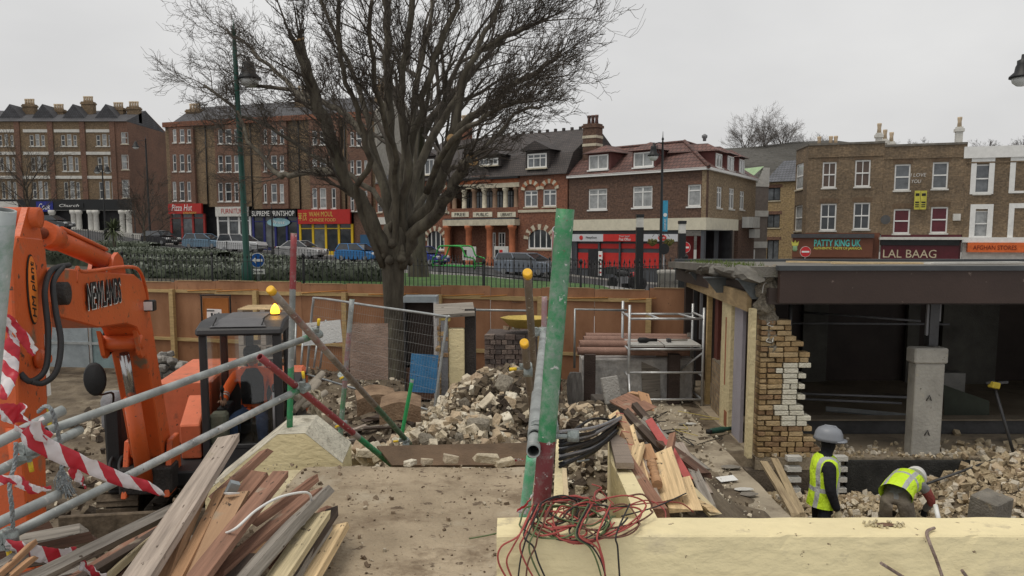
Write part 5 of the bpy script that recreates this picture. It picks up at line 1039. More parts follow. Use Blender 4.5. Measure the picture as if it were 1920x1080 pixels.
Bx('back_wall', int_dark, 3.7, xr, 17.0, 17.15, -3.1, rb - .4); Bx('right_wall', int_grey, xr - .1, xr, 11, 17, -3.1, rb - .4)
for x0, x1, y0, m_ in ((XA(1506, 16.9), XA(1508, 16.9) + .5, 16.85, int_grey), (XA(1700, 16.9), XA(1722, 16.9), 16.8, int_grey), (XA(1775, 16.5), XA(1880, 16.5), 16.6, int_grey)): Bx('partition', m_, x0, x1, y0, y0 + .1, -3.1, rb - .41)
Bx('retaining_wall', mat('black_bitumen_face', (.030, .030, .028), var=.5, scale=3, bump=.3, spot=(.17, .165, .15), spot_amt=.30, spot_scale=7), XA(1592, 11), XA(1862, 11), 10.90, 10.975, -3.75, -3.13)
for k in range(9):
    for j in range(3):
        xx = XA(1478, 11) + j * .21 + (.1 if k % 2 else 0)
        if xx + .2 < XA(1518, 11): Bx('white_brick', grimy_white, xx, xx + .2, 10.85, 10.97, -3.72 + k * .075, -3.655 + k * .075)
        x2 = XA(1566, 11) + j * .17
        if j < 1: Bx('white_brick', grimy_white, x2, x2 + .19 - (.1 if k % 2 else 0), 10.85, 10.97, -3.72 + k * .075, -3.655 + k * .075)
Bx('footing_wall', mort0, 3.3, xr, 10.985, 11.3, -4.5, -3.285)
# concrete column and steel stub
conc = mat('old_grey_concrete', (.33, .315, .28), var=.2, scale=3, bump=.12, bscale=30, spot=(.47, .40, .24), spot_amt=.36, spot_scale=2.6); bolt_steel = mat('dark_steel', (.07, .07, .072), rough=.5, metal=.5, var=.3, bump=.05)
ca, cb_ = XA(1712, 11.05, -2.2), XA(1772, 11.05, -2.2)
colm = Bx('concrete_column', conc, ca + .02, cb_ - .02, 11.05, 11.27, -3.1, -1.78, bevel=.012); ch = MB().b2(ca - FB.x - .01, cb_ - FB.x + .012, .03, .29, -1.779 - FB.z, -1.56 - FB.z).build('column_head', conc, fbld, bevel=.02)
for z_ in (-2.25, -2.75):
    m_ = (ca + cb_) / 2 - FB.x; MB().tube([(m_ - .035, .045, z_ - FB.z - .05), (m_, .03, z_ - FB.z + .03), (m_ + .035, .045, z_ - FB.z - .05)], .008, 5).build('wire_tie', bolt_steel, fbld)
Bx('steel_stub', bolt_steel, XA(1735, 11.3), XA(1752, 11.3), 11.2, 11.35, -1.55, rb - .41); Bx('steel_side_bar', grey_tin, XA(1734, 11.3) - .03, XA(1735, 11.3) - .005, 11.22, 11.26, -1.4, rb - .41); Bx('steel_side_bar', grey_tin, XA(1752, 11.3) + .01, XA(1752, 11.3) + .03, 11.22, 11.26, -1.2, rb - .41)
# low steel channel, rails and clutter inside
Bx('floor_channel', bolt_steel, 3.75, 13.5, 12.3, 12.42, -3.09, -2.86); Bx('channel_flange', mat('dusty_steel_flange', (.20, .165, .12)), 3.75, 13.5, 12.2, 12.5, -2.859, -2.84)
for pa, pb in (((1502, 738, 13.5), (1760, 747, 13.5)), ((1502, 748, 13.5), (1690, 756, 13.5)), ((1480, 606, 15), (1780, 608, 15)), ((1500, 585, 15.5), (1726, 602, 14))): MB().tube([fb(P(*pa)), fb(P(*pb))], .022, 6).build('conduit', grey_tin, fbld)
MB().tube([fb(P(1482, 567, 11.6)), fb(P(1481, 640, 11.6))], .03, 6).build('hanging_conduit', bolt_steel, fbld); MB().lathe(fb(P(1480, 642, 11.6)), [(.09, -.03), (.10, 0), (.04, .05)], 10).build('hanging_lamp_base', grimy_white, fbld)
# brick pier at the corner, brick by brick
rngb = random.Random(12); bw, bh, j = .205, .065, .010
bmats = [mat('pier_brick_%d' % k, c, var=.25, scale=12, bump=.5, bscale=40, spot=(.30, .24, .16), spot_amt=.3, spot_scale=9) for k, c in enumerate(((.38, .265, .135), (.31, .205, .10), (.43, .315, .175), (.26, .165, .09)))]
white_bk = mat('white_painted_brick', (.66, .63, .52), var=.1, scale=5, bump=.25, spot=(.25, .18, .10), spot_amt=.16, spot_scale=14); mort = mat('crumbly_mortar', (.24, .175, .105), var=.3, scale=20, bump=.6)
zrow = lambda y: P(1460, y, 11.0).z
rowcount = 26; xl_ = XA(1421, 11, -2.5)
core = MB().b2(xl_ - FB.x + .02, XA(1480, 11, -2.5) - FB.x, .06, .30, 0, 1.62).b2(xl_ - FB.x + .03, XA(1450, 11, -2.5) - FB.x, .07, .28, 1.62, 2.1); core.build('mortar_core', mort, fbld)
for k in range(rowcount):
    z = -3.1 + k * .075; ypx = 442 + 1500 * (-z) / 11 + 5
    edge = interp([590, 615, 640, 660, 688, 712, 730, 745, 760, 775, 790, 812, 830, 862], [1452, 1478, 1488, 1500, 1515, 1502, 1499, 1499, 1500, 1499, 1512, 1510, 1516, 1528], ypx) + (5 if k % 2 else -3)
    if ypx < 600: edge = 1447
    xR = XA(edge, 11, z); x = xl_ - (.0 if k % 2 else .10)
    while x < xR - .05:
        w_ = bw if rngb.random() < .75 else bw * .5; x0, x1 = max(x, xl_), min(x + w_, xR + .04)
        if x1 - x0 > .05:
            pxm = CXP + FPX * ((x0 + x1) / 2) / 11.2; white = 1457 < pxm and 686 < ypx < 816
            rough = pxm < 1457; m_ = white_bk if white else rngb.choice(bmats); dy = rngb.uniform(-.035, .03) if rough else rngb.uniform(-.005, .004)
            mb = MB().box(((x0 + x1) / 2 - FB.x, .09 + dy, z + bh / 2 - FB.z), (x1 - x0 - j, .2, bh - (rngb.uniform(0, .014) if rough else 0)), rot(rngb.gauss(0, .03), rngb.gauss(0, .02), rngb.gauss(0, .03)) if rough else None); mb.build('brick', m_, fbld, bevel=.006)
        x += w_ + j
# lumps of broken concrete on the pier head
def rock_mesh(name, seed, m, sub=2, amt=.35, flat=False):
    bm = bmesh.new(); bmesh.ops.create_icosphere(bm, subdivisions=sub, radius=1)
    for v in bm.verts:
        d = v.co.normalized(); k = 1 + amt * noise.noise(d * 1.6 + Vector((seed * 3.1, seed, 0))) + amt * .5 * noise.noise(d * 4 + Vector((0, seed * 2.3, 1))); v.co = d * k
        if flat: v.co = Vector([max(-.72, min(.72, q)) for q in v.co])
    me = bpy.data.meshes.new(name); bm.to_mesh(me); bm.free(); me.materials.append(m); return me
lump_m = mat('broken_concrete_lump', (.24, .205, .155), var=.4, scale=5, bump=.7, bscale=18, c2=(.38, .34, .27))
for k, (x, y, s) in enumerate(((1436, 520, .13), (1446, 540, .15), (1432, 575, .13), (1442, 600, .12), (1440, 630, .12), (1430, 545, .10), (1447, 655, .11), (1438, 560, .12), (1452, 512, .10))):
    o = obj('concrete_lump', rock_mesh('concrete_lump', k + 1, lump_m, 3), fbld, fb(P(x, y, 11.1))); o.scale = (s, s, s * 1.15); o.rotation_euler = (k, k * 2, k * 3)
for k in range(7): a = P(1434 + U(0, 20), U(515, 650), 10.98); MB().tube(curve_pts([fb(a), fb(a) + V(U(-.06, .06), -.05, U(-.08, 0)), fb(a) + V(U(-.1, .1), -.06, U(-.16, -.05))], 3), .006, 4).build('torn_wire', grimy_white, fbld)
# side of the building, receding: strips, door leaf, pilaster, studs
def side(name, m, d0, d1, z0, z1, dx=0, th=.12):
    x0, x1 = interp([11, 17], [3.35, 3.74], d0) + dx, interp([11, 17], [3.35, 3.74], d1) + dx; MB().beam(fb((x0 + th / 2, d0, (z0 + z1) / 2)), fb((x1 + th / 2, d1, (z0 + z1) / 2)), th, z1 - z0).build(name, m, fbld)
lil = mat('lilac_grey_door', (.33, .31, .34), rough=.6, var=.1, bump=.1, spot=(.15, .13, .12), spot_amt=.2)
cream_strip = mat('cream_stucco_edge', (.58, .49, .29), var=.15, scale=4, bump=.4, bscale=20, spot=(.33, .2, .12), spot_amt=.24, spot_scale=5)
side('stucco_edge', cream_strip, 10.93, 11.10, -3.1, -1.0, -.06, .07); side('gap_shade_sheet', int_dark, 11.32, 11.75, -3.1, -1.0, .25, .05); side('door_leaf', lil, 11.78, 12.35, -3.1, -1.0, .02, .05); side('cream_pilaster', cream_strip, 12.42, 13.15, -3.1, -.98, -.02, .14); side('red_jamb_scar', mat('red_brick_scar', (.32, .12, .06)), 12.75, 12.83, -2.4, -1.3, -.024, .02); side('red_jamb_scar', MATS['red_brick_scar'], 12.55, 12.75, -3.05, -2.8, -.026, .02)  # dark sheet beside the door leaf stands in for shade in the gap
side('opening_shade_sheet', int_dark, 13.2, 17.0, -3.1, -1.0, .5, .05); side('stud', new_pine, 14.55, 14.7, -3.1, -1.0, 0, .08); side('red_post', mat('dark_red_post', (.12, .035, .025)), 14.1, 14.4, -3.1, -1.0, .1, .1); side('broken_stub_wall', stock_side, 13.5, 14.3, -3.1, -2.2, .05, .2); side('broken_stub_wall', stock_side, 13.35, 13.7, -2.2, -1.8, .08, .2); side('far_stud', bolt_steel, 16.2, 16.3, -3.1, -1.0, 0, .08); side('far_stud', grey_tin, 15.4, 15.46, -2.0, -1.0, 0, .05)  # long dark sheet behind the studs paints the shade of the openings
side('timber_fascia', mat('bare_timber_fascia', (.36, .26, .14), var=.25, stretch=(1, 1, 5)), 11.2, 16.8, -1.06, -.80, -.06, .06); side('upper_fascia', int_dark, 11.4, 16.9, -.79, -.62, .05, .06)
for d, px0, px1, y0, y1, lo in ((11.15, 1384, 1442, 525, 561, 1410), (12.9, 1322, 1361, 522, 549, 1344), (15.2, 1295, 1320, 513, 537, 1312)):
    a = [fb(P(px0, y0, d)), fb(P(px1, y0, d)), fb(P(px1, y1, d)), fb(P(lo, y1, d))]; mb = MB(); mb.add(a + [p + V(0, .02, 0) for p in a], [(0, 1, 2, 3), (7, 6, 5, 4), (0, 4, 5, 1), (1, 5, 6, 2), (2, 6, 7, 3), (3, 7, 4, 0)]); mb.beam(a[0] + V(-.02, .01, .012), a[1] + V(0, .01, .012), .02, .12, up=(0, 1, 0)); mb.build('steel_bracket', mat('steel_gusset', (.14, .155, .16), rough=.5, metal=.3, var=.25, spot=(.10, .06, .04), spot_amt=.25), fbld)
for k in range(9):
    d = lerp(11.2, 16.5, k / 8); x = interp([11, 17], [3.3, 3.7], d); o = obj('torn_felt', rock_mesh('torn_felt', k + 30, felt, 2), fbld, fb((x, d, rzf(d) - .12))); o.scale = (.2, .45, .09); o.rotation_euler = (U(-.2, .2), U(-.3, .3), U(-.3, .3))
g = MB(); rg = random.Random(2)
for k in range(700):
    d = rg.uniform(11.5, 16.8); x = interp([11, 17], [3.3, 3.72], d) + rg.uniform(-.12, .35); a = rg.uniform(0, 6.28); h = rg.uniform(.04, .13); t = V(math.cos(a), math.sin(a), 0) * .01; c = fb((x, d, rzf(d) - .06)); g.add([c - t, c + t, c + V(rg.uniform(-.05, .05), rg.uniform(-.05, .05), h)], [(0, 1, 2)])
g.build('grass_tufts', mat('roof_grass', (.10, .14, .03), var=.3, bump=0), fbld, fix=False, kind='stuff')
soft = mat('split_softwood', (.62, .48, .28), var=.2, scale=6, stretch=(1, 1, 6), bump=.15)
for a, b_, w_, lb in (((1478, 489, 14.5), (1590, 497, 13.0), .10, 'split pale plank lying on the flat roof near the corner'), ((1560, 496, 12.6), (1745, 497, 12.4), .16, 'long pale plank lying on the flat roof middle'), ((1738, 497, 12.3), (1915, 492, 13.5), .18, 'white painted strip lying on the flat roof at the right')):
    p, q = P(*a), P(*b_); p.z, q.z = rzf(p.y) + .012, rzf(q.y) + .012; MB().beam(p, q, w_, .03, taper=.85).build('roof_plank', soft if 'white' not in lb else grimy_white, label=lb, cat='plank')
# ================================================================== people
skin_m = mat('skin', (.30, .17, .115), rough=.6, var=.1, bump=0); dark_jkt = mat('black_jacket_cloth', (.012, .012, .015), rough=.9, var=.4, scale=8, bump=.3, bscale=20); hood_m = mat('black_knit', (.010, .010, .011), rough=.95, bump=.2)
grey_trs = mat('dusty_work_trousers', (.17, .145, .115), rough=.9, var=.3, scale=6, bump=.3, bscale=16); navy_trs = mat('dark_work_trousers', (.014, .016, .024), rough=.9, var=.3, bump=.2); jeans = mat('blue_jeans', (.03, .055, .12), rough=.9, var=.35, scale=7, bump=.3, bscale=20); boots = mat('tan_work_boots', (.26, .17, .10), rough=.8, var=.3, bump=.2)
grey_sleeve = mat('grey_sleeve', (.20, .20, .195), rough=.9, var=.15, bump=.2); red_sleeve = mat('faded_red_sleeve', (.28, .07, .06), rough=.9, var=.15, bump=.2); glove_c = mat('cream_work_glove', (.50, .43, .28), rough=.9, var=.2, bump=.2); orange_hv = mat('hi_vis_orange_cloth', (.85, .13, .02), rough=.7, var=.1, bump=.2, bscale=20)
def vestmat(name, c, bands, axis, silver=(.42, .43, .42)):
    """hi-vis cloth with sewn-on silver tapes across the given axis (object coordinates)"""
    m, t, b = _nodes(name); N, L = t.nodes, t.links; tc = N.new('ShaderNodeTexCoord'); sp = N.new('ShaderNodeSeparateXYZ'); L.new(tc.outputs['Object'], sp.inputs[0]); out = None
    for ax, lo, hi in bands:
        a = N.new('ShaderNodeMath'); a.operation = 'GREATER_THAN'; a.inputs[1].default_value = lo; d = N.new('ShaderNodeMath'); d.operation = 'LESS_THAN'; d.inputs[1].default_value = hi
        src = sp.outputs['XYZ'.index(ax)]
        if ax == 'X': ab = N.new('ShaderNodeMath'); ab.operation = 'ABSOLUTE'; L.new(src, ab.inputs[0]); src = ab.outputs[0]
        L.new(src, a.inputs[0]); L.new(src, d.inputs[0]); mu = N.new('ShaderNodeMath'); mu.operation = 'MULTIPLY'; L.new(a.outputs[0], mu.inputs[0]); L.new(d.outputs[0], mu.inputs[1])
        if out is None: out = mu.outputs[0]
        else: mm = N.new('ShaderNodeMath'); mm.operation = 'MAXIMUM'; L.new(out, mm.inputs[0]); L.new(mu.outputs[0], mm.inputs[1]); out = mm.outputs[0]
    mx = N.new('ShaderNodeMixRGB'); L.new(out, mx.inputs[0]); mx.inputs[1].default_value = c4(c); mx.inputs[2].default_value = c4(silver); L.new(mx.outputs[0], b.inputs['Base Color']); b.inputs['Roughness'].default_value = .6
    n3 = N.new('ShaderNodeTexNoise'); n3.inputs['Scale'].default_value = 6; n3.inputs['Detail'].default_value = 4; bp = N.new('ShaderNodeBump'); bp.inputs['Strength'].default_value = .9; bp.inputs['Distance'].default_value = .05; L.new(n3.outputs[0], bp.inputs['Height']); L.new(bp.outputs[0], b.inputs['Normal'])
    return m
lime = (.60, .85, .03)
def hand_into(bm, wrist, direc, palm_n, side, curl=.5):
    """palm and five bent fingers of unequal length"""
    d = Vector(direc).normalized(); pn = Vector(palm_n).normalized(); sd = d.cross(pn).normalized() * side; pn = sd.cross(d).normalized() * side; mb = MB(); w = Vector(wrist)
    mb.tube([w - d * .02, w + d * .03, w + d * .075, w + d * .095], [.026, .036, .040, .030], 8)
    for k, (off, L) in enumerate(((-.029, .072), (-.010, .082), (.010, .078), (.028, .06))):
        a = w + d * .085 + sd * off; b = a + (d * (1 - curl * .4) + pn * curl * .5).normalized() * L * .5; c = b + (d * (1 - curl) + pn * curl * 1.1).normalized() * L * .5; mb.tube([a, b, c], [.0105, .0095, .007], 6)
    a = w + d * .03 - sd * .034; b = a - sd * .028 + d * .028 + pn * .01; c = b + d * .032 + pn * .012; mb.tube([a, b, c], [.012, .011, .008], 6)
    me = mb.mesh('hand', [skin_m]); bm2 = bmesh.new(); bm2.from_mesh(me); off = len(bm.verts); bm2.verts.ensure_lookup_table()
    vm = [bm.verts.new(v.co) for v in bm2.verts]; out = []
    for f in bm2.faces:
        try: nf = bm.faces.new([vm[v.index] for v in f.verts]); nf.smooth = True; out.append(nf)
        except ValueError: pass
    bm2.free(); bpy.data.meshes.remove(me); return out
def person(label, loc, rz, J, mats, vest=None, helmet=None, hands=(), parent=None, glove=0, group=None):
    """J: joint name -> (co, radius x, radius y); one skinned body; mats: region -> material"""
    links = [('pelvis', 'waist'), ('waist', 'chest'), ('chest', 'neck'), ('neck', 'jaw'), ('jaw', 'crown')]
    for s in 'lr': links += [('chest', s + 'sho'), (s + 'sho', s + 'elb'), (s + 'elb', s + 'wri'), ('pelvis', s + 'hip'), (s + 'hip', s + 'kne'), (s + 'kne', s + 'ank'), (s + 'ank', s + 'toe')]
    names = list(J); idx = {n_: i for i, n_ in enumerate(names)}
    me = bpy.data.meshes.new('body'); me.from_pydata([J[n_][0] for n_ in names], [(idx[a], idx[b]) for a, b in links], []); o = bpy.data.objects.new('person_tmp', me); col.objects.link(o)
    md = o.modifiers.new('Skin', 'SKIN'); md.use_smooth_shade = True; md.branch_smoothing = .3; sb = o.modifiers.new('Sub', 'SUBSURF'); sb.levels = 2; sb.render_levels = 2
    for n_ in names: sv = me.skin_vertices[0].data[idx[n_]]; sv.radius = J[n_][1:3]; sv.use_root = (n_ == 'pelvis')
    bpy.context.view_layer.update(); ev = bpy.data.meshes.new_from_object(o.evaluated_get(bpy.context.evaluated_depsgraph_get())); bpy.data.objects.remove(o)
    reg = {'pelvis': 'legs', 'waist': 'torso', 'chest': 'torso', 'neck': 'head', 'jaw': 'head'}; mlist = []; 
    def region(a, b):
        if b.endswith('toe'): return 'feet'
        if b[1:] in ('kne', 'ank', 'hip'): return 'legs'
        if b[1:] == 'sho': return 'torso'
        if b[1:] == 'elb': return 'upper_arm'
        if b[1:] == 'wri': return 'fore_arm'
        if b in ('neck',): return 'torso'
        if b in ('jaw', 'crown'): return 'head'
        return 'torso'
    order = ['torso', 'upper_arm', 'fore_arm', 'legs', 'feet', 'head', 'hands']
    ev.materials.clear()
    for r_ in order: ev.materials.append(mats.get(r_, dark_jkt))
    segs = [(Vector(J[a][0]), Vector(J[b][0]), region(a, b), (J[a][1] + J[b][1]) / 2) for a, b in links]
    bm = bmesh.new(); bm.from_mesh(ev)
    for f in bm.faces:
        c = f.calc_center_median(); best = min(segs, key=lambda s: (lambda t: (c - s[0].lerp(s[1], t)).length / (s[3] + .02))(max(0, min(1, (c - s[0]).dot(s[1] - s[0]) / max(1e-6, (s[1] - s[0]).length_squared))))); f.material_index = order.index(best[2]); f.smooth = True
    vb = None
    for w, d, pn, sd, cu in hands:
        for f in hand_into(bm, w, d, pn, sd, cu): f.material_index = 6
    bm.to_mesh(ev); bm.free()
    root = empty('person', loc, rz, label, 'person', group) if parent is None else parent
    obj('body', ev, root)
    if vest:
        vm_, rings = vest; vb = MB(); n = 20; cs = [Vector(r_[0]) for r_ in rings]
        for i, (c, rx, ry) in enumerate(rings):
            t = (cs[min(i + 1, len(cs) - 1)] - cs[max(i - 1, 0)]).normalized(); ax = Vector((1, 0, 0)); ay = t.cross(ax).normalized()
            for k in range(n):
                a = 2 * math.pi * k / n; q = 1 + (.05 if i == 0 else .025) * noise.noise(Vector((math.cos(a) * 2, math.sin(a) * 2, i * .8))); vb.v.append(tuple(cs[i] + ax * (math.cos(a) * rx * q) + ay * (math.sin(a) * ry * q)))
        for i in range(len(rings) - 1):
            for k in range(n): k2 = (k + 1) % n; vb.f.append((i * n + k, i * n + k2, (i + 1) * n + k2, (i + 1) * n + k)); vb.m.append(0); vb.sm.append(True)
        vb.build('hi_vis_vest', vm_, root)
    if helmet:
        c, m_, tilt = helmet; h = MB().lathe((0, 0, 0), [(.135, -.035), (.15, -.035), (.138, 0), (.132, .05), (.11, .10), (.07, .128), (.0, .138)], 20, sy=1.16); h.lathe((0, .12, -.03), [(.12, 0), (.118, .012), (.02, .02)], 14, sy=.75); h.tube([(0, -.13, .06), (0, -.05, .135), (0, .06, .137), (0, .13, .06)], .014, 6); ho = h.build('hard_hat', m_, root, c); ho.rotation_euler = tilt
    return root
def standing():
    return {'pelvis': ((0, 0, .96), .155, .12), 'waist': ((0, .01, 1.12), .15, .115), 'chest': ((0, .015, 1.35), .165, .125), 'neck': ((0, .02, 1.52), .062, .065), 'jaw': ((0, .045, 1.60), .075, .085), 'crown': ((0, .035, 1.70), .085, .10),
        'lsho': ((-.19, 0, 1.42), .075, .075), 'lelb': ((-.26, -.02, 1.13), .055, .055), 'lwri': ((-.25, .06, .88), .04, .04), 'rsho': ((.19, 0, 1.42), .075, .075), 'relb': ((.26, -.03, 1.13), .055, .055), 'rwri': ((.26, .05, .88), .04, .04),
        'lhip': ((-.10, 0, .88), .10, .105), 'lkne': ((-.11, .02, .48), .075, .075), 'lank': ((-.12, -.02, .10), .055, .06), 'ltoe': ((-.13, .13, .05), .045, .035), 'rhip': ((.10, 0, .88), .10, .105), 'rkne': ((.11, .02, .48), .075, .075), 'rank': ((.12, -.02, .10), .055, .06), 'rtoe': ((.14, .13, .05), .045, .035)}
grey_hat = mat('grey_hard_hat', (.22, .235, .26), rough=.4, var=.08, bump=0); white_hat = mat('white_hard_hat', (.72, .72, .70), rough=.4, var=.05, bump=0)
J = standing(); J['jaw'] = ((.0, .055, 1.60), .08, .09); J['relb'] = ((.25, .0, 1.12), .065, .065); J['rwri'] = ((.23, .10, .86), .048, .048); J['rsho'] = ((.19, .0, 1.41), .09, .085)
pz = zsite(3.7, 9.6)
vest1 = vestmat('lime_hi_vis_vest', lime, [('Z', 1.06, 1.115), ('X', .10, .15)], 'Z')
w1 = person('standing worker in grey hard hat, black jacket and lime vest', (XA(1541, 9.6, -3.3), 9.6, -4.17), R(-92), J, {'torso': dark_jkt, 'upper_arm': dark_jkt, 'fore_arm': dark_jkt, 'legs': navy_trs, 'feet': boots, 'head': hood_m, 'hands': glove_c}, (vest1, [((0, .0, .86), .205, .17), ((0, .01, 1.0), .195, .16), ((0, .015, 1.14), .19, .155), ((0, .02, 1.30), .205, .165), ((0, .015, 1.42), .205, .145), ((0, .01, 1.475), .16, .115), ((0, .015, 1.51), .085, .085)]), ((0, .045, 1.72), grey_hat, (R(-4), 0, R(-25))), [((.23, .10, .86), (.0, .06, -1), (-1, .2, 0), 1, .5), ((-.25, .06, .88), (0, .1, -1), (1, .2, 0), -1, .5)])
w1.scale = (1.05, 1.05, 1)
J = {'pelvis': ((0, 0, .93), .17, .14), 'waist': ((0, .17, 1.02), .15, .13), 'chest': ((0, .40, 1.03), .175, .14), 'neck': ((0, .55, .98), .065, .065), 'jaw': ((0, .62, .96), .075, .085), 'crown': ((0, .71, .97), .085, .09),
     'lsho': ((-.19, .42, 1.0), .075, .075), 'lelb': ((-.24, .55, .74), .055, .055), 'lwri': ((-.10, .68, .58), .042, .042), 'rsho': ((.19, .42, 1.0), .08, .08), 'relb': ((.27, .56, .76), .058, .058), 'rwri': ((.14, .70, .58), .045, .045),
     'lhip': ((-.11, -.01, .85), .115, .125), 'lkne': ((-.15, .10, .46), .085, .085), 'lank': ((-.16, -.05, .09), .06, .065), 'ltoe': ((-.18, .1, .05), .045, .035), 'rhip': ((.11, -.01, .85), .115, .125), 'rkne': ((.16, .10, .46), .085, .085), 'rank': ((.17, -.05, .09), .06, .065), 'rtoe': ((.19, .1, .05), .045, .035)}
vest2 = vestmat('lime_hi_vis_vest_bent', lime, [('Y', .17, .225), ('X', .095, .145)], 'Y')
w2 = person('bending worker in white hard hat, lime vest and dusty trousers', (XA(1683, 9.55, -3), 9.55, -4.04), R(-44), J, {'torso': grey_sleeve, 'upper_arm': red_sleeve, 'fore_arm': grey_sleeve, 'legs': grey_trs, 'feet': boots, 'head': skin_m, 'hands': dark_jkt}, (vest2, [((0, -.06, .94), .215, .18), ((0, .06, 1.0), .20, .17), ((0, .20, 1.03), .195, .165), ((0, .36, 1.035), .21, .17), ((0, .45, 1.02), .20, .15), ((0, .51, 1.0), .14, .11), ((0, .54, .985), .085, .085)]), ((0, .72, 1.0), white_hat, (R(-75), 0, 0)), [((.14, .70, .58), (-.2, .3, -1), (0, 1, 0), 1, .7), ((-.10, .68, .58), (.2, .3, -1), (0, 1, 0), -1, .7)])
w2.scale = (.94,) * 3
person('worker in dark jacket half hidden behind the green pole', (XA(1040, 13.6, -3), 13.6, zsite(.8, 13.6) - .25), R(-100), standing(), {'torso': dark_jkt, 'upper_arm': dark_jkt, 'fore_arm': dark_jkt, 'legs': navy_trs, 'feet': boots, 'head': skin_m, 'hands': skin_m}, None, None, [((.26, .05, .88), (0, .1, -1), (-1, .2, 0), 1, .5), ((-.25, .06, .88), (0, .1, -1), (1, .2, 0), -1, .5)])
# ================================================================== orange excavator
EX = V(-4.1, 8.9, -3.5); ea = math.atan2(-.987, .16)
exc = empty('excavator', EX, ea, 'orange tracked excavator with raised arm and dark cab, lettered side', 'excavator')
_ei = Matrix.Rotation(-ea, 4, 'Z') @ Matrix.Translation(-EX)
def el(p): return _ei @ Vector(p)                                     # world -> machine coordinates
org = mat('orange_machine_paint', (.56, .10, .022), rough=.42, var=.10, scale=2, bump=.04, bscale=50, spot=(.17, .06, .03), spot_amt=.35, spot_scale=5.5, spec=.45); org2 = mat('faded_orange_paint', (.62, .16, .075), rough=.55, var=.15, bump=.03, spot=(.26, .10, .06), spot_amt=.36, spot_scale=4)
cabm = mat('charcoal_cab_paint', (.035, .035, .037), rough=.5, var=.2, bump=.03); cabroof = mat('cab_roof_grey', (.10, .10, .105), rough=.5, var=.15, bump=.05); rodm = mat('chrome_rod', (.42, .42, .42), rough=.2, metal=.9, var=.2, bump=0); hose_m = mat('rubber_hose', (.022, .022, .023), rough=.6, var=.3, bump=.05); grease = mat('greasy_black_metal', (.03, .026, .024), rough=.6, var=.5, bump=.2); blk = mat('black_plastic', (.015, .015, .016), rough=.6, var=.2, bump=.05)
def prof(pts, y0, y1, name, m, bevel=.012): return MB().prism([(s, z + 3.5) for s, z in pts], y0, y1).build(name, m, exc, bevel=bevel)
boom = prof([(2.98, -.32), (2.85, -.24), (.90, -.385), (.64, -.47), (.47, -.68), (.16, -1.5), (-.14, -2.3), (-.10, -2.5), (.06, -2.56), (.2, -2.45), (.53, -1.5), (.70, -1.12), (.92, -.92), (1.25, -.845), (2.0, -.80), (2.82, -.63), (3.0, -.5)], -.17, .17, 'boom', org)
# lettering on the side that faces right
RZ = Matrix.Rotation(math.pi, 4, 'Z'); tw_, th_ = .88, .235
lettering('NEWLANDS', upvc, boom, (1.83, .182, 3.5 - .515), tw_, th_, rotm=RZ @ Matrix.Shear('XZ', 4, (0, 0)) if False else RZ, ex=.002, bold=.035); lettering('NEWLANDS', ink, boom, (1.85, .187, 3.5 - .505), tw_, th_, rotm=RZ, ex=.002, bold=.012)
for s_, z_ in ((2.84, -.44), (.02, -2.42)): MB().lathe((s_, 0, 3.5 + z_), [(.06, -.24), (.09, -.235), (.09, .235), (.06, .24)], 14, 'Y').build('boom_pin', grease, exc)
# top hand rail on the boom and bracket for the arm ram
MB().tube(curve_pts([(2.45, .16, 3.12), (2.40, .16, 3.24), (2.25, .16, 3.20), (1.2, .16, 3.20), (.74, .165, 3.15), (.55, .17, 2.95), (.5, .17, 2.75)], 4), .018, 7).build('boom_rail', org, exc)
for y in (-.09, .09): MB().prism([(.95, 3.10), (1.45, 3.10), (1.30, 3.30), (1.18, 3.34), (1.05, 3.28)], y - .018, y + .018).build('ram_bracket', org, exc)
MB().tube([(1.22, 0, 3.26), (2.52, 0, 3.50)], .085, 14).build('arm_ram', org, exc); MB().tube([(2.40, 0, 3.478), (2.62, 0, 3.518)], .105, 14).build('arm_ram_gland', org, exc); MB().tube([(2.6, 0, 3.515), (3.16, 0, 3.62)], .047, 12).build('arm_ram_rod', rodm, exc); MB().tube([(1.35, .06, 3.37), (2.4, .06, 3.56)], .018, 6).build('ram_oil_pipe', org, exc)
# dipper stick
stick = prof([(2.96, -.70), (3.0, -.10), (3.06, -.02), (3.46, .0), (3.56, -.12), (3.62, -1.2), (3.56, -2.4), (3.32, -2.45), (3.20, -1.4)], -.16, .16, 'stick', org)
for y in (-.13, .13): MB().prism([(3.02, 3.46), (3.42, 3.46), (3.24, 3.70), (3.10, 3.70)], y - .02, y + .02).build('stick_bracket', org, exc)
MB().lathe((3.17, 0, 3.63), [(.05, -.2), (.075, -.2), (.075, .2), (.05, .2)], 14, 'Y').build('arm_ram_pin', org, exc)
MB().lathe((3.29, .165, 3.12), [(.25, 0), (.25, .004)], 28, 'Y', .34, 1).build('badge_rim', blk, stick); MB().lathe((3.29, .17, 3.12), [(.237, 0), (.237, .004)], 28, 'Y', .30, 1).build('badge', mat('badge_orange', (.75, .20, .03), rough=.4, bump=0), stick)
lettering('HM plant', ink, stick, (3.29, .176, 3.12), .40, .075, rotm=RZ @ Matrix.Rotation(R(-90), 4, 'Y'), shear=.2, ex=.002)
MB().lathe((3.28, .165, 2.62), [(.07, 0), (.075, .03), (.05, .05), (.03, .09)], 12, 'Y').build('grease_boss', org, stick)
MB().prism([(3.08, 2.32), (3.15, 2.32), (3.13, 2.78), (3.09, 2.78)], .162, .166).build('warning_label', upvc, stick); MB().prism([(3.10, 2.05), (3.18, 2.05), (3.17, 2.24), (3.11, 2.24)], .162, .166).build('yellow_label', mat('yellow_label', (.65, .5, .05), bump=0), stick)
for y in (-.10, .10): MB().tube([(3.58, y, 2.2), (3.5, y, 1.2)], .05, 10).build('bucket_ram', org, exc)
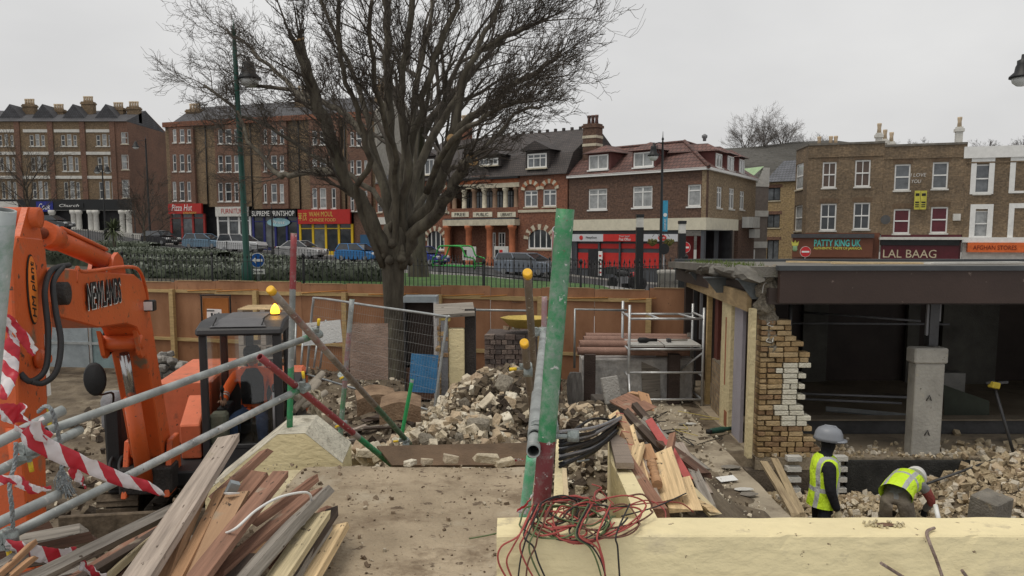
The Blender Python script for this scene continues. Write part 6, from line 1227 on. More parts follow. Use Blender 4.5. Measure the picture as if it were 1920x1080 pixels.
bk = [(3.30, 1.10), (3.62, 1.0), (3.75, .55), (3.6, .12), (3.2, .0), (2.85, .15), (2.78, .35), (3.12, .22), (3.42, .35), (3.45, .75)]
MB().prism(bk, -.38, .38).build('bucket', grease, exc, bevel=.01)
for k in range(4): MB().beam((2.86, -.3 + k * .2, .22), (2.66, -.3 + k * .2, .33), .06, .05, taper=.5).build('bucket_tooth', steel, exc)
# boom ram in front of the boom
MB().tube([(.80, 0, 2.30), (.60, 0, 1.72)], .05, 12).build('boom_ram_rod', rodm, exc); MB().tube([(.63, 0, 1.80), (.30, 0, .78)], .085, 14).build('boom_ram', org, exc); MB().lathe((.84, 0, 2.42), [(.05, -.2), (.075, -.19), (.075, .19), (.05, .2)], 12, 'Y').build('boom_ram_pin', org, exc)
for y in (-.17, .17): MB().prism([(.66, 2.30), (1.0, 2.56), (.9, 2.30), (.84, 2.26)], y - .02, y + .02).build('boom_ram_lug', org, exc)
# hoses looping between boom and stick
for pts in ([(130, 497, 6.25), (98, 506, 6.0), (84, 545, 5.75), (90, 620, 5.65), (86, 690, 5.55), (58, 715, 5.45), (38, 700, 5.42)], [(118, 500, 6.15), (100, 530, 5.9), (104, 580, 5.75), (114, 640, 5.65), (106, 695, 5.55), (82, 718, 5.5), (60, 716, 5.45)]): MB().tube(curve_pts([el(P(*q)) for q in pts], 6), .021, 8).build('hydraulic_hose', hose_m, exc)
MB().tube(curve_pts([el(P(*q)) for q in ((200, 612, 8.1), (192, 640, 8.1), (198, 660, 8.1), (208, 662, 8.15))], 5), .014, 6).build('hydraulic_hose', hose_m, exc)
c = el(P(276, 573, 8.35)); wl = MB().box(c, (.12, .16, .115)).build('work_light', blk, exc, bevel=.012); MB().box(c + V(.063, 0, 0), (.008, .135, .09)).build('lens', hl_m, wl); MB().beam(c + V(-.02, -.04, -.05), c + V(-.1, -.16, -.12), .03, .03).build('light_bracket', blk, wl)
# upper body
def eb(name, m, s0, s1, y0, y1, z0, z1, bevel=.02): return MB().b2(s0, s1, y0, y1, z0 + 3.5, z1 + 3.5).build(name, m, exc, bevel=bevel)
eb('platform', blk, -3.2, .05, -.48, 1.42, -2.86, -2.68); eb('engine_cover', org2, -3.2, -1.2, -.25, .42, -2.67, -1.86); eb('counterweight', org, -3.6, -3.2, -.3, 1.42, -2.8, -2.05, .06); eb('side_door', blk, -3.2, -1.82, .44, 1.42, -2.67, -2.1)
MB().prism([(-.45, .83), (-.42, 1.25), (-.95, 1.52), (-.99, .83)], .205, .435).build('sloping_tank', org2, exc, bevel=.015)
eb('corner_guard', blk, -.32, -.06, -.52, -.34, -2.95, -1.92, .03); MB().lathe((-.35, -.50, 1.5), [(.10, -.25), (.13, -.2), (.13, .1), (.08, .2)], 14).build('grey_canister', grey_tin, exc); eb('front_valve_block', grease, -.02, .32, -.28, .28, -2.85, -2.55)
for y in (-.14, .14): MB().prism([(-.25, .62), (.35, .62), (.12, 1.22), (-.2, 1.22)], y * 1.6 - .03, y * 1.6 + .03).build('boom_bracket', org, exc, bevel=.01)
mr = MB().lathe((0, 0, 0), [(.02, -.03), (.10, -.025), (.115, 0), (.10, .02), (.0, .025)], 18, 'X', 1, 1.55).build('mirror', blk, exc, el(P(178, 711, 8.2)))
MB().tube(curve_pts([el(P(180, 735, 8.2)), el(P(190, 740, 8.4)), el(P(212, 738, 8.7)), (-.1, -.44, 1.5)], 4), .012, 6).build('mirror_arm', blk, exc)
for k in range(3): MB().tube(curve_pts([(-.1, -.45 + k * .1, 1.0), (.12, -.42 + k * .1, .9), (.25, -.25 + k * .1, .7)], 5), .02, 6).build('hydraulic_hose', hose_m, exc)
# cab
c0, c1, y0, y1, z0, z1 = -1.78, -.43, .46, 1.40, -2.68, -1.18
cabp = []
for s_, y_, w_ in ((c1 - .04, y0 + .04, .085), (c1 - .04, y1 - .045, .10), (c0 + .05, y0 + .04, .09), (c0 + .05, y1 - .045, .10), (-1.15, y1 - .03, .05)): MB().b2(s_ - w_ / 2, s_ + w_ / 2, y_ - w_ / 2, y_ + w_ / 2, z0 + 3.5, z1 + 3.5).build('cab_pillar', cabm, exc, bevel=.012)
eb('cab_sill', cabm, c0, c1, y0, y1, z0 - .02, z0 + .12, .01); eb('cab_front_panel', cabm, c1 - .045, c1 + .005, y0 + .09, y1 - .1, z0 + .121, z0 + .17, .005); eb('cab_back_panel', cabm, c0 - .01, c0 + .03, y0 + .09, y1 - .1, z0 + .12, z0 + .75, .005); eb('cab_mullion', cabm, c0 + .01, c0 + .05, y0 + .32, y0 + .42, z0 + .75, z1, .005)
rp_ = [(c0 - .04, z1 + 3.5), (c0 - .02, z1 + 3.60), (c0 + .18, z1 + 3.66), (c1 - .25, z1 + 3.655), (c1 + .03, z1 + 3.59), (c1 + .06, z1 + 3.5)]
MB().prism(rp_, y0 - .03, y1 + .03).build('cab_roof', cabm, exc, bevel=.025)
MB().add([(c1 + .02, y0 + .13, z1 + 3.603), (c1 + .02, y1 - .16, z1 + 3.603), (c1 - .28, y1 - .24, z1 + 3.668), (c1 - .28, y0 + .20, z1 + 3.668), (c0 + .2, y1 - .24, z1 + 3.672), (c0 + .2, y0 + .20, z1 + 3.672)], [(0, 1, 2, 3), (3, 2, 4, 5)]).build('roof_panel', cabroof, exc)
cg_ = glassmat('cab_glass', (.93, .94, .93), .05, .03)
MB().b2(c1 - .02, c1 - .014, y0 + .08, y1 - .09, z0 + 3.62, z1 + 3.49).build('windscreen', cg_, exc); MB().b2(c0 + .1, c1 - .09, y1 - .03, y1 - .024, z0 + 3.64, z1 + 3.49).build('door_window', cg_, exc); MB().b2(c0 + .1, c1 - .09, y0 + .024, y0 + .03, z0 + 3.64, z1 + 3.49).build('side_window', cg_, exc)
for s_, y_ in ((c1 - .02, y0 + .16), (c1 - .02, y1 - .22)): MB().tube(curve_pts([(s_, y_, z1 + 3.60), (s_ - .1, y_ + .03, z1 + 3.70), (s_ - .2, y_, z1 + 3.66)], 4), .008, 5).build('roof_handle', blk, exc)
MB().tube([(c1 + .03, y1 - .10, z0 + 3.7), (c1 + .03, y1 - .10, z0 + 4.3)], .014, 6).build('grab_rail', grey_tin, exc)
bc = el(P(516, 588, 10.35)); MB().lathe(bc, [(.05, -.12), (.03, -.1), (.03, -.03), (.055, -.025), (.06, 0)], 12).build('beacon_base', blk, exc); MB().lathe(bc, [(.055, .0), (.062, .03), (.045, .085), (.015, .125), (.0, .13)], 14).build('beacon', emitmat('amber_beacon', (1.0, .42, .03), 3.2), exc)
bl_d = bpy.data.lights.new('beacon_light', 'POINT'); bl_d.energy = 1.6; bl_d.color = (1, .5, .08); bl_d.shadow_soft_size = .05; bl = bpy.data.objects.new('beacon_light', bl_d); col.objects.link(bl); bl.parent = exc; bl.location = bc + V(0, 0, .19)
# seat, levers, console
MB().b2(-1.5, -1.0, .70, 1.18, .98, 1.12).b2(-1.62, -1.5, .72, 1.16, 1.1, 1.75).build('seat', blk, exc, bevel=.02)
for y in (.62, 1.24): MB().b2(-1.3, -.85, y - .07, y + .07, 1.2, 1.36).build('console', blk, exc, bevel=.015); MB().tube([(-.88, y, 1.36), (-.82, y + .01, 1.56)], .016, 7).lathe((-.82, y + .01, 1.56), [(.02, 0), (.028, .04), (.01, .09)], 8).build('lever', blk, exc)
for y in (.84, 1.0): MB().tube([(-.72, y, .95), (-.62, y, 1.30)], .012, 6).build('travel_lever', blk, exc)
MB().b2(-.75, -.5, .52, .72, .9, 1.35).build('grey_side_panel', mat('grey_green_plastic', (.17, .17, .13), var=.2), exc, bevel=.03)
# tracks: shoes wound round a frame
turn = MB().lathe((-1.15, .28, .42), [(.55, 0), (.55, .22)], 24).build('slew_ring', grease, exc)
muddy = mat('mud_caked_steel', (.10, .075, .05), var=.4, scale=5, bump=.6, bscale=14, c2=(.17, .13, .09), spot=(.045, .04, .038), spot_amt=.3)
sh_me = MB().box((0, 0, 0), (.145, .45, .035)).box((0, 0, .025), (.03, .45, .03)).mesh('track_shoe', muddy)
for yc in (-.42, 1.0):
    Ls, r_ = 2.0, .30; xc = -.35; per = 2 * Ls + 2 * math.pi * r_; n = int(per / .155)
    fr = MB().b2(xc - Ls + .05, xc - .05, yc - .12, yc + .12, .18, .46); fr.build('track_frame', grease, exc)
    for s_ in (xc, xc - Ls): MB().lathe((s_, yc, .33), [(.1, -.15), (.25, -.14), (.25, .14), (.1, .15)], 16, 'Y').build('idler_wheel', grease, exc)
    for i in range(n):
        t = per * i / n
        if t < Ls: p, a = (xc - t, .33 + r_), 0
        elif t < Ls + math.pi * r_: q = (t - Ls) / r_; p, a = (xc - Ls - math.sin(q) * r_, .33 + math.cos(q) * r_), -q
        elif t < 2 * Ls + math.pi * r_: p, a = (xc - Ls + (t - Ls - math.pi * r_), .33 - r_), math.pi
        else: q = (t - 2 * Ls - math.pi * r_) / r_; p, a = (xc + math.sin(q) * r_, .33 - math.cos(q) * r_), math.pi - q
        o = obj('track_shoe', sh_me, exc, (p[0], yc, p[1])); o.rotation_euler = (0, a, 0)
eb('dozer_blade', muddy, .55, .62, -.8, 1.3, -3.3, -2.95, .01)
# operator
J = {'pelvis': ((0, 0, 0), .16, .13), 'waist': ((0, -.02, .18), .16, .13), 'chest': ((0, -.03, .42), .18, .14), 'neck': ((0, .0, .58), .062, .065), 'jaw': ((0, .03, .66), .075, .085), 'crown': ((0, .02, .77), .088, .10),
     'lsho': ((-.21, -.02, .50), .085, .085), 'lelb': ((-.32, .12, .26), .065, .065), 'lwri': ((-.30, .33, .22), .045, .045), 'rsho': ((.21, -.02, .50), .085, .085), 'relb': ((.34, .10, .26), .065, .065), 'rwri': ((.31, .33, .22), .045, .045),
     'lhip': ((-.11, .04, -.03), .10, .10), 'lkne': ((-.16, .46, .0), .085, .085), 'lank': ((-.17, .50, -.36), .06, .06), 'ltoe': ((-.18, .62, -.42), .05, .04), 'rhip': ((.11, .04, -.03), .10, .10), 'rkne': ((.17, .46, .0), .085, .085), 'rank': ((.18, .50, -.36), .06, .06), 'rtoe': ((.19, .62, -.42), .05, .04)}
op_l = EX + Matrix.Rotation(ea, 3, 'Z') @ V(-1.26, .94, 1.22)
opr = person('operator in orange hi-vis jacket and black beanie inside the cab', op_l, ea - R(90), J, {'torso': orange_hv, 'upper_arm': orange_hv, 'fore_arm': orange_hv, 'legs': jeans, 'feet': boots, 'head': skin_m, 'hands': skin_m}, None, None, [((.31, .33, .22), (-.1, 1, .1), (0, 0, -1), 1, .8), ((-.30, .33, .22), (.1, 1, .1), (0, 0, -1), -1, .8)])
MB().lathe((0, .02, .74), [(.108, -.01), (.115, .03), (.108, .08), (.07, .125), (0, .14)], 16, sy=1.12).build('beanie', hood_m, opr)
MB().lathe((0, .10, .22), [(.135, -.1), (.15, .08), (.14, .25), (.07, .36)], 14, sy=.35).build('black_jumper_front', dark_jkt, opr)
MB().lathe((0, .115, .69), [(.012, -.02), (.016, 0), (.008, .03)], 8).build('nose', skin_m, opr)
for sx in (-1, 1): MB().lathe((sx * .034, .098, .71), [(.004, -.006), (.011, 0), (.004, .006)], 8).build('eye', ink, opr); MB().lathe((sx * .092, .02, .70), [(.008, -.03), (.016, 0), (.008, .03)], 8).build('ear', skin_m, opr)
MB().b2(-.025, .025, .102, .108, .645, .65).build('mouth', mat('lips', (.2, .08, .06), bump=0), opr)
tape = mat('silver_reflective_tape', (.45, .46, .46), rough=.4, bump=0)
for s_ in ('l', 'r'):
    for t in (.35, .65): a, b = Vector(J[s_ + 'elb'][0]), Vector(J[s_ + 'wri'][0]); c = a.lerp(b, t); d = (b - a).normalized(); MB().tube([c - d * .02, c + d * .02], .066 - .012 * t, 10, caps=False).build('reflective_band', tape, opr)
# ================================================================== scaffold tubes round the walkway
TR = .0242
def tubemat(name, segs, base=(.25, .268, .262)):
    """galvanised tube with bands of old paint; segs = (from, to, colour) along the tube, 0..1 (generated coords z)"""
    if name in MATS: return MATS[name]
    m, t, b = _nodes(name); N, L = t.nodes, t.links; tc = N.new('ShaderNodeTexCoord'); sp = N.new('ShaderNodeSeparateXYZ'); L.new(tc.outputs['UV'], sp.inputs[0])
    no = N.new('ShaderNodeTexNoise'); no.inputs['Scale'].default_value = 7; no.inputs['Detail'].default_value = 7; L.new(tc.outputs['Object'], no.inputs['Vector'])
    r1 = N.new('ShaderNodeValToRGB'); e = r1.color_ramp.elements; e[0].position = .3; e[0].color = c4([x * .6 for x in base]); e[1].position = .7; e[1].color = c4([min(1, x * 1.5) for x in base]); L.new(no.outputs[0], r1.inputs[0]); out = r1.outputs[0]
    wob = N.new('ShaderNodeMath'); wob.operation = 'MULTIPLY_ADD'; wob.inputs[1].default_value = .06; L.new(no.outputs[0], wob.inputs[0]); L.new(sp.outputs[1], wob.inputs[2])
    nb = N.new('ShaderNodeTexNoise'); nb.inputs['Scale'].default_value = 16; nb.inputs['Detail'].default_value = 8; nb.inputs['Roughness'].default_value = .75; L.new(tc.outputs['Object'], nb.inputs['Vector'])
    for lo, hi, c, cover in segs:
        a = N.new('ShaderNodeMath'); a.operation = 'GREATER_THAN'; a.inputs[1].default_value = lo + .03; d = N.new('ShaderNodeMath'); d.operation = 'LESS_THAN'; d.inputs[1].default_value = hi + .03; L.new(wob.outputs[0], a.inputs[0]); L.new(wob.outputs[0], d.inputs[0])
        k = N.new('ShaderNodeMapRange'); k.inputs[1].default_value = 1 - cover - .17; k.inputs[2].default_value = 1 - cover + .12; L.new(nb.outputs[0], k.inputs[0])
        mu = N.new('ShaderNodeMath'); mu.operation = 'MULTIPLY'; L.new(a.outputs[0], mu.inputs[0]); L.new(d.outputs[0], mu.inputs[1]); m2 = N.new('ShaderNodeMath'); m2.operation = 'MULTIPLY'; L.new(mu.outputs[0], m2.inputs[0]); L.new(k.outputs[0], m2.inputs[1])
        mx = N.new('ShaderNodeMixRGB'); L.new(m2.outputs[0], mx.inputs[0]); L.new(out, mx.inputs[1]); mx.inputs[2].default_value = c4(c); out = mx.outputs[0]
    L.new(out, b.inputs['Base Color']); b.inputs['Roughness'].default_value = .55; b.inputs['Metallic'].default_value = .15
    bp = N.new('ShaderNodeBump'); bp.inputs['Strength'].default_value = .25; bp.inputs['Distance'].default_value = .003; L.new(nb.outputs[0], bp.inputs['Height']); L.new(bp.outputs[0], b.inputs['Normal'])
    MATS[name] = m; return m
def tube_mesh(a, b, r, m, n=18):
    """open-ended scaffold tube with wall thickness and a UV running along it"""
    a, b = Vector(a), Vector(b); d = (b - a).normalized(); x = d.orthogonal().normalized(); y = d.cross(x); vs_ = []; fs = []; uv = []; K = 12
    for i in range(K + 1):
        for k in range(n): an = 2 * math.pi * k / n; vs_.append(a.lerp(b, i / K) + (x * math.cos(an) + y * math.sin(an)) * r)
    for e_, t in ((a, 0), (b, 1), (a + d * .25, 0), (b - d * .25, 1)):
        for k in range(n): an = 2 * math.pi * k / n; vs_.append(e_ + (x * math.cos(an) + y * math.sin(an)) * r * .83)
    for i in range(K):
        for k in range(n): k2 = (k + 1) % n; fs.append((i * n + k, i * n + k2, (i + 1) * n + k2, (i + 1) * n + k)); uv.append((i / K, (i + 1) / K))
    o1, o2, o3, o4 = [(K + 1 + q) * n for q in range(4)]
    for k in range(n):
        k2 = (k + 1) % n
        for f in ((k, o1 + k, o1 + k2, k2), (K * n + k, K * n + k2, o2 + k2, o2 + k), (o1 + k, o3 + k, o3 + k2, o1 + k2), (o2 + k, o2 + k2, o4 + k2, o4 + k)): fs.append(f); uv.append(None)
    me = bpy.data.meshes.new('tube'); me.from_pydata([tuple(v) for v in vs_], [], fs); me.materials.append(m); ul = me.uv_layers.new(name='UVMap')
    for p, u in zip(me.polygons, uv):
        p.use_smooth = u is not None; ls = list(p.loop_indices)
        for j, li in enumerate(ls): ul.data[li].uv = (0, (u[0] if j < 2 else u[1]) if u else 0)
    return me
PG, PR = (.03, .26, .10), (.26, .045, .05)
g_plain = tubemat('galvanised_tube', []); g_brown = tubemat('dull_brown_tube', [(-1, 2, (.16, .125, .095), .55)], (.24, .21, .18))
capm = mat('yellow_tube_cap', (.80, .45, .03), rough=.4, var=.05, bump=0); boltm = mat('scaffold_coupler_steel', (.26, .29, .28), rough=.5, metal=.4, var=.3, scale=12, bump=.2, spot=(.16, .09, .05), spot_amt=.25)
def stube(label, a, b, m, cap=None, r=TR, couplers=()):
    a, b = Vector(a), Vector(b); root = empty('scaffold_tube', a, 0, label, 'scaffold tube', 'scaffold tubes of the walkway railing'); obj('tube', tube_mesh(V(0, 0, 0), b - a, r, m), root); d = (b - a).normalized()
    if cap is not None: e_ = V(0, 0, 0) if cap == 0 else b - a; s = -1 if cap == 0 else 1; MB().tube([e_ - d * s * .035, e_ + d * s * .006, e_ + d * s * .012], [r * 1.16, r * 1.16, r * .9], 16).build('end_cap', capm, root)
    return root
def coupler(label, p, d1, d2, yellow=True):
    """double coupler: two clamp rings, a plate and a bolt with a yellow thread guard"""
    p, d1, d2 = Vector(p), Vector(d1).normalized(), Vector(d2).normalized(); r = empty('scaffold_coupler', p, 0, label, 'scaffold coupler', 'couplers on the scaffold tubes'); k = d1.cross(d2)
    k = k.normalized() if k.length > .05 else V(0, -1, 0); b = MB(); b.tube([-d1 * .03, d1 * .03], TR * 1.28, 14); b.tube([k * .05 - d2 * .03, k * .05 + d2 * .03], TR * 1.28, 14); b.build('clamp', boltm, r)
    s = d1.cross(k).normalized(); MB().beam(s * .03 - d1 * .02, s * .055 - d1 * .02, .04, .03).beam(s * .035 + d1 * .0, s * .09, .016, .016).build('bolt_lug', boltm, r)
    if yellow: MB().tube([s * .075, s * .125], .011, 8).build('thread_guard', mat('yellow_thread_guard', (.75, .52, .04), bump=0), r)
    return r
A0, A1 = P(88, 808, 4.05), P(592, 628, 5.85); B0, B1 = P(18, 1004, 3.75), P(566, 728, 5.6)
stube('upper grey handrail tube crossing in front of the cab', A0, A1, tubemat('galv_tube_green_end', [(.93, 1.2, PG, .5)])); stube('lower grey handrail tube below the upper one', B0, B1, tubemat('galv_tube_white_worn', [(.3, .8, (.5, .5, .49), .42), (.95, 1.2, PG, .5)]))
S0, S1 = P(-60, 858, 3.25), P(118, 769, 3.65); stube('short upper grey tube end overlapping the handrail at the left', S0, S1, g_plain); S2, S3 = P(-60, 912, 3.4), P(150, 806, 4.2); stube('grey tube sleeve under the short upper tube at the left', S2, S3, g_plain)
S4, S5 = P(-70, 1012, 3.2), P(110, 927, 3.6); stube('short lower grey tube end at the left edge', S4, S5, g_plain)
stube('near grey-green upright tube cut by the left edge', P(-34, 830, 1.70), P(6, 393, 1.64), tubemat('galv_tube_green_side', [(.45, .95, (.10, .20, .13), .4)], (.30, .325, .32)))
vp0, vp1 = P(543, 806, 6.25), P(551, 437, 6.2); stube('upright tube with red top and green foot on the cream pier', vp0, vp1, tubemat('red_green_upright', [(-.5, .33, PG, .62), (.72, 1.5, PR, .62)])); MB().b2(-.05, .05, -.05, .05, -.02, .012).build('base_plate', rust, None, vp0, label='small rusty base plate under the red-topped upright', cat='base plate')
stube('brown diagonal tube with yellow cap left of the tree', P(507, 543, 5.1), P(768, 832, 7.3), tubemat('brown_green_diag', [(.35, .75, (.15, .12, .095), .55), (.68, 1.4, (.05, .13, .07), .6), (.1, .3, (.27, .08, .07), .4)], (.25, .22, .19)), cap=0)
stube('red diagonal tube with open end in front of the cab', P(487, 669, 5.25), P(733, 870, 6.6), tubemat('red_green_diag', [(-.5, .66, PR, .75), (.7, 1.5, PG, .6)], (.30, .27, .25)))
stube('faded red and green upright behind the red diagonal', P(634, 862, 7.6), P(660, 561, 7.6), tubemat('faded_upright', [(.33, .8, (.30, .12, .12), .45), (-.5, .45, PG, .5)]))
stube('short bright green leaning stake in the rubble', P(752, 822, 8.2), P(773, 711, 8.2), tubemat('bright_green_stake', [(-.5, .94, (.03, .32, .10), .8)]), r=.02)
stube('taller yellow-capped brown tube beside the heap', P(989, 512, 4.6), P(1004, 736, 6.3), g_brown, cap=0); stube('shorter yellow-capped brown tube beside the heap', P(983, 643, 4.9), P(1000, 790, 6.3), g_brown, cap=0)
stube('thin red-topped upright tube behind the handrail', P(1018, 700, 6.9), P(1021, 556, 6.9), tubemat('pink_worn_upright', [(.3, 1.5, (.33, .17, .18), .55)]))
stube('grey handrail tube pointing at the viewer with open end', P(1000, 846, 2.66), P(1019, 621, 5.7), g_plain); stube('thick sleeve tube round the handrail near its open end', P(1003, 818, 2.82), P(1008, 740, 3.5), g_plain, r=TR * 1.14)
stube('near leaning tube, green above and dark red below', P(1012, 985, 2.74), P(1060, 392, 2.72), tubemat('green_red_post', [(.28, 1.6, (.03, .20, .075), .54), (-.5, .28, (.17, .03, .035), .62)], (.24, .26, .24)), r=.0315); stube('red worn tube just behind the leaning green tube', P(1036, 830, 4.6), P(1046, 430, 3.4), tubemat('worn_red_tube', [(.2, 1.5, (.30, .10, .10), .55)]))
stube('pale green foot of a tube standing in the deck corner', P(982, 975, 3.55), P(997, 856, 3.5), tubemat('pale_green_foot', [(-.5, 1.5, (.10, .42, .22), .55)], (.5, .56, .55)))
for lb, p, d1, d2 in (('coupler where the upper handrail meets the capped diagonal', P(595, 628, 5.75), A1 - A0, P(768, 832, 7.3) - P(507, 543, 5.1)), ('coupler where the lower handrail meets the red diagonal', P(572, 728, 5.55), B1 - B0, P(733, 870, 6.6) - P(487, 669, 5.25)), ('coupler low on the faded upright', P(645, 795, 7.4), V(0, 0, 1), P(733, 870, 6.6) - P(487, 669, 5.25)), ('coupler high on the faded upright', P(650, 705, 7.4), V(0, 0, 1), P(768, 832, 7.3) - P(507, 543, 5.1)), ('coupler at the foot of the capped diagonal', P(762, 826, 7.2), P(768, 832, 7.3) - P(507, 543, 5.1), V(1, 0, 0)), ('large coupler near the open end of the handrail', P(1007, 806, 2.9), P(1019, 621, 5.7) - P(1000, 846, 2.66), V(-.15, .1, 1)), ('coupler at the far end of the handrail', P(1018, 622, 5.6), V(0, 0, 1), P(1019, 621, 5.7) - P(1000, 846, 2.66)), ('rusty coupler on the lower tubes at the left edge', P(8, 1004, 3.4), B1 - B0, V(0, 0, 1)), ('coupler under the upper tubes at the left', P(50, 838, 3.7), A1 - A0, V(0, 0, 1)), ('coupler by the shorter capped tube', P(990, 690, 5.3), V(.1, .5, -1), V(1, 0, 0))): coupler(lb, p, d1, d2)
p = P(1030, 820, 2.75); MB().tube([p - V(.02, 0, 0), p + V(.10, .02, .0)], .009, 8).lathe(p + V(.085, .02, 0), [(.022, -.02), (.022, .02)], 6, 'X').build('coupler_bolt', boltm, label='long coupler bolt right of the dark red tube foot', cat='bolt')
# rope lashings and warning tape
rope_m = mat('blue_grey_rope', (.30, .33, .34), rough=.9, var=.35, scale=60, bump=.6, bscale=120)
def rope(label, pts, r=.0085):
    """three-strand laid rope"""
    c = curve_pts(pts, 14); b = MB(); 
    for s in range(3):
        q = []
        for i, p in enumerate(c):
            t = (c[min(i + 1, len(c) - 1)] - c[max(i - 1, 0)]).normalized(); x = t.orthogonal().normalized(); x = (V(1, 0, 0) - t * t.x).normalized() if abs(t.x) < .9 else x; y = t.cross(x); a = i * .55 + s * 2.094; q.append(p + (x * math.cos(a) + y * math.sin(a)) * r * .55)
        b.tube(q, r * .62, 6)
    return b.build('rope', rope_m, label=label, cat='rope', group='rope lashings on the left tubes')
rope('blue-grey rope looped over the upper tubes with frayed end', [P(72, 772, 3.62), P(84, 762, 3.5), P(96, 768, 3.45), P(106, 800, 3.5), P(114, 845, 3.6), P(116, 885, 3.6)]); rope('blue-grey rope between the left upper and lower tubes', [P(30, 830, 3.3), P(28, 870, 3.3), P(18, 905, 3.25), P(22, 950, 3.25), P(24, 990, 3.3)])
fr = MB(); rr = random.Random(1)
for k in range(40): a = P(116 + rr.uniform(-5, 5), 882, 3.6); fr.tube([a, a + V(rr.uniform(-.03, .04), 0, -.05), a + V(rr.uniform(-.04, .06), rr.uniform(-.02, .02), rr.uniform(-.13, -.09))], .0022, 4)
fr.build('frayed_rope_end', rope_m, label='frayed tuft at the end of the looped rope', cat='rope')
tape_m, _t, _b = _nodes('red_white_warning_tape'); N, L = _t.nodes, _t.links; tc = N.new('ShaderNodeTexCoord'); sp = N.new('ShaderNodeSeparateXYZ'); L.new(tc.outputs['UV'], sp.inputs[0]); ad = N.new('ShaderNodeMath'); ad.operation = 'ADD'; L.new(sp.outputs[0], ad.inputs[0]); L.new(sp.outputs[1], ad.inputs[1]); fm = N.new('ShaderNodeMath'); fm.operation = 'FRACT'; L.new(ad.outputs[0], fm.inputs[0]); gt_ = N.new('ShaderNodeMath'); gt_.operation = 'GREATER_THAN'; gt_.inputs[1].default_value = .5; L.new(fm.outputs[0], gt_.inputs[0])
mx = N.new('ShaderNodeMixRGB'); mx.inputs[1].default_value = (.80, .76, .77, 1); mx.inputs[2].default_value = (.62, .045, .07, 1); L.new(gt_.outputs[0], mx.inputs[0]); L.new(mx.outputs[0], _b.inputs['Base Color']); _b.inputs['Roughness'].default_value = .4; _b.inputs['Transmission Weight'].default_value = .0
ts = N.new('ShaderNodeBsdfTranslucent'); L.new(mx.outputs[0], ts.inputs[0]); ms = N.new('ShaderNodeMixShader'); ms.inputs[0].default_value = .35; L.new(_b.outputs[0], ms.inputs[1]); L.new(ts.outputs[0], ms.inputs[2]); L.new(ms.outputs[0], N['Material Output'].inputs[0])
def tape_strip(label, pts, w, tw=0.6, seed=0, ang=0.0, pitch=.2):
    """flat plastic tape: crumpled ribbon; w may vary per point"""
    ws = w if isinstance(w, (list, tuple)) else [w] * len(pts); c = curve_pts(pts, 10); n = len(c); b = MB(); uv = []; s = 0
    for i, p in enumerate(c):
        t = (c[min(i + 1, n - 1)] - c[max(i - 1, 0)]).normalized(); f = i / (n - 1) * (len(ws) - 1); k = min(len(ws) - 2, int(f)); wi = lerp(ws[k], ws[k + 1], f - k)
        up = V(0, -.25, 1); up = (up - t * up.dot(t)); up = up.normalized() if up.length > .05 else t.orthogonal(); sd = t.cross(up); a = ang + tw * nz3(i * .16, seed * 5.1, 0); d = up * math.cos(a) + sd * math.sin(a)
        if i: s += (p - c[i - 1]).length
        for j in range(4): q = (j / 3 - .5) * wi; b.v.append(tuple(p + d * q + d.cross(t) * (.012 * nz3(i * .5, j * 1.7, seed)))); uv.append((s / pitch, j / 3 * .5))
    for i in range(n - 1):
        for j in range(3): b.f.append((i * 4 + j, i * 4 + j + 1, (i + 1) * 4 + j + 1, (i + 1) * 4 + j)); b.m.append(0); b.sm.append(True)
    me = b.mesh('warning_tape', tape_m, fix=False); ul = me.uv_layers.new(name='UVMap')
    for l in me.loops: ul.data[l.index].uv = uv[l.vertex_index]
    o = obj('warning_tape', me, label=label, cat='tape', group='red and white warning tape'); so = o.modifiers.new('thickness', 'SOLIDIFY'); so.thickness = .0006; return o
tape_strip('longest warning tape streaming from the tubes to the right', [P(28, 800, 3.2), P(60, 822, 3.2), P(110, 850, 3.3), P(170, 875, 3.4), P(230, 900, 3.55), P(275, 912, 3.65), P(308, 929, 3.7)], [.05, .075, .075, .07, .06, .05, .02], .9, 1, 0, .20)
tape_strip('knot of warning tape bunched over the upper left tube', [P(-20, 758, 3.1), P(10, 772, 3.1), P(40, 778, 3.15), P(65, 800, 3.15), P(95, 825, 3.3)], [.07, .085, .09, .10, .05], 1.4, 2, .3, .24); tape_strip('short warning tape end hanging below the longest strip', [P(120, 862, 3.4), P(135, 880, 3.4), P(150, 900, 3.45), P(162, 915, 3.45)], [.03, .045, .04, .03], .6, 3, .8, .12)
tape_strip('warning tape hanging beside the near upright tube', [P(8, 592, 1.9), P(22, 615, 1.95), P(20, 660, 1.95), P(18, 705, 1.9), P(2, 748, 1.85)], [.012, .035, .04, .035, .02], .5, 4, 1.2, .075); tape_strip('pale warning tape end flying across the arm of the digger', [P(-6, 590, 1.9), P(14, 598, 1.9), P(40, 628, 1.95), P(66, 662, 2.0)], [.015, .022, .03, .022], .5, 5, .4, .2)
tape_strip('warning tape tied to the lower rope at the left', [P(-20, 905, 3.1), P(18, 898, 3.1), P(40, 905, 3.15), P(62, 918, 3.2), P(96, 915, 3.25)], [.06, .03, .05, .04, .02], 1.0, 6, 0, .12); tape_strip('warning tape lying over the timber at the bottom left', [P(10, 1018, 3.35), P(50, 1032, 3.35), P(95, 1042, 3.4), P(140, 1040, 3.5)], [.05, .085, .085, .07], .4, 7, .2, .14)
tape_strip('warning tape twisted between boards at the bottom edge', [P(150, 1058, 3.2), P(172, 1070, 3.2), P(200, 1082, 3.2)], [.05, .07, .06], .8, 8, .2, .12); tape_strip('scrap of warning tape at the foot of the deck tube', [P(976, 962, 3.4), P(990, 942, 3.4), P(1000, 925, 3.45)], [.06, .04, .015], .5, 9, .4, .12)
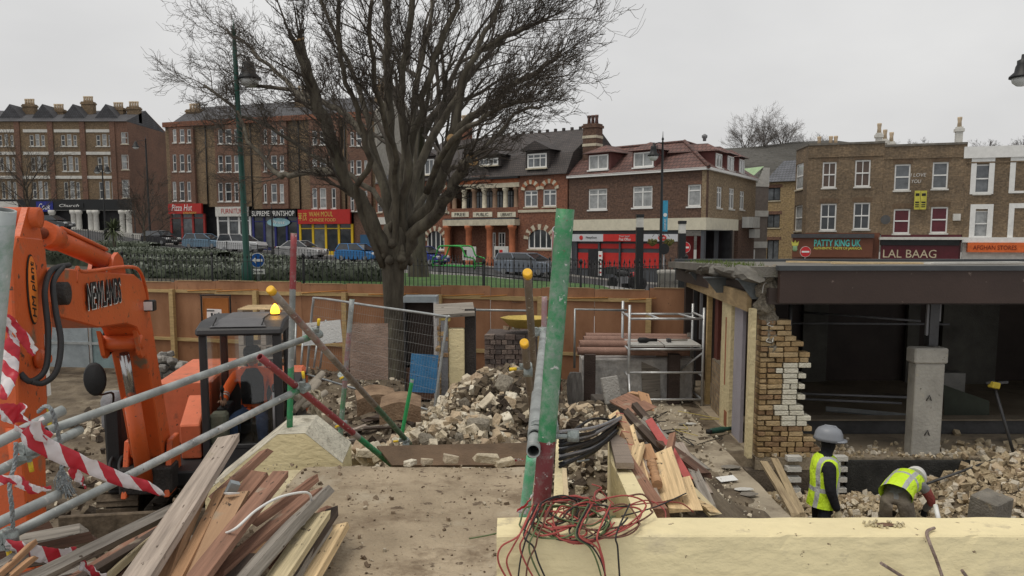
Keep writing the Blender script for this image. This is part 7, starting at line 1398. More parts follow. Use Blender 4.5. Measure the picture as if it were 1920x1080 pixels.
tape_strip('scrap of warning tape lying at the far deck edge', [P(905, 868, 5.9), P(930, 864, 5.9), P(965, 862, 5.9), P(982, 863, 5.9)], [.03, .04, .05, .03], .6, 10, .8, .14)
# ================================================================== planks
def wood(name, c, var=.35, spot=None, amt=.35, c2=None): return mat(name, c, var=var, scale=5, bump=.5, bscale=12, stretch=(.35, 7, 7), spot=spot or tuple(x * .5 for x in c), spot_amt=amt, spot_scale=2.2, c2=c2, bdist=.006)
w_grey = wood('weathered_grey_wood', (.22, .195, .165), .3, (.10, .09, .075), .35, (.34, .31, .27)); w_pale = wood('pale_dusty_board', (.36, .30, .25), .3, (.22, .17, .13), .35); w_orange = wood('orange_pine', (.39, .225, .12), .3, (.22, .11, .05), .3); w_red = wood('red_brown_painted_wood', (.25, .135, .09), .3, (.36, .19, .12), .3); w_tan = wood('tan_planed_wood', (.39, .245, .145), .12); w_dark = wood('dark_wet_wood', (.07, .05, .038), .35); w_cream = wood('cream_painted_wood', (.50, .42, .26), .3, (.30, .24, .14), .3); w_new = wood('fresh_pale_pine', (.66, .49, .28), .3, (.45, .30, .15), .28); w_blackred = wood('charred_brown_wood', (.10, .055, .038), .35)
rp_ = random.Random(99)
def plank(label, a, b, w_, th, m, roll=0, group=None, rag=.045, name='timber_board', cat='board', bow=.012, up=(0, 0, 1)):
    """a board with a slight bow and broken ends, in its own frame: x along, y across, z thickness"""
    a, b = Vector(a), Vector(b); d = b - a; L = d.length; x = d.normalized(); u = Vector(up); u = (u - x * u.dot(x)).normalized(); y = u.cross(x).normalized(); Rm = Matrix((x, y, u)).transposed() @ Matrix.Rotation(roll, 3, 'X'); mb = MB(); K = 4; bw = rp_.uniform(-bow, bow); tw = rp_.uniform(-.03, .03)
    for i in range(K + 1):
        t = i / K; bz = bw * math.sin(math.pi * t) * L
        for q, (sy, sz) in enumerate(((-1, -1), (1, -1), (1, 1), (-1, 1))):
            e_ = rp_.uniform(-rag, rag) if i in (0, K) else 0; mb.v.append((t * L + e_ + (sy * rag * .6 if i == K else 0), sy * w_ / 2 * (1 + rp_.uniform(-.03, .03)), sz * th / 2 + bz + sy * tw * w_ * t))
    for i in range(K):
        for q in range(4): q2 = (q + 1) % 4; mb.f.append((i * 4 + q, i * 4 + q2, (i + 1) * 4 + q2, (i + 1) * 4 + q)); mb.m.append(0); mb.sm.append(False)
    mb.f += [(3, 2, 1, 0), (K * 4, K * 4 + 1, K * 4 + 2, K * 4 + 3)]; mb.m += [0, 0]; mb.sm += [False, False]
    o = mb.build(name, m, None, label=label, cat=cat, group=group); M4 = Rm.to_4x4(); M4.translation = a; o.matrix_world = M4; return o
G1 = 'boards in the timber pile on the walkway'
zz = lambda z: z
for lb, (x0, y0, z0), (x1, y1, z1), w_, th, m_, ro in (
    ('long pale grey board rising highest from the left timber pile', (430, 822, -1.20), (236, 1120, -1.36), .135, .045, w_pale, .15), ('yellow-stained orange board under the long pale board', (398, 882, -1.36), (300, 1120, -1.44), .075, .05, w_orange, .5), ('orange board with frayed edge right of the yellow-stained one', (415, 925, -1.36), (322, 1110, -1.42), .06, .05, w_orange, .2), ('smooth tan board with a pale cut tip', (448, 922, -1.34), (352, 1090, -1.42), .125, .03, w_tan, .1), ('long red-brown board in the middle of the left pile', (527, 888, -1.33), (322, 1150, -1.38), .105, .035, w_red, .12), ('splintered red board pointing up at the cream pier', (500, 846, -1.37), (405, 932, -1.48), .075, .05, w_red, .4), ('short thick red block end behind the long red board', (486, 894, -1.38), (420, 975, -1.50), .13, .06, w_red, .1), ('red board at the back of the left pile', (590, 898, -1.44), (470, 985, -1.54), .10, .05, w_red, .5), ('broad orange-red board below the white cable', (585, 930, -1.42), (400, 1090, -1.50), .14, .06, w_red, .35), ('rough orange sapwood board with torn edge', (582, 945, -1.45), (420, 1100, -1.52), .10, .06, w_orange, .6), ('grey grooved weatherboard with layered end', (606, 925, -1.41), (440, 1110, -1.45), .10, .06, w_grey, .5), ('cream painted board beneath the grey weatherboard', (598, 970, -1.46), (490, 1130, -1.50), .13, .035, w_cream, .2), ('dark grey board near the right edge of the left pile', (622, 962, -1.52), (505, 1130, -1.54), .085, .05, w_dark, .4), ('red board peeking out behind the grey weatherboard', (610, 955, -1.55), (520, 1060, -1.6), .09, .04, w_red, .6), ('pale splintered board end at the right edge of the left pile', (634, 988, -1.57), (540, 1140, -1.58), .125, .045, w_new, .15), ('grey weathered board beside the pale splintered end', (612, 990, -1.55), (510, 1150, -1.56), .07, .04, w_grey, .3), ('long grey grooved decking board at the lower left', (322, 958, -1.36), (10, 1112, -1.30), .10, .05, w_grey, .75), ('dark rafter under the grooved decking board', (330, 985, -1.50), (120, 1115, -1.48), .09, .08, w_dark, .2), ('red board end between the dark rafters', (300, 985, -1.52), (140, 1090, -1.55), .10, .04, w_red, .1), ('black-brown rafter below the long pale board', (350, 962, -1.52), (190, 1120, -1.52), .08, .09, w_blackred, .3), ('mouldy cream lath between the rafters', (318, 985, -1.45), (200, 1085, -1.47), .05, .03, w_cream, .5), ('dark board low under the tan board', (400, 1000, -1.56), (290, 1130, -1.58), .12, .05, w_dark, .1), ('brown batten bridging the boards left of the red board', (455, 940, -1.45), (395, 975, -1.47), .05, .035, w_red, .2), ('black square offcut at the bottom of the left pile', (470, 1045, -1.47), (430, 1110, -1.48), .15, .05, w_dark, .2), ('thin orange splinter at the far lower left', (58, 1022, -1.33), (-10, 1085, -1.33), .035, .025, w_orange, .4), ('second orange splinter just below the first', (60, 1048, -1.35), (10, 1090, -1.35), .03, .025, w_orange, .2), ('grey board behind the orange splinters', (52, 1035, -1.40), (-60, 1110, -1.40), .12, .04, w_grey, .2)):
    plank(lb, PZ(x0, y0, z0), PZ(x1, y1, z1), w_ * .9, th * .85, m_, ro, G1)
for k in range(16): x = U(80, 520); y = U(985, 1080); a = PZ(x, y, -1.58); ang = U(.6, 1.1); d = V(-math.cos(ang), -math.sin(ang), 0) * U(.5, 1.1); plank('broken board buried low in the left timber pile', a, a + d, U(.05, .12), .05, rp_.choice([w_dark, w_red, w_grey, w_blackred]), U(-.3, .5), G1)
cf = PZ(436, 915, -1.31); b = MB(); b.box(cf, (.05, .035, .07), rot(.3, .4, .6)); b.build('metal_scrap', galv, label='small grey metal hinge on the tan board tip', cat='scrap'); MB().prism([(-.04, 0), (.04, .01), (.005, -.07)], 0, .008, lambda u, v, t: PZ(434, 926, -1.32) + V(u, v * .8, t - v * .2)).build('white_tile_scrap', upvc, label='white pointed scrap on the tan board', cat='scrap')
MB().tube(curve_pts([PZ(*q) for q in ((408, 1004, -1.40), (440, 992, -1.30), (480, 957, -1.28), (520, 934, -1.28), (560, 924, -1.30), (580, 926, -1.33), (583, 945, -1.40), (572, 975, -1.45), (564, 1008, -1.49))], 8), .0065, 7).build('white_cable', upvc, label='white cable arching over the left timber pile', cat='cable')
# boards of the pile right of the poles
G2 = 'boards in the timber pile beside the stair wall'
sp_a, sp_b = P(1160, 776, 8.3), P(1244, 968, 6.0)
st = empty('stair_string', sp_a, 0, 'pale stair string with five red-capped steps leaning on the pile', 'stair part'); d_ = sp_b - sp_a; MB().beam(V(-.05, 0, 0), d_ + V(-.12, 0, 0), .035, .12, up=(.8, -.3, .5)).build('string_board', w_new, st)
red_end = mat('pink_red_painted_end', (.42, .10, .09), var=.15, bump=.1)
for k, (x, y, D) in enumerate(((1161, 781, 8.2), (1166, 797, 7.9), (1171, 816, 7.6), (1178, 840, 7.25), (1186, 868, 6.9))):
    c = P(x, y, D) - sp_a; e_ = P(x + 34, y + 62, D - .62) - sp_a; q = (e_ - c).normalized(); MB().beam(c, e_, .075, .07, up=(.3, -.4, .9)).build('step_block', w_tan, st); MB().beam(c - q * .012, c - q * .001, .08, .075, up=(.3, -.4, .9)).build('red_step_end', red_end, st)
for lb, a, b, w_, th, m_, ro in (
    ('thick brown newel post below the stair string', (1178, 868, 6.7), (1240, 962, 5.9), .10, .09, w_red, .3), ('pale wedge offcut on top of the right pile', (1196, 838, 7.2), (1180, 890, 6.6), .13, .04, w_new, .4), ('thin pale lath leaning down the right pile', (1185, 800, 7.8), (1228, 955, 6.1), .04, .025, w_new, .3), ('second pale lath beside the first', (1200, 880, 6.9), (1246, 966, 6.1), .04, .03, w_new, .1), ('third pale lath right of the newel post', (1206, 860, 7.1), (1240, 950, 6.2), .035, .03, w_pale, .2), ('wide pine panel with grooves on the right pile', (1235, 850, 7.1), (1260, 935, 6.4), .26, .035, w_new, .5), ('square pale board end at the foot of the right pile', (1268, 905, 6.8), (1286, 958, 6.3), .26, .045, w_new, .2), ('orange block on the right pile', (1211, 840, 7.3), (1224, 870, 7.0), .11, .09, w_orange, .4), ('upright red-brown stake on the right pile', (1262, 816, 7.6), (1252, 860, 7.4), .06, .05, w_red, .2), ('long dark rafter sloping down the right pile', (1172, 772, 8.6), (1300, 905, 7.4), .08, .07, w_dark, .3), ('second dark rafter with nails on the right pile', (1205, 790, 8.6), (1318, 880, 7.9), .09, .05, w_grey, .5), ('dark rafter end at the top of the right pile', (1190, 760, 9.2), (1262, 840, 8.4), .07, .07, w_dark, .2), ('brown plank at the right edge of the right pile', (1270, 830, 8.0), (1325, 925, 7.3), .10, .04, w_pale, .3), ('grey painted board between pink boards', (1228, 800, 8.3), (1262, 868, 7.6), .08, .03, mat('grey_painted_board', (.30, .31, .32)), .3), ('pink-red painted board upper on the right pile', (1218, 790, 8.3), (1250, 838, 7.8), .08, .03, red_end, .4), ('pink-red painted board lower on the right pile', (1250, 828, 7.9), (1292, 900, 7.2), .07, .03, red_end, .4), ('dark charred board across the right pile', (1240, 830, 7.9), (1320, 890, 7.4), .11, .05, w_blackred, .1), ('cream painted board at the foot of the right pile', (1290, 915, 7.0), (1340, 965, 6.6), .10, .03, w_cream, .2), ('pale thin strip at the foot of the right pile', (1285, 930, 6.8), (1335, 955, 6.6), .05, .03, w_new, .3), ('grey board at the lower right of the right pile', (1295, 870, 7.6), (1332, 950, 6.8), .09, .04, w_grey, .3), ('bright orange board standing at the top of the right pile', (1206, 738, 9.6), (1216, 768, 9.4), .12, .03, w_orange, .1), ('copper brown sheet draped at the top of the right pile', (1160, 745, 9.8), (1212, 772, 9.2), .28, .02, w_red, .3), ('orange plank lying behind the copper sheet', (1184, 738, 9.9), (1208, 742, 9.8), .07, .04, w_orange, .2)):
    plank(lb, P(*a), P(*b), w_, th, m_, ro, G2)
for k in range(46): t = U(0, 1); c = P(lerp(1175, 1310, t) + U(-20, 12), lerp(800, 960, t) + U(-20, 8), lerp(8.6, 6.9, t) + .25); a = U(.5, 1.3); d = V(math.cos(a) * .6, -math.sin(a), -.35) * U(.2, .5); plank('broken offcut jumbled in the right timber pile', c, c + d, U(.03, .09), U(.02, .05), rp_.choice([w_grey, w_dark, w_new, w_pale, w_blackred]), U(-1, 1), G2)
bal = P(1222, 868, 6.9); b2 = P(1238, 930, 6.3); bd = (b2 - bal).normalized(); nb = MB(); nb.tube([bal + bd * t for t in (0, .06, .09, .12, .15, .20, .24, .30, .36, .42)], [.045, .045, .028, .04, .026, .042, .03, .04, .045, .045], 12); nb.build('turned_baluster', w_orange, label='turned wooden baluster in the right timber pile', cat='baluster')
# black conduit bundle
cond = mat('black_conduit', (.010, .010, .011), rough=.5, var=.3, bump=.03, spec=.2)
for k in range(22):
    y = k * 4.0; a = P(1050, 812 + y * .72 + U(-3, 3), 5.7 + U(-.15, .15)); b = P(1158 + U(-6, 8), 782 + y * .30 + U(-4, 4), 8.1 + U(-.2, .2)); m_ = a.lerp(b, .5) + V(0, 0, -.05 + U(-.03, .02))
    MB().tube(curve_pts([a, m_, b], 5), U(.010, .014), 7).build('black_conduit', cond if k % 5 else mat('grey_conduit', (.22, .22, .23), rough=.4), label='black conduit in the bundle running from the poles to the right pile', cat='conduit', group='black conduit bundle')
MB().tube(curve_pts([P(1052, 830, 5.7), P(1085, 800, 6.3), P(1115, 785, 7.2), P(1150, 788, 8.0)], 6), .012, 7).build('black_conduit', cond, label='single black conduit arching above the bundle', cat='conduit'); MB().tube([P(1082, 866, 6.4), P(1104, 862, 6.5)], .008, 6).build('steel_rod', steel, label='short bright steel rod in the stair pit', cat='rod')
# coil of electric cables on the parapet
cabs = [('red', mat('red_cable', (.32, .06, .05), rough=.45, bump=0)), ('black', mat('black_cable', (.02, .018, .018), rough=.45, bump=0)), ('green', mat('green_yellow_cable', (.09, .125, .05), rough=.45, bump=0)), ('brown', mat('brown_cable', (.13, .055, .035), rough=.45, bump=0)), ('red', MATS['red_cable'])]
rc = random.Random(17); wz = -.942
for k in range(19):
    nm, m_ = cabs[k % 5]; pts = []; big = k % 4 == 0
    cx = rc.uniform(1035, 1075) if k % 2 else rc.uniform(1085, 1165); rx, ry = (rc.uniform(55, 90), rc.uniform(20, 34)) if big else (rc.uniform(35, 70), rc.uniform(14, 30)); n = rc.randint(8, 13); ph = rc.uniform(0, 6.28); tot = rc.uniform(.7, 1.7) * 6.28; cy = rc.uniform(962, 992); tilt = rc.uniform(-.35, .15)
    for i in range(n):
        a = ph + tot * i / n; x = cx + math.cos(a) * rx * rc.uniform(.8, 1.1); y = cy + math.sin(a) * ry + (x - cx) * tilt
        if y < 1003:
            t = max(0, (985 - y) / 60); p = PZ(x, max(972, min(1002, y)), wz); pts.append(V(p.x, p.y + .05 * t, wz + .008 + .08 * t * rc.uniform(.5, 1) + .015 * rc.random()))
        else: pts.append(P(x, y, yf_ - rc.uniform(.006, .02)))
    MB().tube(curve_pts(pts, 5), rc.uniform(.0026, .0034), 6).build('electric_cable', m_, label='%s electric cable in the tangled coil on the parapet' % nm, cat='cable', group='%s cables in the coil' % nm)
for k, (x0, x1, x2, x3, m_i) in enumerate(((975, 962, 950, 968, 0), (985, 975, 985, 1010, 0), (990, 982, 975, 970, 1), (1000, 992, 1000, 1022, 2), (982, 1000, 1010, 1030, 1), (1080, 1110, 1128, 1140, 1), (1085, 1118, 1130, 1138, 0), (1078, 1105, 1120, 1132, 2), (1155, 1158, 1160, 1163, 1), (1010, 1004, 990, 985, 3), (1120, 1124, 1132, 1136, 0), (975, 940, 935, 960, 0))):
    p0 = PZ(x0 + 25, 978, wz) + V(0, 0, .06); p1 = PZ(x0, 1003, wz) + V(0, -.008, .006); p2 = P(x1, 1025, p1.y - .012); p3 = P(x2, 1055, p1.y - .02); p4 = P(x3, 1100, p1.y - .015)
    MB().tube(curve_pts([p0, p1, p2, p3, p4], 6), .003, 6).build('electric_cable', cabs[m_i][1], label='%s cable end hanging down the face of the parapet' % cabs[m_i][0], cat='cable', group='%s cable ends hanging down the parapet' % cabs[m_i][0])
for pts, nm, i in (([(1120, 960, 2.75), (1115, 925, 2.9), (1128, 915, 2.95), (1110, 908, 3.0)], 'red', 0), ([(1140, 955, 2.75), (1200, 945, 2.95), (1270, 942, 3.05), (1300, 960, 3.1)], 'red', 0), ([(1150, 960, 2.75), (1210, 938, 2.9), (1245, 955, 2.85), (1247, 980, 2.62)], 'red', 0), ([(1100, 955, 2.8), (1122, 920, 2.95), (1135, 930, 3.0), (1150, 945, 2.85)], 'red', 0), ([(1000, 968, 2.7), (960, 985, 2.66), (930, 1000, 2.66), (880, 1010, 2.7)], 'green', 2), ([(1165, 968, 2.7), (1230, 950, 2.8), (1286, 925, 2.95)], 'black', 1), ([(1060, 962, 2.75), (1085, 945, 2.85), (1110, 930, 2.9), (1128, 945, 2.85)], 'brown', 3)): MB().tube(curve_pts([P(*q) for q in pts], 6), .0026, 6).build('electric_cable', cabs[i][1], label='%s cable end springing out of the coil' % nm, cat='cable', group='%s cable ends springing out of the coil' % nm)

# ================================================================== rubble
bcol = [(.50, .43, .31), (.57, .50, .38), (.44, .375, .28), (.62, .57, .46), (.47, .37, .25), (.38, .29, .20)]
rub = [mat('rubble_brick_%d' % k, c, var=.25, scale=9, bump=.5, bscale=35, spot=tuple(x * .55 for x in c), spot_amt=.33, spot_scale=6) for k, c in enumerate(bcol)]
def brick_mesh(k, m):
    r = random.Random(k); L = (.215, .215, .11, .15, .19, .09)[k % 6]; mb = MB().box((0, 0, 0), (L, .1025, .065)); v = [Vector(p) for p in mb.v]
    for i in range(8):
        if r.random() < .35: v[i] = v[i] * r.uniform(.72, .95)
    mb.v = [tuple(p + V(r.uniform(-.006, .006), r.uniform(-.006, .006), r.uniform(-.005, .005))) for p in v]; return mb.mesh('loose_brick', m, bevel=.006)
bmesh_pool = [brick_mesh(k, rub[k % 6]) for k in range(18)]
rr = random.Random(23)
def hn(x, y): e_ = .08; return V(-(zsite(x + e_, y) - zsite(x - e_, y)) / (2 * e_), -(zsite(x, y + e_) - zsite(x, y - e_)) / (2 * e_), 1).normalized()
def put_brick(x, y, lb, gp, sc=1, zo=.02, pool=None):
    o = obj('loose_brick', rr.choice(pool or bmesh_pool), None, (x, y, zsite(x, y) + zo + rr.uniform(-.02, .04)), label=lb, cat='brick', group=gp); q = hn(x, y).to_track_quat('Z', 'Y').to_matrix() @ rot(rr.gauss(0, .5), rr.gauss(0, .5), rr.uniform(0, 6.28)); o.rotation_euler = q.to_euler(); s = sc * rr.uniform(.85, 1.25); o.scale = (s, s * rr.uniform(.95, 1.25), s * rr.uniform(.95, 1.4)); return o
def frag_field(name, n, sampler, mats_, lo, hi, zo=0, seed=1, kind='stuff', flat=.6):
    r = random.Random(seed); b = MB()
    for i in range(n):
        x, y = sampler(r)
        if x is None: continue
        s = lo + (hi - lo) * r.random() ** 2.2; m = rot(r.uniform(0, 6), r.uniform(0, 6), r.uniform(0, 6)); c = V(x, y, zsite(x, y) + zo + s * .2); b.cur = r.randrange(len(mats_)); q = [m @ V(a * s * r.uniform(.6, 1.1), bb * s * r.uniform(.5, .9), cc * s * flat * r.uniform(.5, 1.0)) + c for a in (-.5, .5) for bb in (-.5, .5) for cc in (-.5, .5)]
        b.add(q, [(0, 1, 3, 2), (4, 6, 7, 5), (0, 4, 5, 1), (2, 3, 7, 6), (0, 2, 6, 4), (1, 5, 7, 3)])
    return b.build(name, mats_, fix=False, kind=kind)
def heap_pt(r):
    while True:
        x, y = r.uniform(-2.0, 1.5), r.uniform(6.3, 11.6)
        if x > .1 and y < 7.4: continue
        if heap(x, y) > .55 and r.random() < .3 + heap(x, y) * .5: return x, y
def soily(x, y): return math.exp(-((x - .25) / .55) ** 2 - ((y - 9.9) / .9) ** 2)
n = 0
while n < 185:
    x, y = heap_pt(rr)
    if rr.random() < soily(x, y) * .85: continue
    put_brick(x, y, 'pale broken brick lying loose in the central rubble heap', 'bricks in the central rubble heap', .98, .03); n += 1
frag_field('heap_rubble', 4200, heap_pt, rub[:5] + [mud], .02, .12, .01, 5)
for k, (px, py, D, s) in enumerate(((896, 795, 8.3, .17), (870, 740, 9.5, .10), (945, 725, 9.6, .16), (958, 690, 10.6, .17), (860, 815, 8.0, .10), (975, 790, 8.3, .11), (1100, 812, 8.0, .17), (800, 820, 8.0, .12))):
    o = obj('concrete_chunk', rock_mesh('concrete_chunk', k + 50, lump_m, 2, .3, True), None, (XA(px, D), D, zsite(XA(px, D), D) + s * .45), label='rough grey concrete chunk in the central rubble heap', cat='concrete', group='concrete chunks in the heap'); o.scale = (s, s * .9, s * .6); o.rotation_euler = (k * 1.3, .4 * k, k * 2.1)
def clod_pt(r):
    for _ in range(30):
        x, y = r.uniform(-8, 1.6), r.uniform(6.3, 20)
        if y < YH(x) - .3: return x, y
    return None, None
frag_field('soil_clods', 5200, clod_pt, [mud, mat('dark_wet_clod', (.06, .045, .032), var=.3, bump=.4), mat('pale_dry_clod', (.22, .175, .125), var=.3, bump=.4), rub[1]], .03, .17, -.01, 8)
frag_field('heap_soil', 900, lambda r: (r.gauss(.25, .4), r.gauss(9.9, .7)), [mud, MATS['dark_wet_clod']], .05, .16, .02, 9)
frag_field('path_crumbs', 700, lambda r: (r.uniform(1.7, 3.2), r.uniform(7.8, 15)), [rub[1], rub[2], mud, rub[3]], .01, .06, .02, 10)
frag_field('pit_rubble', 420, lambda r: (r.uniform(.35, .95), r.uniform(4.8, 7.2)), [rub[2], rub[0], mud, w_dark], .04, .16, .02, 12)
# right-hand bank behind the workers
def bank_pt(r):
    while True:
        x, y = r.uniform(3.3, 8.6), r.uniform(9.0, 10.9)
        if (x - XA(1541, 9.6)) ** 2 + (y - 9.6) ** 2 < .1 or (x - XA(1690, 9.6)) ** 2 + (y - 9.6) ** 2 < .1: continue
        return x, y
for k in range(112): x, y = bank_pt(rr); put_brick(x, y, 'dusty tan brick lying in the rubble bank by the bending worker', 'bricks in the right rubble bank', .92, .02, bmesh_pool)
tanr = [mat('dusty_tan_rubble_%d' % k, c, var=.25, scale=9, bump=.4) for k, c in enumerate(((.46, .37, .24), (.39, .31, .20), (.54, .45, .31), (.32, .245, .155), (.58, .52, .42)))]
frag_field('bank_rubble', 4600, bank_pt, tanr, .02, .15, .01, 14); frag_field('slab_edge_crumbs', 10, bank_pt, tanr, .02, .05, 0, 15)
sl = MB(); r = random.Random(31)
for i in range(520):
    x, y = r.uniform(3.5, 9), 10.95 + abs(r.gauss(0, .35)); s = r.uniform(.015, .07) * (1.6 if x > 6.2 else 1); m = rot(r.uniform(0, 6), r.uniform(0, 6), r.uniform(0, 6)); sl.cur = r.randrange(5); sl.box((x, y, -3.09 + s * .2), (s, s * .8, s * .5), m)
sl.build('floor_crumbs', tanr, kind='stuff', fix=False)
gb = P(1857, 945, 9.6); blk_o = MB().box((0, 0, 0), (.36, .34, .36)).build('concrete_block', mat('stained_grey_block', (.19, .175, .15), var=.3, scale=4, bump=.35, spot=(.36, .29, .19), spot_amt=.36), None, (gb.x, gb.y, gb.z - .07), bevel=.012, label='grey square concrete block in the rubble bank', cat='concrete block'); blk_o.rotation_euler = (.14, -.1, .5)
for lb, a, b_, r_, m_ in (('long steel bar leaning on the rubble bank', (1738, 907, 10.4), (1895, 851, 10.9), .018, bolt_steel), ('white plastic pipe offcut in the rubble bank', (1754, 948, 9.3), (1760, 975, 9.1), .028, upvc)): MB().tube([P(*a), P(*b_)], r_, 8).build('bar' if 'steel' in lb else 'pipe_offcut', m_, label=lb, cat='bar' if 'steel' in lb else 'pipe')
br = empty('breaker_tool', P(1901, 852, 11.0), 0, 'long-handled breaker with yellow head standing in the opening', 'tool'); o_ = P(1901, 852, 11.0); MB().tube([V(0, 0, 0), P(1866, 730, 11.2) - o_], .022, 8).build('shaft', bolt_steel, br); c = P(1864, 722, 11.2) - o_; MB().box(c, (.14, .10, .09), rot(0, .2, .3)).build('head', mat('yellow_tool_paint', (.55, .42, .05)), br, bevel=.012); MB().beam(c + V(.03, 0, .03), c + V(.2, .02, .04), .035, .035).beam(c + V(0, 0, .05), c + V(-.12, 0, .03), .03, .03).build('handles', bolt_steel, br)
pn = [P(1770, 722, 13.2), P(1855, 752, 12.6), P(1855, 786, 12.6), P(1770, 786, 13.2)]; b = MB().add(pn + [p + V(.01, .03, 0) for p in pn], [(0, 1, 2, 3), (7, 6, 5, 4), (0, 4, 5, 1), (1, 5, 6, 2), (3, 2, 6, 7), (0, 3, 7, 4)]); b.build('leaning_sheet', mat('grey_green_panel', (.11, .125, .10), rough=.5, var=.15, bump=.05), label='grey-green panel leaning inside the dark opening', cat='panel')
MB().b2(0, .38, 0, .3, 0, .36).build('pale_block', mat('dusty_pale_block', (.20, .195, .18)), None, P(1768, 738, 13.6), bevel=.01, label='pale plaster block inside the dark opening', cat='block'); plank('long dusty steel trim lying inside the opening', P(1548, 767, 12.9), P(1712, 782, 12.6), .09, .03, steel, .6, None, .005, 'metal_trim', 'metal trim')
for lb, a, b_ in (('upper edge plank between path and trench', (1452, 862, 10.6), (1502, 965, 8.7)), ('lower edge plank between path and trench', (1432, 868, 10.5), (1492, 968, 8.6))): plank(lb, PZ(a[0], a[1], -3.06), PZ(b_[0], b_[1], -3.10), .09, .05, wood('muddy_edge_plank', (.36, .28, .17), .25, (.18, .13, .08), .4), .1, 'planks edging the trench', name='edge_plank', cat='plank')
# loose bricks and board along the far edge of the deck
def sheet(label, pts, th, m, name='board_sheet', cat='board', nrm=None):
    p = [Vector(q) for q in pts]; n_ = (p[1] - p[0]).cross(p[2] - p[0]).normalized() * th; return MB().add(p + [q + n_ for q in p], [(3, 2, 1, 0), (4, 5, 6, 7), (0, 1, 5, 4), (1, 2, 6, 5), (2, 3, 7, 6), (3, 0, 4, 7)]).build(name, m, label=label, cat=cat)
sheet('brown plywood sheet leaning across the far end of the deck', [P(706, 836, 6.55), P(990, 830, 6.55), P(990, 872, 6.25), P(735, 872, 6.25)], .02, mat('dirty_brown_plywood', (.13, .085, .052), var=.3, scale=3, bump=.15))
for px, py, s in ((845, 860, 1.2), (912, 858, 1.1), (800, 865, .9), (945, 867, .9), (770, 868, .8)):
    o = obj('loose_brick', rr.choice(bmesh_pool), None, P(px, py, 5.85), label='loose brick lying at the far edge of the deck', cat='brick', group='bricks at the deck edge'); o.rotation_euler = (rr.uniform(-.3, .3), rr.uniform(-.2, .2), rr.uniform(0, 6)); o.scale = (s * .8,) * 3
r = random.Random(77); gv = MB()
for i in range(900):
    x, y = r.uniform(-2.2, .15), r.uniform(3.3, de - .03); s = r.uniform(.003, .014) if r.random() < .9 else r.uniform(.015, .035); gv.cur = r.randrange(3); gv.box((x, y, DZ + .012 * nz3(x, y, 0, 2.2) + s * .15), (s, s * .8, s * .5), rot(r.uniform(0, 6), r.uniform(0, 6), r.uniform(0, 6)))
gv.build('deck_grit', [mat('grit_dark', (.12, .085, .055)), mat('grit_mid', (.26, .20, .14)), mat('grit_pale', (.42, .36, .27))], fix=False, kind='stuff')
for k in range(8):
    o = obj('loose_brick', rr.choice(bmesh_pool), None, P(650 + k * 10 + rr.uniform(-6, 6), 858 - (k % 3) * 9 + rr.uniform(-3, 3), 6.75 + rr.uniform(-.1, .3)), label='pale brick between the cream pier and the plywood sheet', cat='brick', group='bricks beside the cream pier'); o.rotation_euler = (rr.uniform(-.6, .6), rr.uniform(-.5, .5), rr.uniform(0, 6)); o.scale = (1.15,) * 3
# ================================================================== clutter across the middle of the site
def gz(px, D): x = XA(px, D, -3); return V(x, D, zsite(x, D))
# grey sett pile behind the digger
setts = [mat('grey_sett_%d' % k, c, var=.25, scale=9, bump=.4) for k, c in enumerate(((.17, .165, .155), (.23, .22, .205), (.29, .275, .25)))]; spool = [MB().box((0, 0, 0), (.21, .15, .13)).mesh('stone_sett', m, bevel=.02) for m in setts]; rs_ = random.Random(6)
for k in range(72):
    t = rs_.random(); px = rs_.uniform(272, 362) if k < 40 else rs_.uniform(285, 345); lay = 0 if k < 26 else (1 if k < 46 else (2 if k < 62 else 3)); p = gz(px, 17.6 + rs_.uniform(-.3, .5)); o = obj('stone_sett', rs_.choice(spool), None, p + V(0, 0, .07 + lay * .17), label='grey stone sett in the pile behind the digger', cat='stone sett', group='stone setts in the pile'); o.rotation_euler = (rs_.uniform(-.5, .5), rs_.uniform(-.5, .5), rs_.uniform(0, 6))
sheet('pale yellow slab leaning below the sett pile', [P(322, 700, 15), P(356, 686, 15), P(356, 704, 14.6), P(318, 716, 14.6)], .05, cream, 'stone_slab', 'slab')
MB().b2(-.32, .32, -.02, .02, 0, .62).build('orange_door', mat('orange_brown_door', (.42, .15, .04), var=.1), None, P(406, 605, 20.0), label='orange-brown door panel with black frame against the hoarding', cat='door'); fr_ = MB(); c = P(406, 605, 19.95)
fr_.tube(curve_pts([c + V(-.36, 0, 0), c + V(-.36, 0, .64), c + V(-.33, 0, .69), c + V(.33, 0, .69), c + V(.36, 0, .64), c + V(.36, 0, 0)], 3), .02, 6).build('door_hoop', iron_black, label='black tubular hoop framing the orange door', cat='frame')
sheet('white paper notice with black marks above the cab', [P(388, 596, 12.5), P(416, 596, 12.5), P(415, 580, 12.5), P(388, 579, 12.5)], .004, upvc, 'paper_notice', 'notice'); nt_ = MB(); c = P(402, 590, 12.46)
for k, (x, z, w_) in enumerate(((-.06, .06, .12), (-.04, .0, .03), (.02, -.01, .05), (.07, .01, .02))): nt_.box(c + V(x, 0, z), (w_, .004, .02 if k == 0 else .05))
nt_.build('notice_print', ink, bpy.data.objects['paper_notice'])
# timber pallets stacked behind the cab
pal = empty('pallet_stack', gz(505, 17.0), R(6), 'stack of timber pallets behind the cab beacon', 'pallet')
zt = P(505, 574, 17).z - gz(505, 17.0).z
for k in range(7):
    z = .0 + k * zt / 7
    for j in range(5): MB().b2(-.5, .5, -.5 + j * .22, -.4 + j * .22, z + zt / 7 - .035, z + zt / 7 - .012).build('deck_slat', w_new if k > 4 else w_pale, pal)
    for j in (-.45, 0, .45): MB().b2(j - .05, j + .05, -.5, .48, z, z + zt / 7 - .036).build('bearer', w_pale, pal)
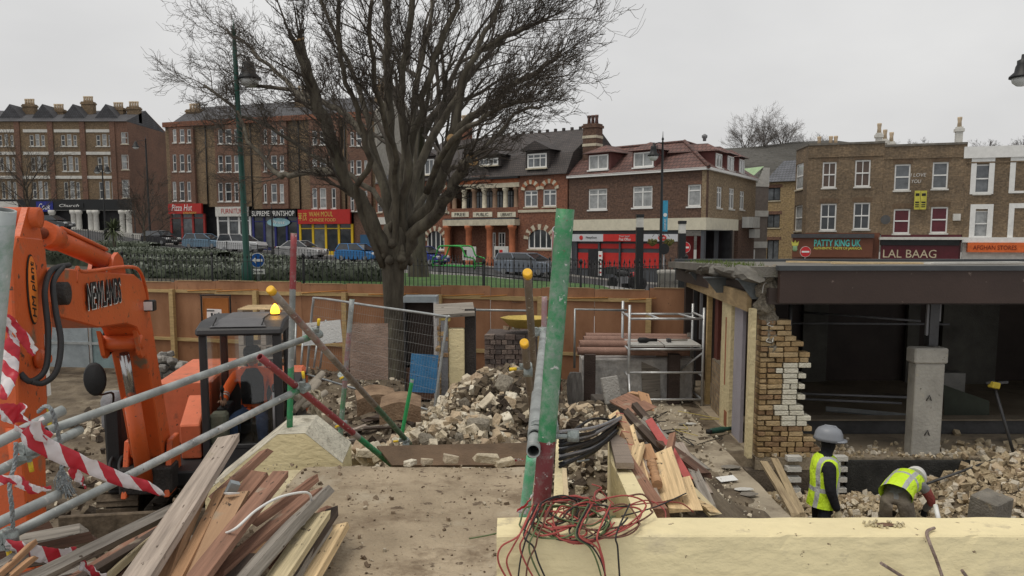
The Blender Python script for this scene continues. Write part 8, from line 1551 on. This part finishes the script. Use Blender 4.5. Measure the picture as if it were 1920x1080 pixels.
# mesh fence panel
FA, FBp, FC, FD_ = P(588, 558, 12.2), P(838, 594, 10.3), P(814, 772, 10.2), P(575, 702, 12.3)
hf = empty('mesh_fence_panel', FD_, 0, 'galvanised mesh fence panel standing before the tree trunk', 'fence'); o_ = FD_
fr_ = MB().tube(curve_pts([q - o_ for q in (FD_, FD_.lerp(FA, .5), FD_.lerp(FA, .93), FA.lerp(FBp, .05), FA.lerp(FBp, .5), FA.lerp(FBp, .97), FBp.lerp(FC, .04), FBp.lerp(FC, .5), FC)], 5), .019, 8); fr_.tube([V(0, 0, 0) + (FC - o_) * .0, FC - o_], .017, 8); fr_.build('frame', steel, hf)
wm = MB()
for k in range(1, 56): t = k / 56; wm.tube([FA.lerp(FBp, t) - o_, FD_.lerp(FC, t) - o_], .0012, 3, caps=False)
for k in range(1, 9): t = k / 9; wm.tube([FA.lerp(FD_, t) - o_, FBp.lerp(FC, t) - o_], .0015, 3, caps=False)
wm.build('wire_mesh', mat('mesh_wire', (.20, .20, .19), rough=.5, bump=0), hf, fix=False, kind='stuff')
for k, (px, py, D, w_, h, m_, lb, rz_) in enumerate(((692, 712, 12.9, .62, .92, mat('pinkish_weathered_plywood', (.30, .215, .17), var=.2, scale=5, bump=.2), 'tall pinkish brown plywood sheet left of the tree trunk', .05), (792, 736, 10.9, .38, .53, mat('bright_blue_board', (.045, .17, .34), var=.2, scale=5, bump=.1, spot=(.25, .34, .40), spot_amt=.22), 'bright blue board leaning on the mesh fence', -.1), (606, 645, 11.6, .56, .33, mat('white_board', (.60, .61, .60), var=.06, spot=(.45, .44, .42), spot_amt=.2), 'white board behind the capped diagonal tube', .1))):
    p = P(px, py, D); o = MB().b2(-w_ / 2, w_ / 2, -.012, .012, 0, h).build('leaning_board', m_, None, p, label=lb, cat='board'); o.rotation_euler = (R(-7), R(3 if k == 1 else (-5 if k == 2 else 0)), rz_)
# steel frame barrier with cross bars behind the pole
for lb, pts in (('thin steel rail running behind the rubble heap', [(890, 581, 15.5), (1000, 583, 15.5)]), ('grey rail frame left of the scaffold tower', [(1077, 690, 14.6), (1078, 580, 14.6), (1175, 582, 15.2)])): MB().tube([P(*q) for q in pts], .022, 8).build('steel_rail', steel, label=lb, cat='rail')
cab_ = empty('metal_cabinet', gz(792, 15.8), 0, 'open grey metal cabinet behind the tree trunk', 'cabinet'); h = P(792, 556, 15.8).z - gz(792, 15.8).z
MB().b2(-.36, .30, 0, .5, h - .12, h).build('top', galv, cab_); MB().b2(-.36, -.33, 0, .5, 0, h - .121).build('side', bolt_steel, cab_); MB().b2(.24, .30, -.02, .5, 0, h - .121).build('side', mat('peeling_white_paint', (.5, .48, .46), spot=(.25, .1, .06), spot_amt=.35), cab_); MB().b2(-.329, .239, .4, .5, .02, h - .122).build('back', int_dark, cab_); MB().b2(-.329, .239, .05, .4, .75, .8).build('shelf', bolt_steel, cab_); MB().b2(-.329, .239, .04, .06, .05, .7).build('panel', w_blackred, cab_)
# demolished gate pier: ragged bricks, post, cream face, timber cap
gp = gz(850, 11.2); gpr = empty('gate_pier', gp, 0, 'remains of a brick pier with cream face and timber cap beside the heap', 'pier'); H = P(850, 600, 11.2).z - gp.z; rg_ = random.Random(8)
for k in range(int(H / .075)):
    for x0, x1 in ((-.15, -.06 + rg_.uniform(-.02, .02)), (-.19 + rg_.uniform(-.04, .03), -.155)): MB().box(((x0 + x1) / 2, .02 + rg_.uniform(-.02, .02), k * .075 + .033), (x1 - x0, .2, .062), rot(0, rg_.gauss(0, .03), rg_.gauss(0, .05))).build('brick', rg_.choice(bmats), gpr, bevel=.005)
MB().b2(-.155, -.06, -.09, -.05, 0, H).build('steel_post', grey_tin, gpr); MB().b2(-.055, .17, -.06, .10, 0, H - .12).build('cream_face', cream, gpr, bevel=.01); MB().b2(.175, .32, .0, .3, 0, H + .15).build('black_brick_side', mat('sooty_black_brick', (.035, .03, .028), var=.4, bump=.4), gpr); MB().box((.02, .12, H + .13), (.56, .45, .05), rot(.25, -.05, .1)).build('timber_cap', w_grey, gpr); MB().box((-.10, -.02, H + .02), (.14, .12, .06), rot(0, .1, .2)).build('yellow_pad', mat('yellow_foam', (.70, .55, .16)), gpr, bevel=.015)
# wrapped brick stack with dish
bs = gz(960, 14.2); bst = empty('brick_stack', bs, R(-4), 'square stack of grey-brown bricks under torn film', 'brick stack'); H = P(960, 618, 14.2).z - bs.z; rw = .085; nr = int(H / rw); rg_ = random.Random(9); dbm = [mat('stack_brick_%d' % k, c, var=.3, scale=9, bump=.4, spot=(.33, .31, .28), spot_amt=.26) for k, c in enumerate(((.14, .105, .09), (.20, .155, .13), (.10, .08, .072)))]
for k in range(nr):
    for j in range(5 if k % 2 else 9):
        w_ = .9 / (5 if k % 2 else 9); x = -.45 + w_ * (j + .5); MB().box((x, -.38 + rg_.uniform(-.015, .015), k * rw + rw / 2), (w_ - .012, .2, rw - .010), rot(0, 0, rg_.gauss(0, .02))).build('brick', rg_.choice(dbm), bst)
MB().b2(-.44, .44, -.28, .5, 0, nr * rw - .01).build('stack_core', dbm[2], bst)
film = mat('dusty_plastic_film', (.42, .41, .40), rough=.35, var=.3, scale=6, bump=.6, bscale=10, c2=(.60, .59, .57), bdist=.03)
MB().b2(-.455, .455, -.50, -.485, .02, H * .38).build('torn_film', film, bst)
ds = P(985, 614, 14.0); d = MB().lathe((0, 0, 0), [(.20, 0), (.27, .02), (.42, .16), (.45, .18), (.40, .17), (.26, .05), (.0, .04)], 8).build('yellow_dish', mat('yellow_plaster_dish', (.50, .37, .10), var=.2, bump=.2), None, ds, label='shallow yellow octagonal dish on the brick stack', cat='dish')
for px, lb in ((950, 'brown half brick beside the yellow dish'), (968, 'tan half brick under the yellow dish rim')): o = obj('loose_brick', bmesh_pool[3 if px > 960 else 5], None, P(px, 615, 13.95), label=lb, cat='brick'); o.rotation_euler = (.1, .1, px)
for k, (px, D, sx, sz, lb, m_) in enumerate(((898, 11.9, .40, .30, 'pallet of slabs under dusty plastic film left of the heap top', film), (1076, 12.2, .15, .30, 'crumpled grey plastic sack behind the green pole', film), (1078, 14.4, .18, .62, 'hooded grey sack beside the pipe stack', mat('grey_sack', (.20, .19, .18), var=.3, bump=.4)))):
    p = gz(px, D); o = obj('plastic_covered_load', rock_mesh('covered_load', k + 80, m_, 3, .3, True), None, p + V(0, 0, sz * .6), label=lb, cat='sack'); o.scale = (sx, sx * .8, sz); o.rotation_euler = (.05, .1, k)
# clay pipes on bearers over film-wrapped blocks
clay = mat('pinkish_clay_pipe', (.33, .20, .155), var=.15, scale=4, bump=.2, stretch=(3, 1, 1), spot=(.42, .33, .27), spot_amt=.3)
for k, (y0, D, lb) in enumerate(((658, 14.7, 'front bottom clay pipe of the stack left of the scaffold tower'), (645, 14.9, 'front upper clay pipe of the stack'), (660, 15.3, 'second bottom clay pipe of the stack'), (637, 15.3, 'clay pipe on top of the second row'), (631, 15.7, 'rearmost clay pipe at the top of the stack'))): stube(lb, P(1082 + k * 4, y0, D), P(1292, y0 + 2, D + .1), clay, r=.075); o = bpy.data.objects[-1] if False else None
for o in list(col.objects):
    if o.get('label') and 'clay pipe' in o['label']: o.name = 'clay_pipe'; o['category'] = 'pipe'; o['group'] = 'clay pipes in the stack'
p = gz(1190, 15.2); b = MB(); b.b2(-1.05, 1.05, -.35, .35, 0, P(1190, 668, 15).z - p.z - .02); b.build('wrapped_blocks', film, None, p, bevel=.03, label='film-wrapped blocks under the clay pipes', cat='wrapped load')
for px, lb in ((1105, 'dark steel bearer at the left end of the clay pipes'), (1262, 'dark steel bearer at the right end of the clay pipes')): p = gz(px, 14.6); MB().b2(-.10, .10, -.1, .1, 0, P(px, 664, 14.6).z - p.z).build('pipe_bearer', mat('dark_brown_steel', (.05, .035, .03), var=.3, bump=.2), None, p, label=lb, cat='bearer')
# aluminium scaffold tower
TX0, TX1, TY0, TY1 = XA(1178, 14.4, -3), XA(1316, 14.4, -3), 14.4, 15.3; tz = -3.10; twr = empty('scaffold_tower', V(TX0, TY0, tz), 0, 'aluminium scaffold tower with two platform boards beside the building', 'scaffold tower'); ht = P(1178, 572, 14.4).z - tz; WX, WY = TX1 - TX0, TY1 - TY0; alu = mat('dull_aluminium', (.50, .51, .51), rough=.4, metal=.5, var=.2, scale=8, bump=.05)
pzl = P(1240, 648, 14.6).z - tz
for x in (0, WX):
    for y in (0, WY): MB().tube([(x, y, 0), (x, y, ht if (x == 0) else ht - .05)], .025, 10).build('upright', alu, twr)
    for z in (.12, .55, pzl - .05, ht - .22): MB().tube([(x, 0, z), (x, WY, z)], .02, 8).build('rung', alu, twr)
for y in (0, WY):
    for z in (.12, .62, pzl - .04, ht - .25): MB().tube([(0, y, z), (WX, y, z)], .021, 8).build('horizontal_brace', alu, twr)
MB().tube([(WX * .4, 0, ht - .25), (WX * .35, WY, ht - .25)], .02, 8).build('guard_rail', alu, twr); MB().tube([(WX * .9, 0, ht - .25), (WX * .8, WY, ht - .25)], .02, 8).build('guard_rail', alu, twr); MB().tube([(WX, 0, pzl - .1), (WX * .55, WY, .2)], .02, 8).build('diagonal_brace', alu, twr); MB().tube([(0, 0, .6), (0, -.35, .0)], .022, 8).build('outrigger', alu, twr)
for x0, x1 in ((.03, WX * .47), (WX * .49, WX - .03)): MB().b2(x0, x1, .02, WY - .02, pzl, pzl + .035).build('platform_board', mat('white_grey_platform', (.47, .46, .43), var=.15, spot=(.28, .24, .19), spot_amt=.3), twr)
t1 = V(TX0, TY0, tz + pzl + .04); o = MB().lathe((0, 0, 0), [(.02, 0), (.05, .03), (.05, .16), (.03, .22), (.03, .36)], 10, 'X').build('power_drill', blk, None, t1 + V(.2, .3, .05), label='black power drill lying on the tower platform', cat='drill'); MB().beam((0, 0, 0), (.36, .05, 0), .03, .03).build('lump_hammer', w_grey, None, t1 + V(.80, .42, .03), label='hammer with grey shaft lying on the tower platform', cat='hammer'); MB().box((0, 0, 0), (.07, .16, .07)).build('hammer_head', bolt_steel, bpy.data.objects['lump_hammer'], bevel=.01)
for px, D, w_, h, m_, lb in ((1222, 14.8, .34, .80, w_grey, 'wide weathered board standing under the tower platform'), (1245, 15.0, .24, .84, w_pale, 'narrow pale board standing behind the wide board under the tower'), (1298, 15.6, .10, 1.2, w_grey, 'upright grey post behind the scaffold tower')): o = MB().b2(-w_ / 2, w_ / 2, -.02, .02, 0, h).build('standing_board', m_, None, V(XA(px, D, -3), D, -3.10), label=lb, cat='board'); o.rotation_euler = (R(-6), R(-2), .05)
bx_ = P(1150, 742, 12.6); o = MB().b2(-.32, .32, -.2, .25, 0, .42).build('dark_crate', mat('dark_timber_crate', (.07, .06, .05), var=.3, bump=.3), None, V(bx_.x, bx_.y, max(zsite(bx_.x, bx_.y), -2.98)), bevel=.01, label='dark timber crate left of the scaffold tower', cat='crate'); o.rotation_euler = (0, 0, .1)
o = MB().b2(-.10, .10, -.035, .035, -.16, .16).build('hollow_block', mat('grey_concrete_block', (.30, .29, .265), var=.12, bump=.3), None, P(1146, 731, 9.9), bevel=.008, label='pale grey concrete block standing on end on the right pile', cat='concrete block'); o.rotation_euler = (R(-12), R(-8), .15); o.scale = (1.05, 1, 1.05)
# rusty curved sheets, pipe bundle and boards left of the heap
rsh = mat('rusty_brown_sheet', (.20, .125, .075), var=.3, scale=4, bump=.3, c2=(.32, .22, .14))
for lb, px, py, D, w_, rz_ in (('left curved rusty sheet lying in the mud', 705, 772, 10.4, .52, .25), ('right curved rusty sheet overlapping the left one', 752, 788, 9.8, .50, .1)):
    b = MB(); n = 8; c = P(px, py, D); c.z = max(zsite(c.x, c.y), c.z)
    for i in range(n + 1):
        t = i / n - .5
        for y, z in ((-.22, .0), (-.22, .22), (.28, .26), (.28, .24), (-.20, .20), (-.20, 0)): b.v.append((t * w_, y + .03 * math.cos(t * 5), z + .05 * math.cos(t * 3.4)))
    for i in range(n):
        for j in range(6): j2 = (j + 1) % 6; b.f.append((i * 6 + j, i * 6 + j2, (i + 1) * 6 + j2, (i + 1) * 6 + j)); b.m.append(0); b.sm.append(False)
    b.f += [tuple(range(5, -1, -1)), tuple(n * 6 + k for k in range(6))]; b.m += [0, 0]; b.sm += [False, False]; o = b.build('rusty_sheet', rsh, None, c, label=lb, cat='metal sheet', group='rusty sheets'); o.rotation_euler = (0, 0, rz_)
pp_ = mat('beige_plastic_pipe', (.42, .37, .30), var=.2, bump=.1)
for lb, a, b_, r_ in (('upper beige pipe in the bundle right of the cab', (556, 748, 10.0), (605, 700, 10.6), .045), ('middle beige pipe in the bundle right of the cab', (550, 770, 9.9), (598, 715, 10.4), .045), ('dark pipe lying in the mud right of the cab', (535, 790, 9.8), (600, 782, 10.0), .06), ('lower beige pipe in the bundle right of the cab', (565, 765, 10.0), (612, 735, 10.3), .04)): MB().tube([P(*a), P(*b_)], r_, 10).build('waste_pipe', pp_ if 'beige' in lb else mat('grey_mud_pipe', (.13, .12, .10)), label=lb, cat='pipe', group='waste pipes right of the cab')
for k in range(7): MB().tube(curve_pts([P(560 + k * 6, 735 + U(-8, 8), 9.9), P(575 + k * 5, 742 + U(-10, 14), 9.85), P(590 + U(-6, 10), 768 + U(-8, 14), 9.85), P(600 + U(-4, 8), 790, 9.9)], 5), .014, 6).build('beige_strap', mat('beige_webbing', (.40, .35, .25)), label='beige webbing strap tangled over the pipe bundle', cat='strap', group='webbing straps over the pipes')
for k in range(14): c = gz(U(560, 800), U(10.5, 14)); a = U(0, 6.28); plank('weathered board lying flat in the mud near the tree', c + V(0, 0, .05), c + V(math.cos(a) * .8, math.sin(a) * .4, .08), U(.08, .18), .03, rp_.choice([w_grey, w_pale, w_dark, w_grey]), U(-.2, .2), 'boards lying in the mud near the tree')
stl = MB()
for k in range(5): a = P(555 + k * 14, 600 + (k % 2) * 25, 13.5); stl.tube([a, P(552 + k * 12, 690, 13.2)], .018, 6)
stl.build('trestle_legs', steel, label='grey steel trestle legs behind the upright tube', cat='trestle', kind=None)
# path litter: grinder, wires, paper
gr = P(1350, 790, 12.3); g_ = empty('angle_grinder', V(gr.x, gr.y, -3.08), .5, 'dark green power tool lying at the foot of the cream pilaster', 'power tool'); MB().lathe((0, 0, .05), [(.02, -.22), (.045, -.18), (.05, .05), (.035, .12), (.03, .24)], 12, 'X').build('body', mat('dark_green_tool', (.02, .07, .05), rough=.4), g_); MB().lathe((-.22, 0, .05), [(.05, -.03), (.05, .03)], 10).build('head', blk, g_)
for k in range(9): a = V(U(2.0, 3.2), U(11.5, 14.5), -3.075); MB().tube(curve_pts([a, a + V(U(-.3, .3), U(-.4, .4), .02), a + V(U(-.5, .5), U(-.6, .6), .01), a + V(U(-.6, .6), U(-.7, .7), .05)], 6), .007, 5).build('loose_flex', blk if k % 3 else mat('yellow_flex', (.45, .36, .12)), label='loose flex trailing over the path below the scaffold tower', cat='flex', group='flexes on the path')
for k in range(9): a = V(U(2.0, 3.0), U(8.8, 13), -3.07); o = obj('paper_scrap', rock_mesh('paper_scrap', 120 + k, grimy_white if k % 2 else mat('grey_felt_scrap', (.22, .20, .17)), 2), None, a, label='crumpled scrap lying on the trodden path', cat='scrap', group='scraps on the path'); o.scale = (U(.06, .14), U(.05, .1), .015)
o = sheet('white paper litter on the path', [V(2.62, 9.75, -3.07), V(2.85, 9.8, -3.06), V(2.83, 9.98, -3.05), V(2.60, 9.95, -3.07)], .004, upvc, 'paper_litter', 'paper')
# ================================================================== wear: chips, splashes and caked dirt on the materials
def addspots(m, scale, lo, c, soft=.04, stretch=(1, 1, 1)):
    t = m.node_tree; N, L = t.nodes, t.links; b = N['Principled BSDF']; src = b.inputs['Base Color'].links[0].from_socket
    tc = N.new('ShaderNodeTexCoord'); mp = N.new('ShaderNodeMapping'); mp.inputs['Scale'].default_value = stretch; n = N.new('ShaderNodeTexNoise'); n.inputs['Scale'].default_value = scale; n.inputs['Detail'].default_value = 5; n.inputs['Roughness'].default_value = .6
    r = N.new('ShaderNodeMapRange'); r.inputs[1].default_value = lo; r.inputs[2].default_value = lo + soft; x = N.new('ShaderNodeMixRGB'); x.inputs[2].default_value = c4(c)
    L.new(tc.outputs['Object'], mp.inputs[0]); L.new(mp.outputs[0], n.inputs['Vector']); L.new(n.outputs[0], r.inputs[0]); L.new(r.outputs[0], x.inputs[0]); L.new(src, x.inputs[1]); L.new(x.outputs[0], b.inputs['Base Color'])
for m, sc, lo, c, so in ((cream, 24, .67, (.20, .14, .085), .03), (cream, 3.2, .60, (.52, .45, .31), .15), (deck_m, 11, .63, (.12, .085, .055), .04), (deck_m, 1.1, .56, (.46, .40, .30), .12), (org, 15, .635, (.07, .045, .03), .05), (org, 4, .62, (.20, .14, .09), .10), (org2, 13, .64, (.07, .045, .03), .05), (ply, 6, .64, (.13, .075, .045), .08), (white_bk, 20, .66, (.30, .22, .13), .03), (conc, 15, .66, (.12, .11, .09), .04), (brown_f, 9, .68, (.16, .12, .10), .05)): addspots(m, sc, lo, c, so)
for k, m in list(MATS.items()):
    if k.endswith('_wood') or k.endswith('_board') or k in ('orange_pine', 'fresh_pale_pine'): addspots(m, 17, .64, (.06, .042, .03), .05, (.5, 1.6, 1.6)); addspots(m, 5, .62, (.33, .28, .21), .12)
    if 'tube' in k or k.endswith('upright') or k.endswith('diag') or k == 'green_red_post':
        if 'UVMap' not in k and m.node_tree.nodes['Principled BSDF'].inputs['Base Color'].links: addspots(m, 38, .63, (.46, .46, .44), .04); addspots(m, 22, .66, (.13, .085, .06), .05)
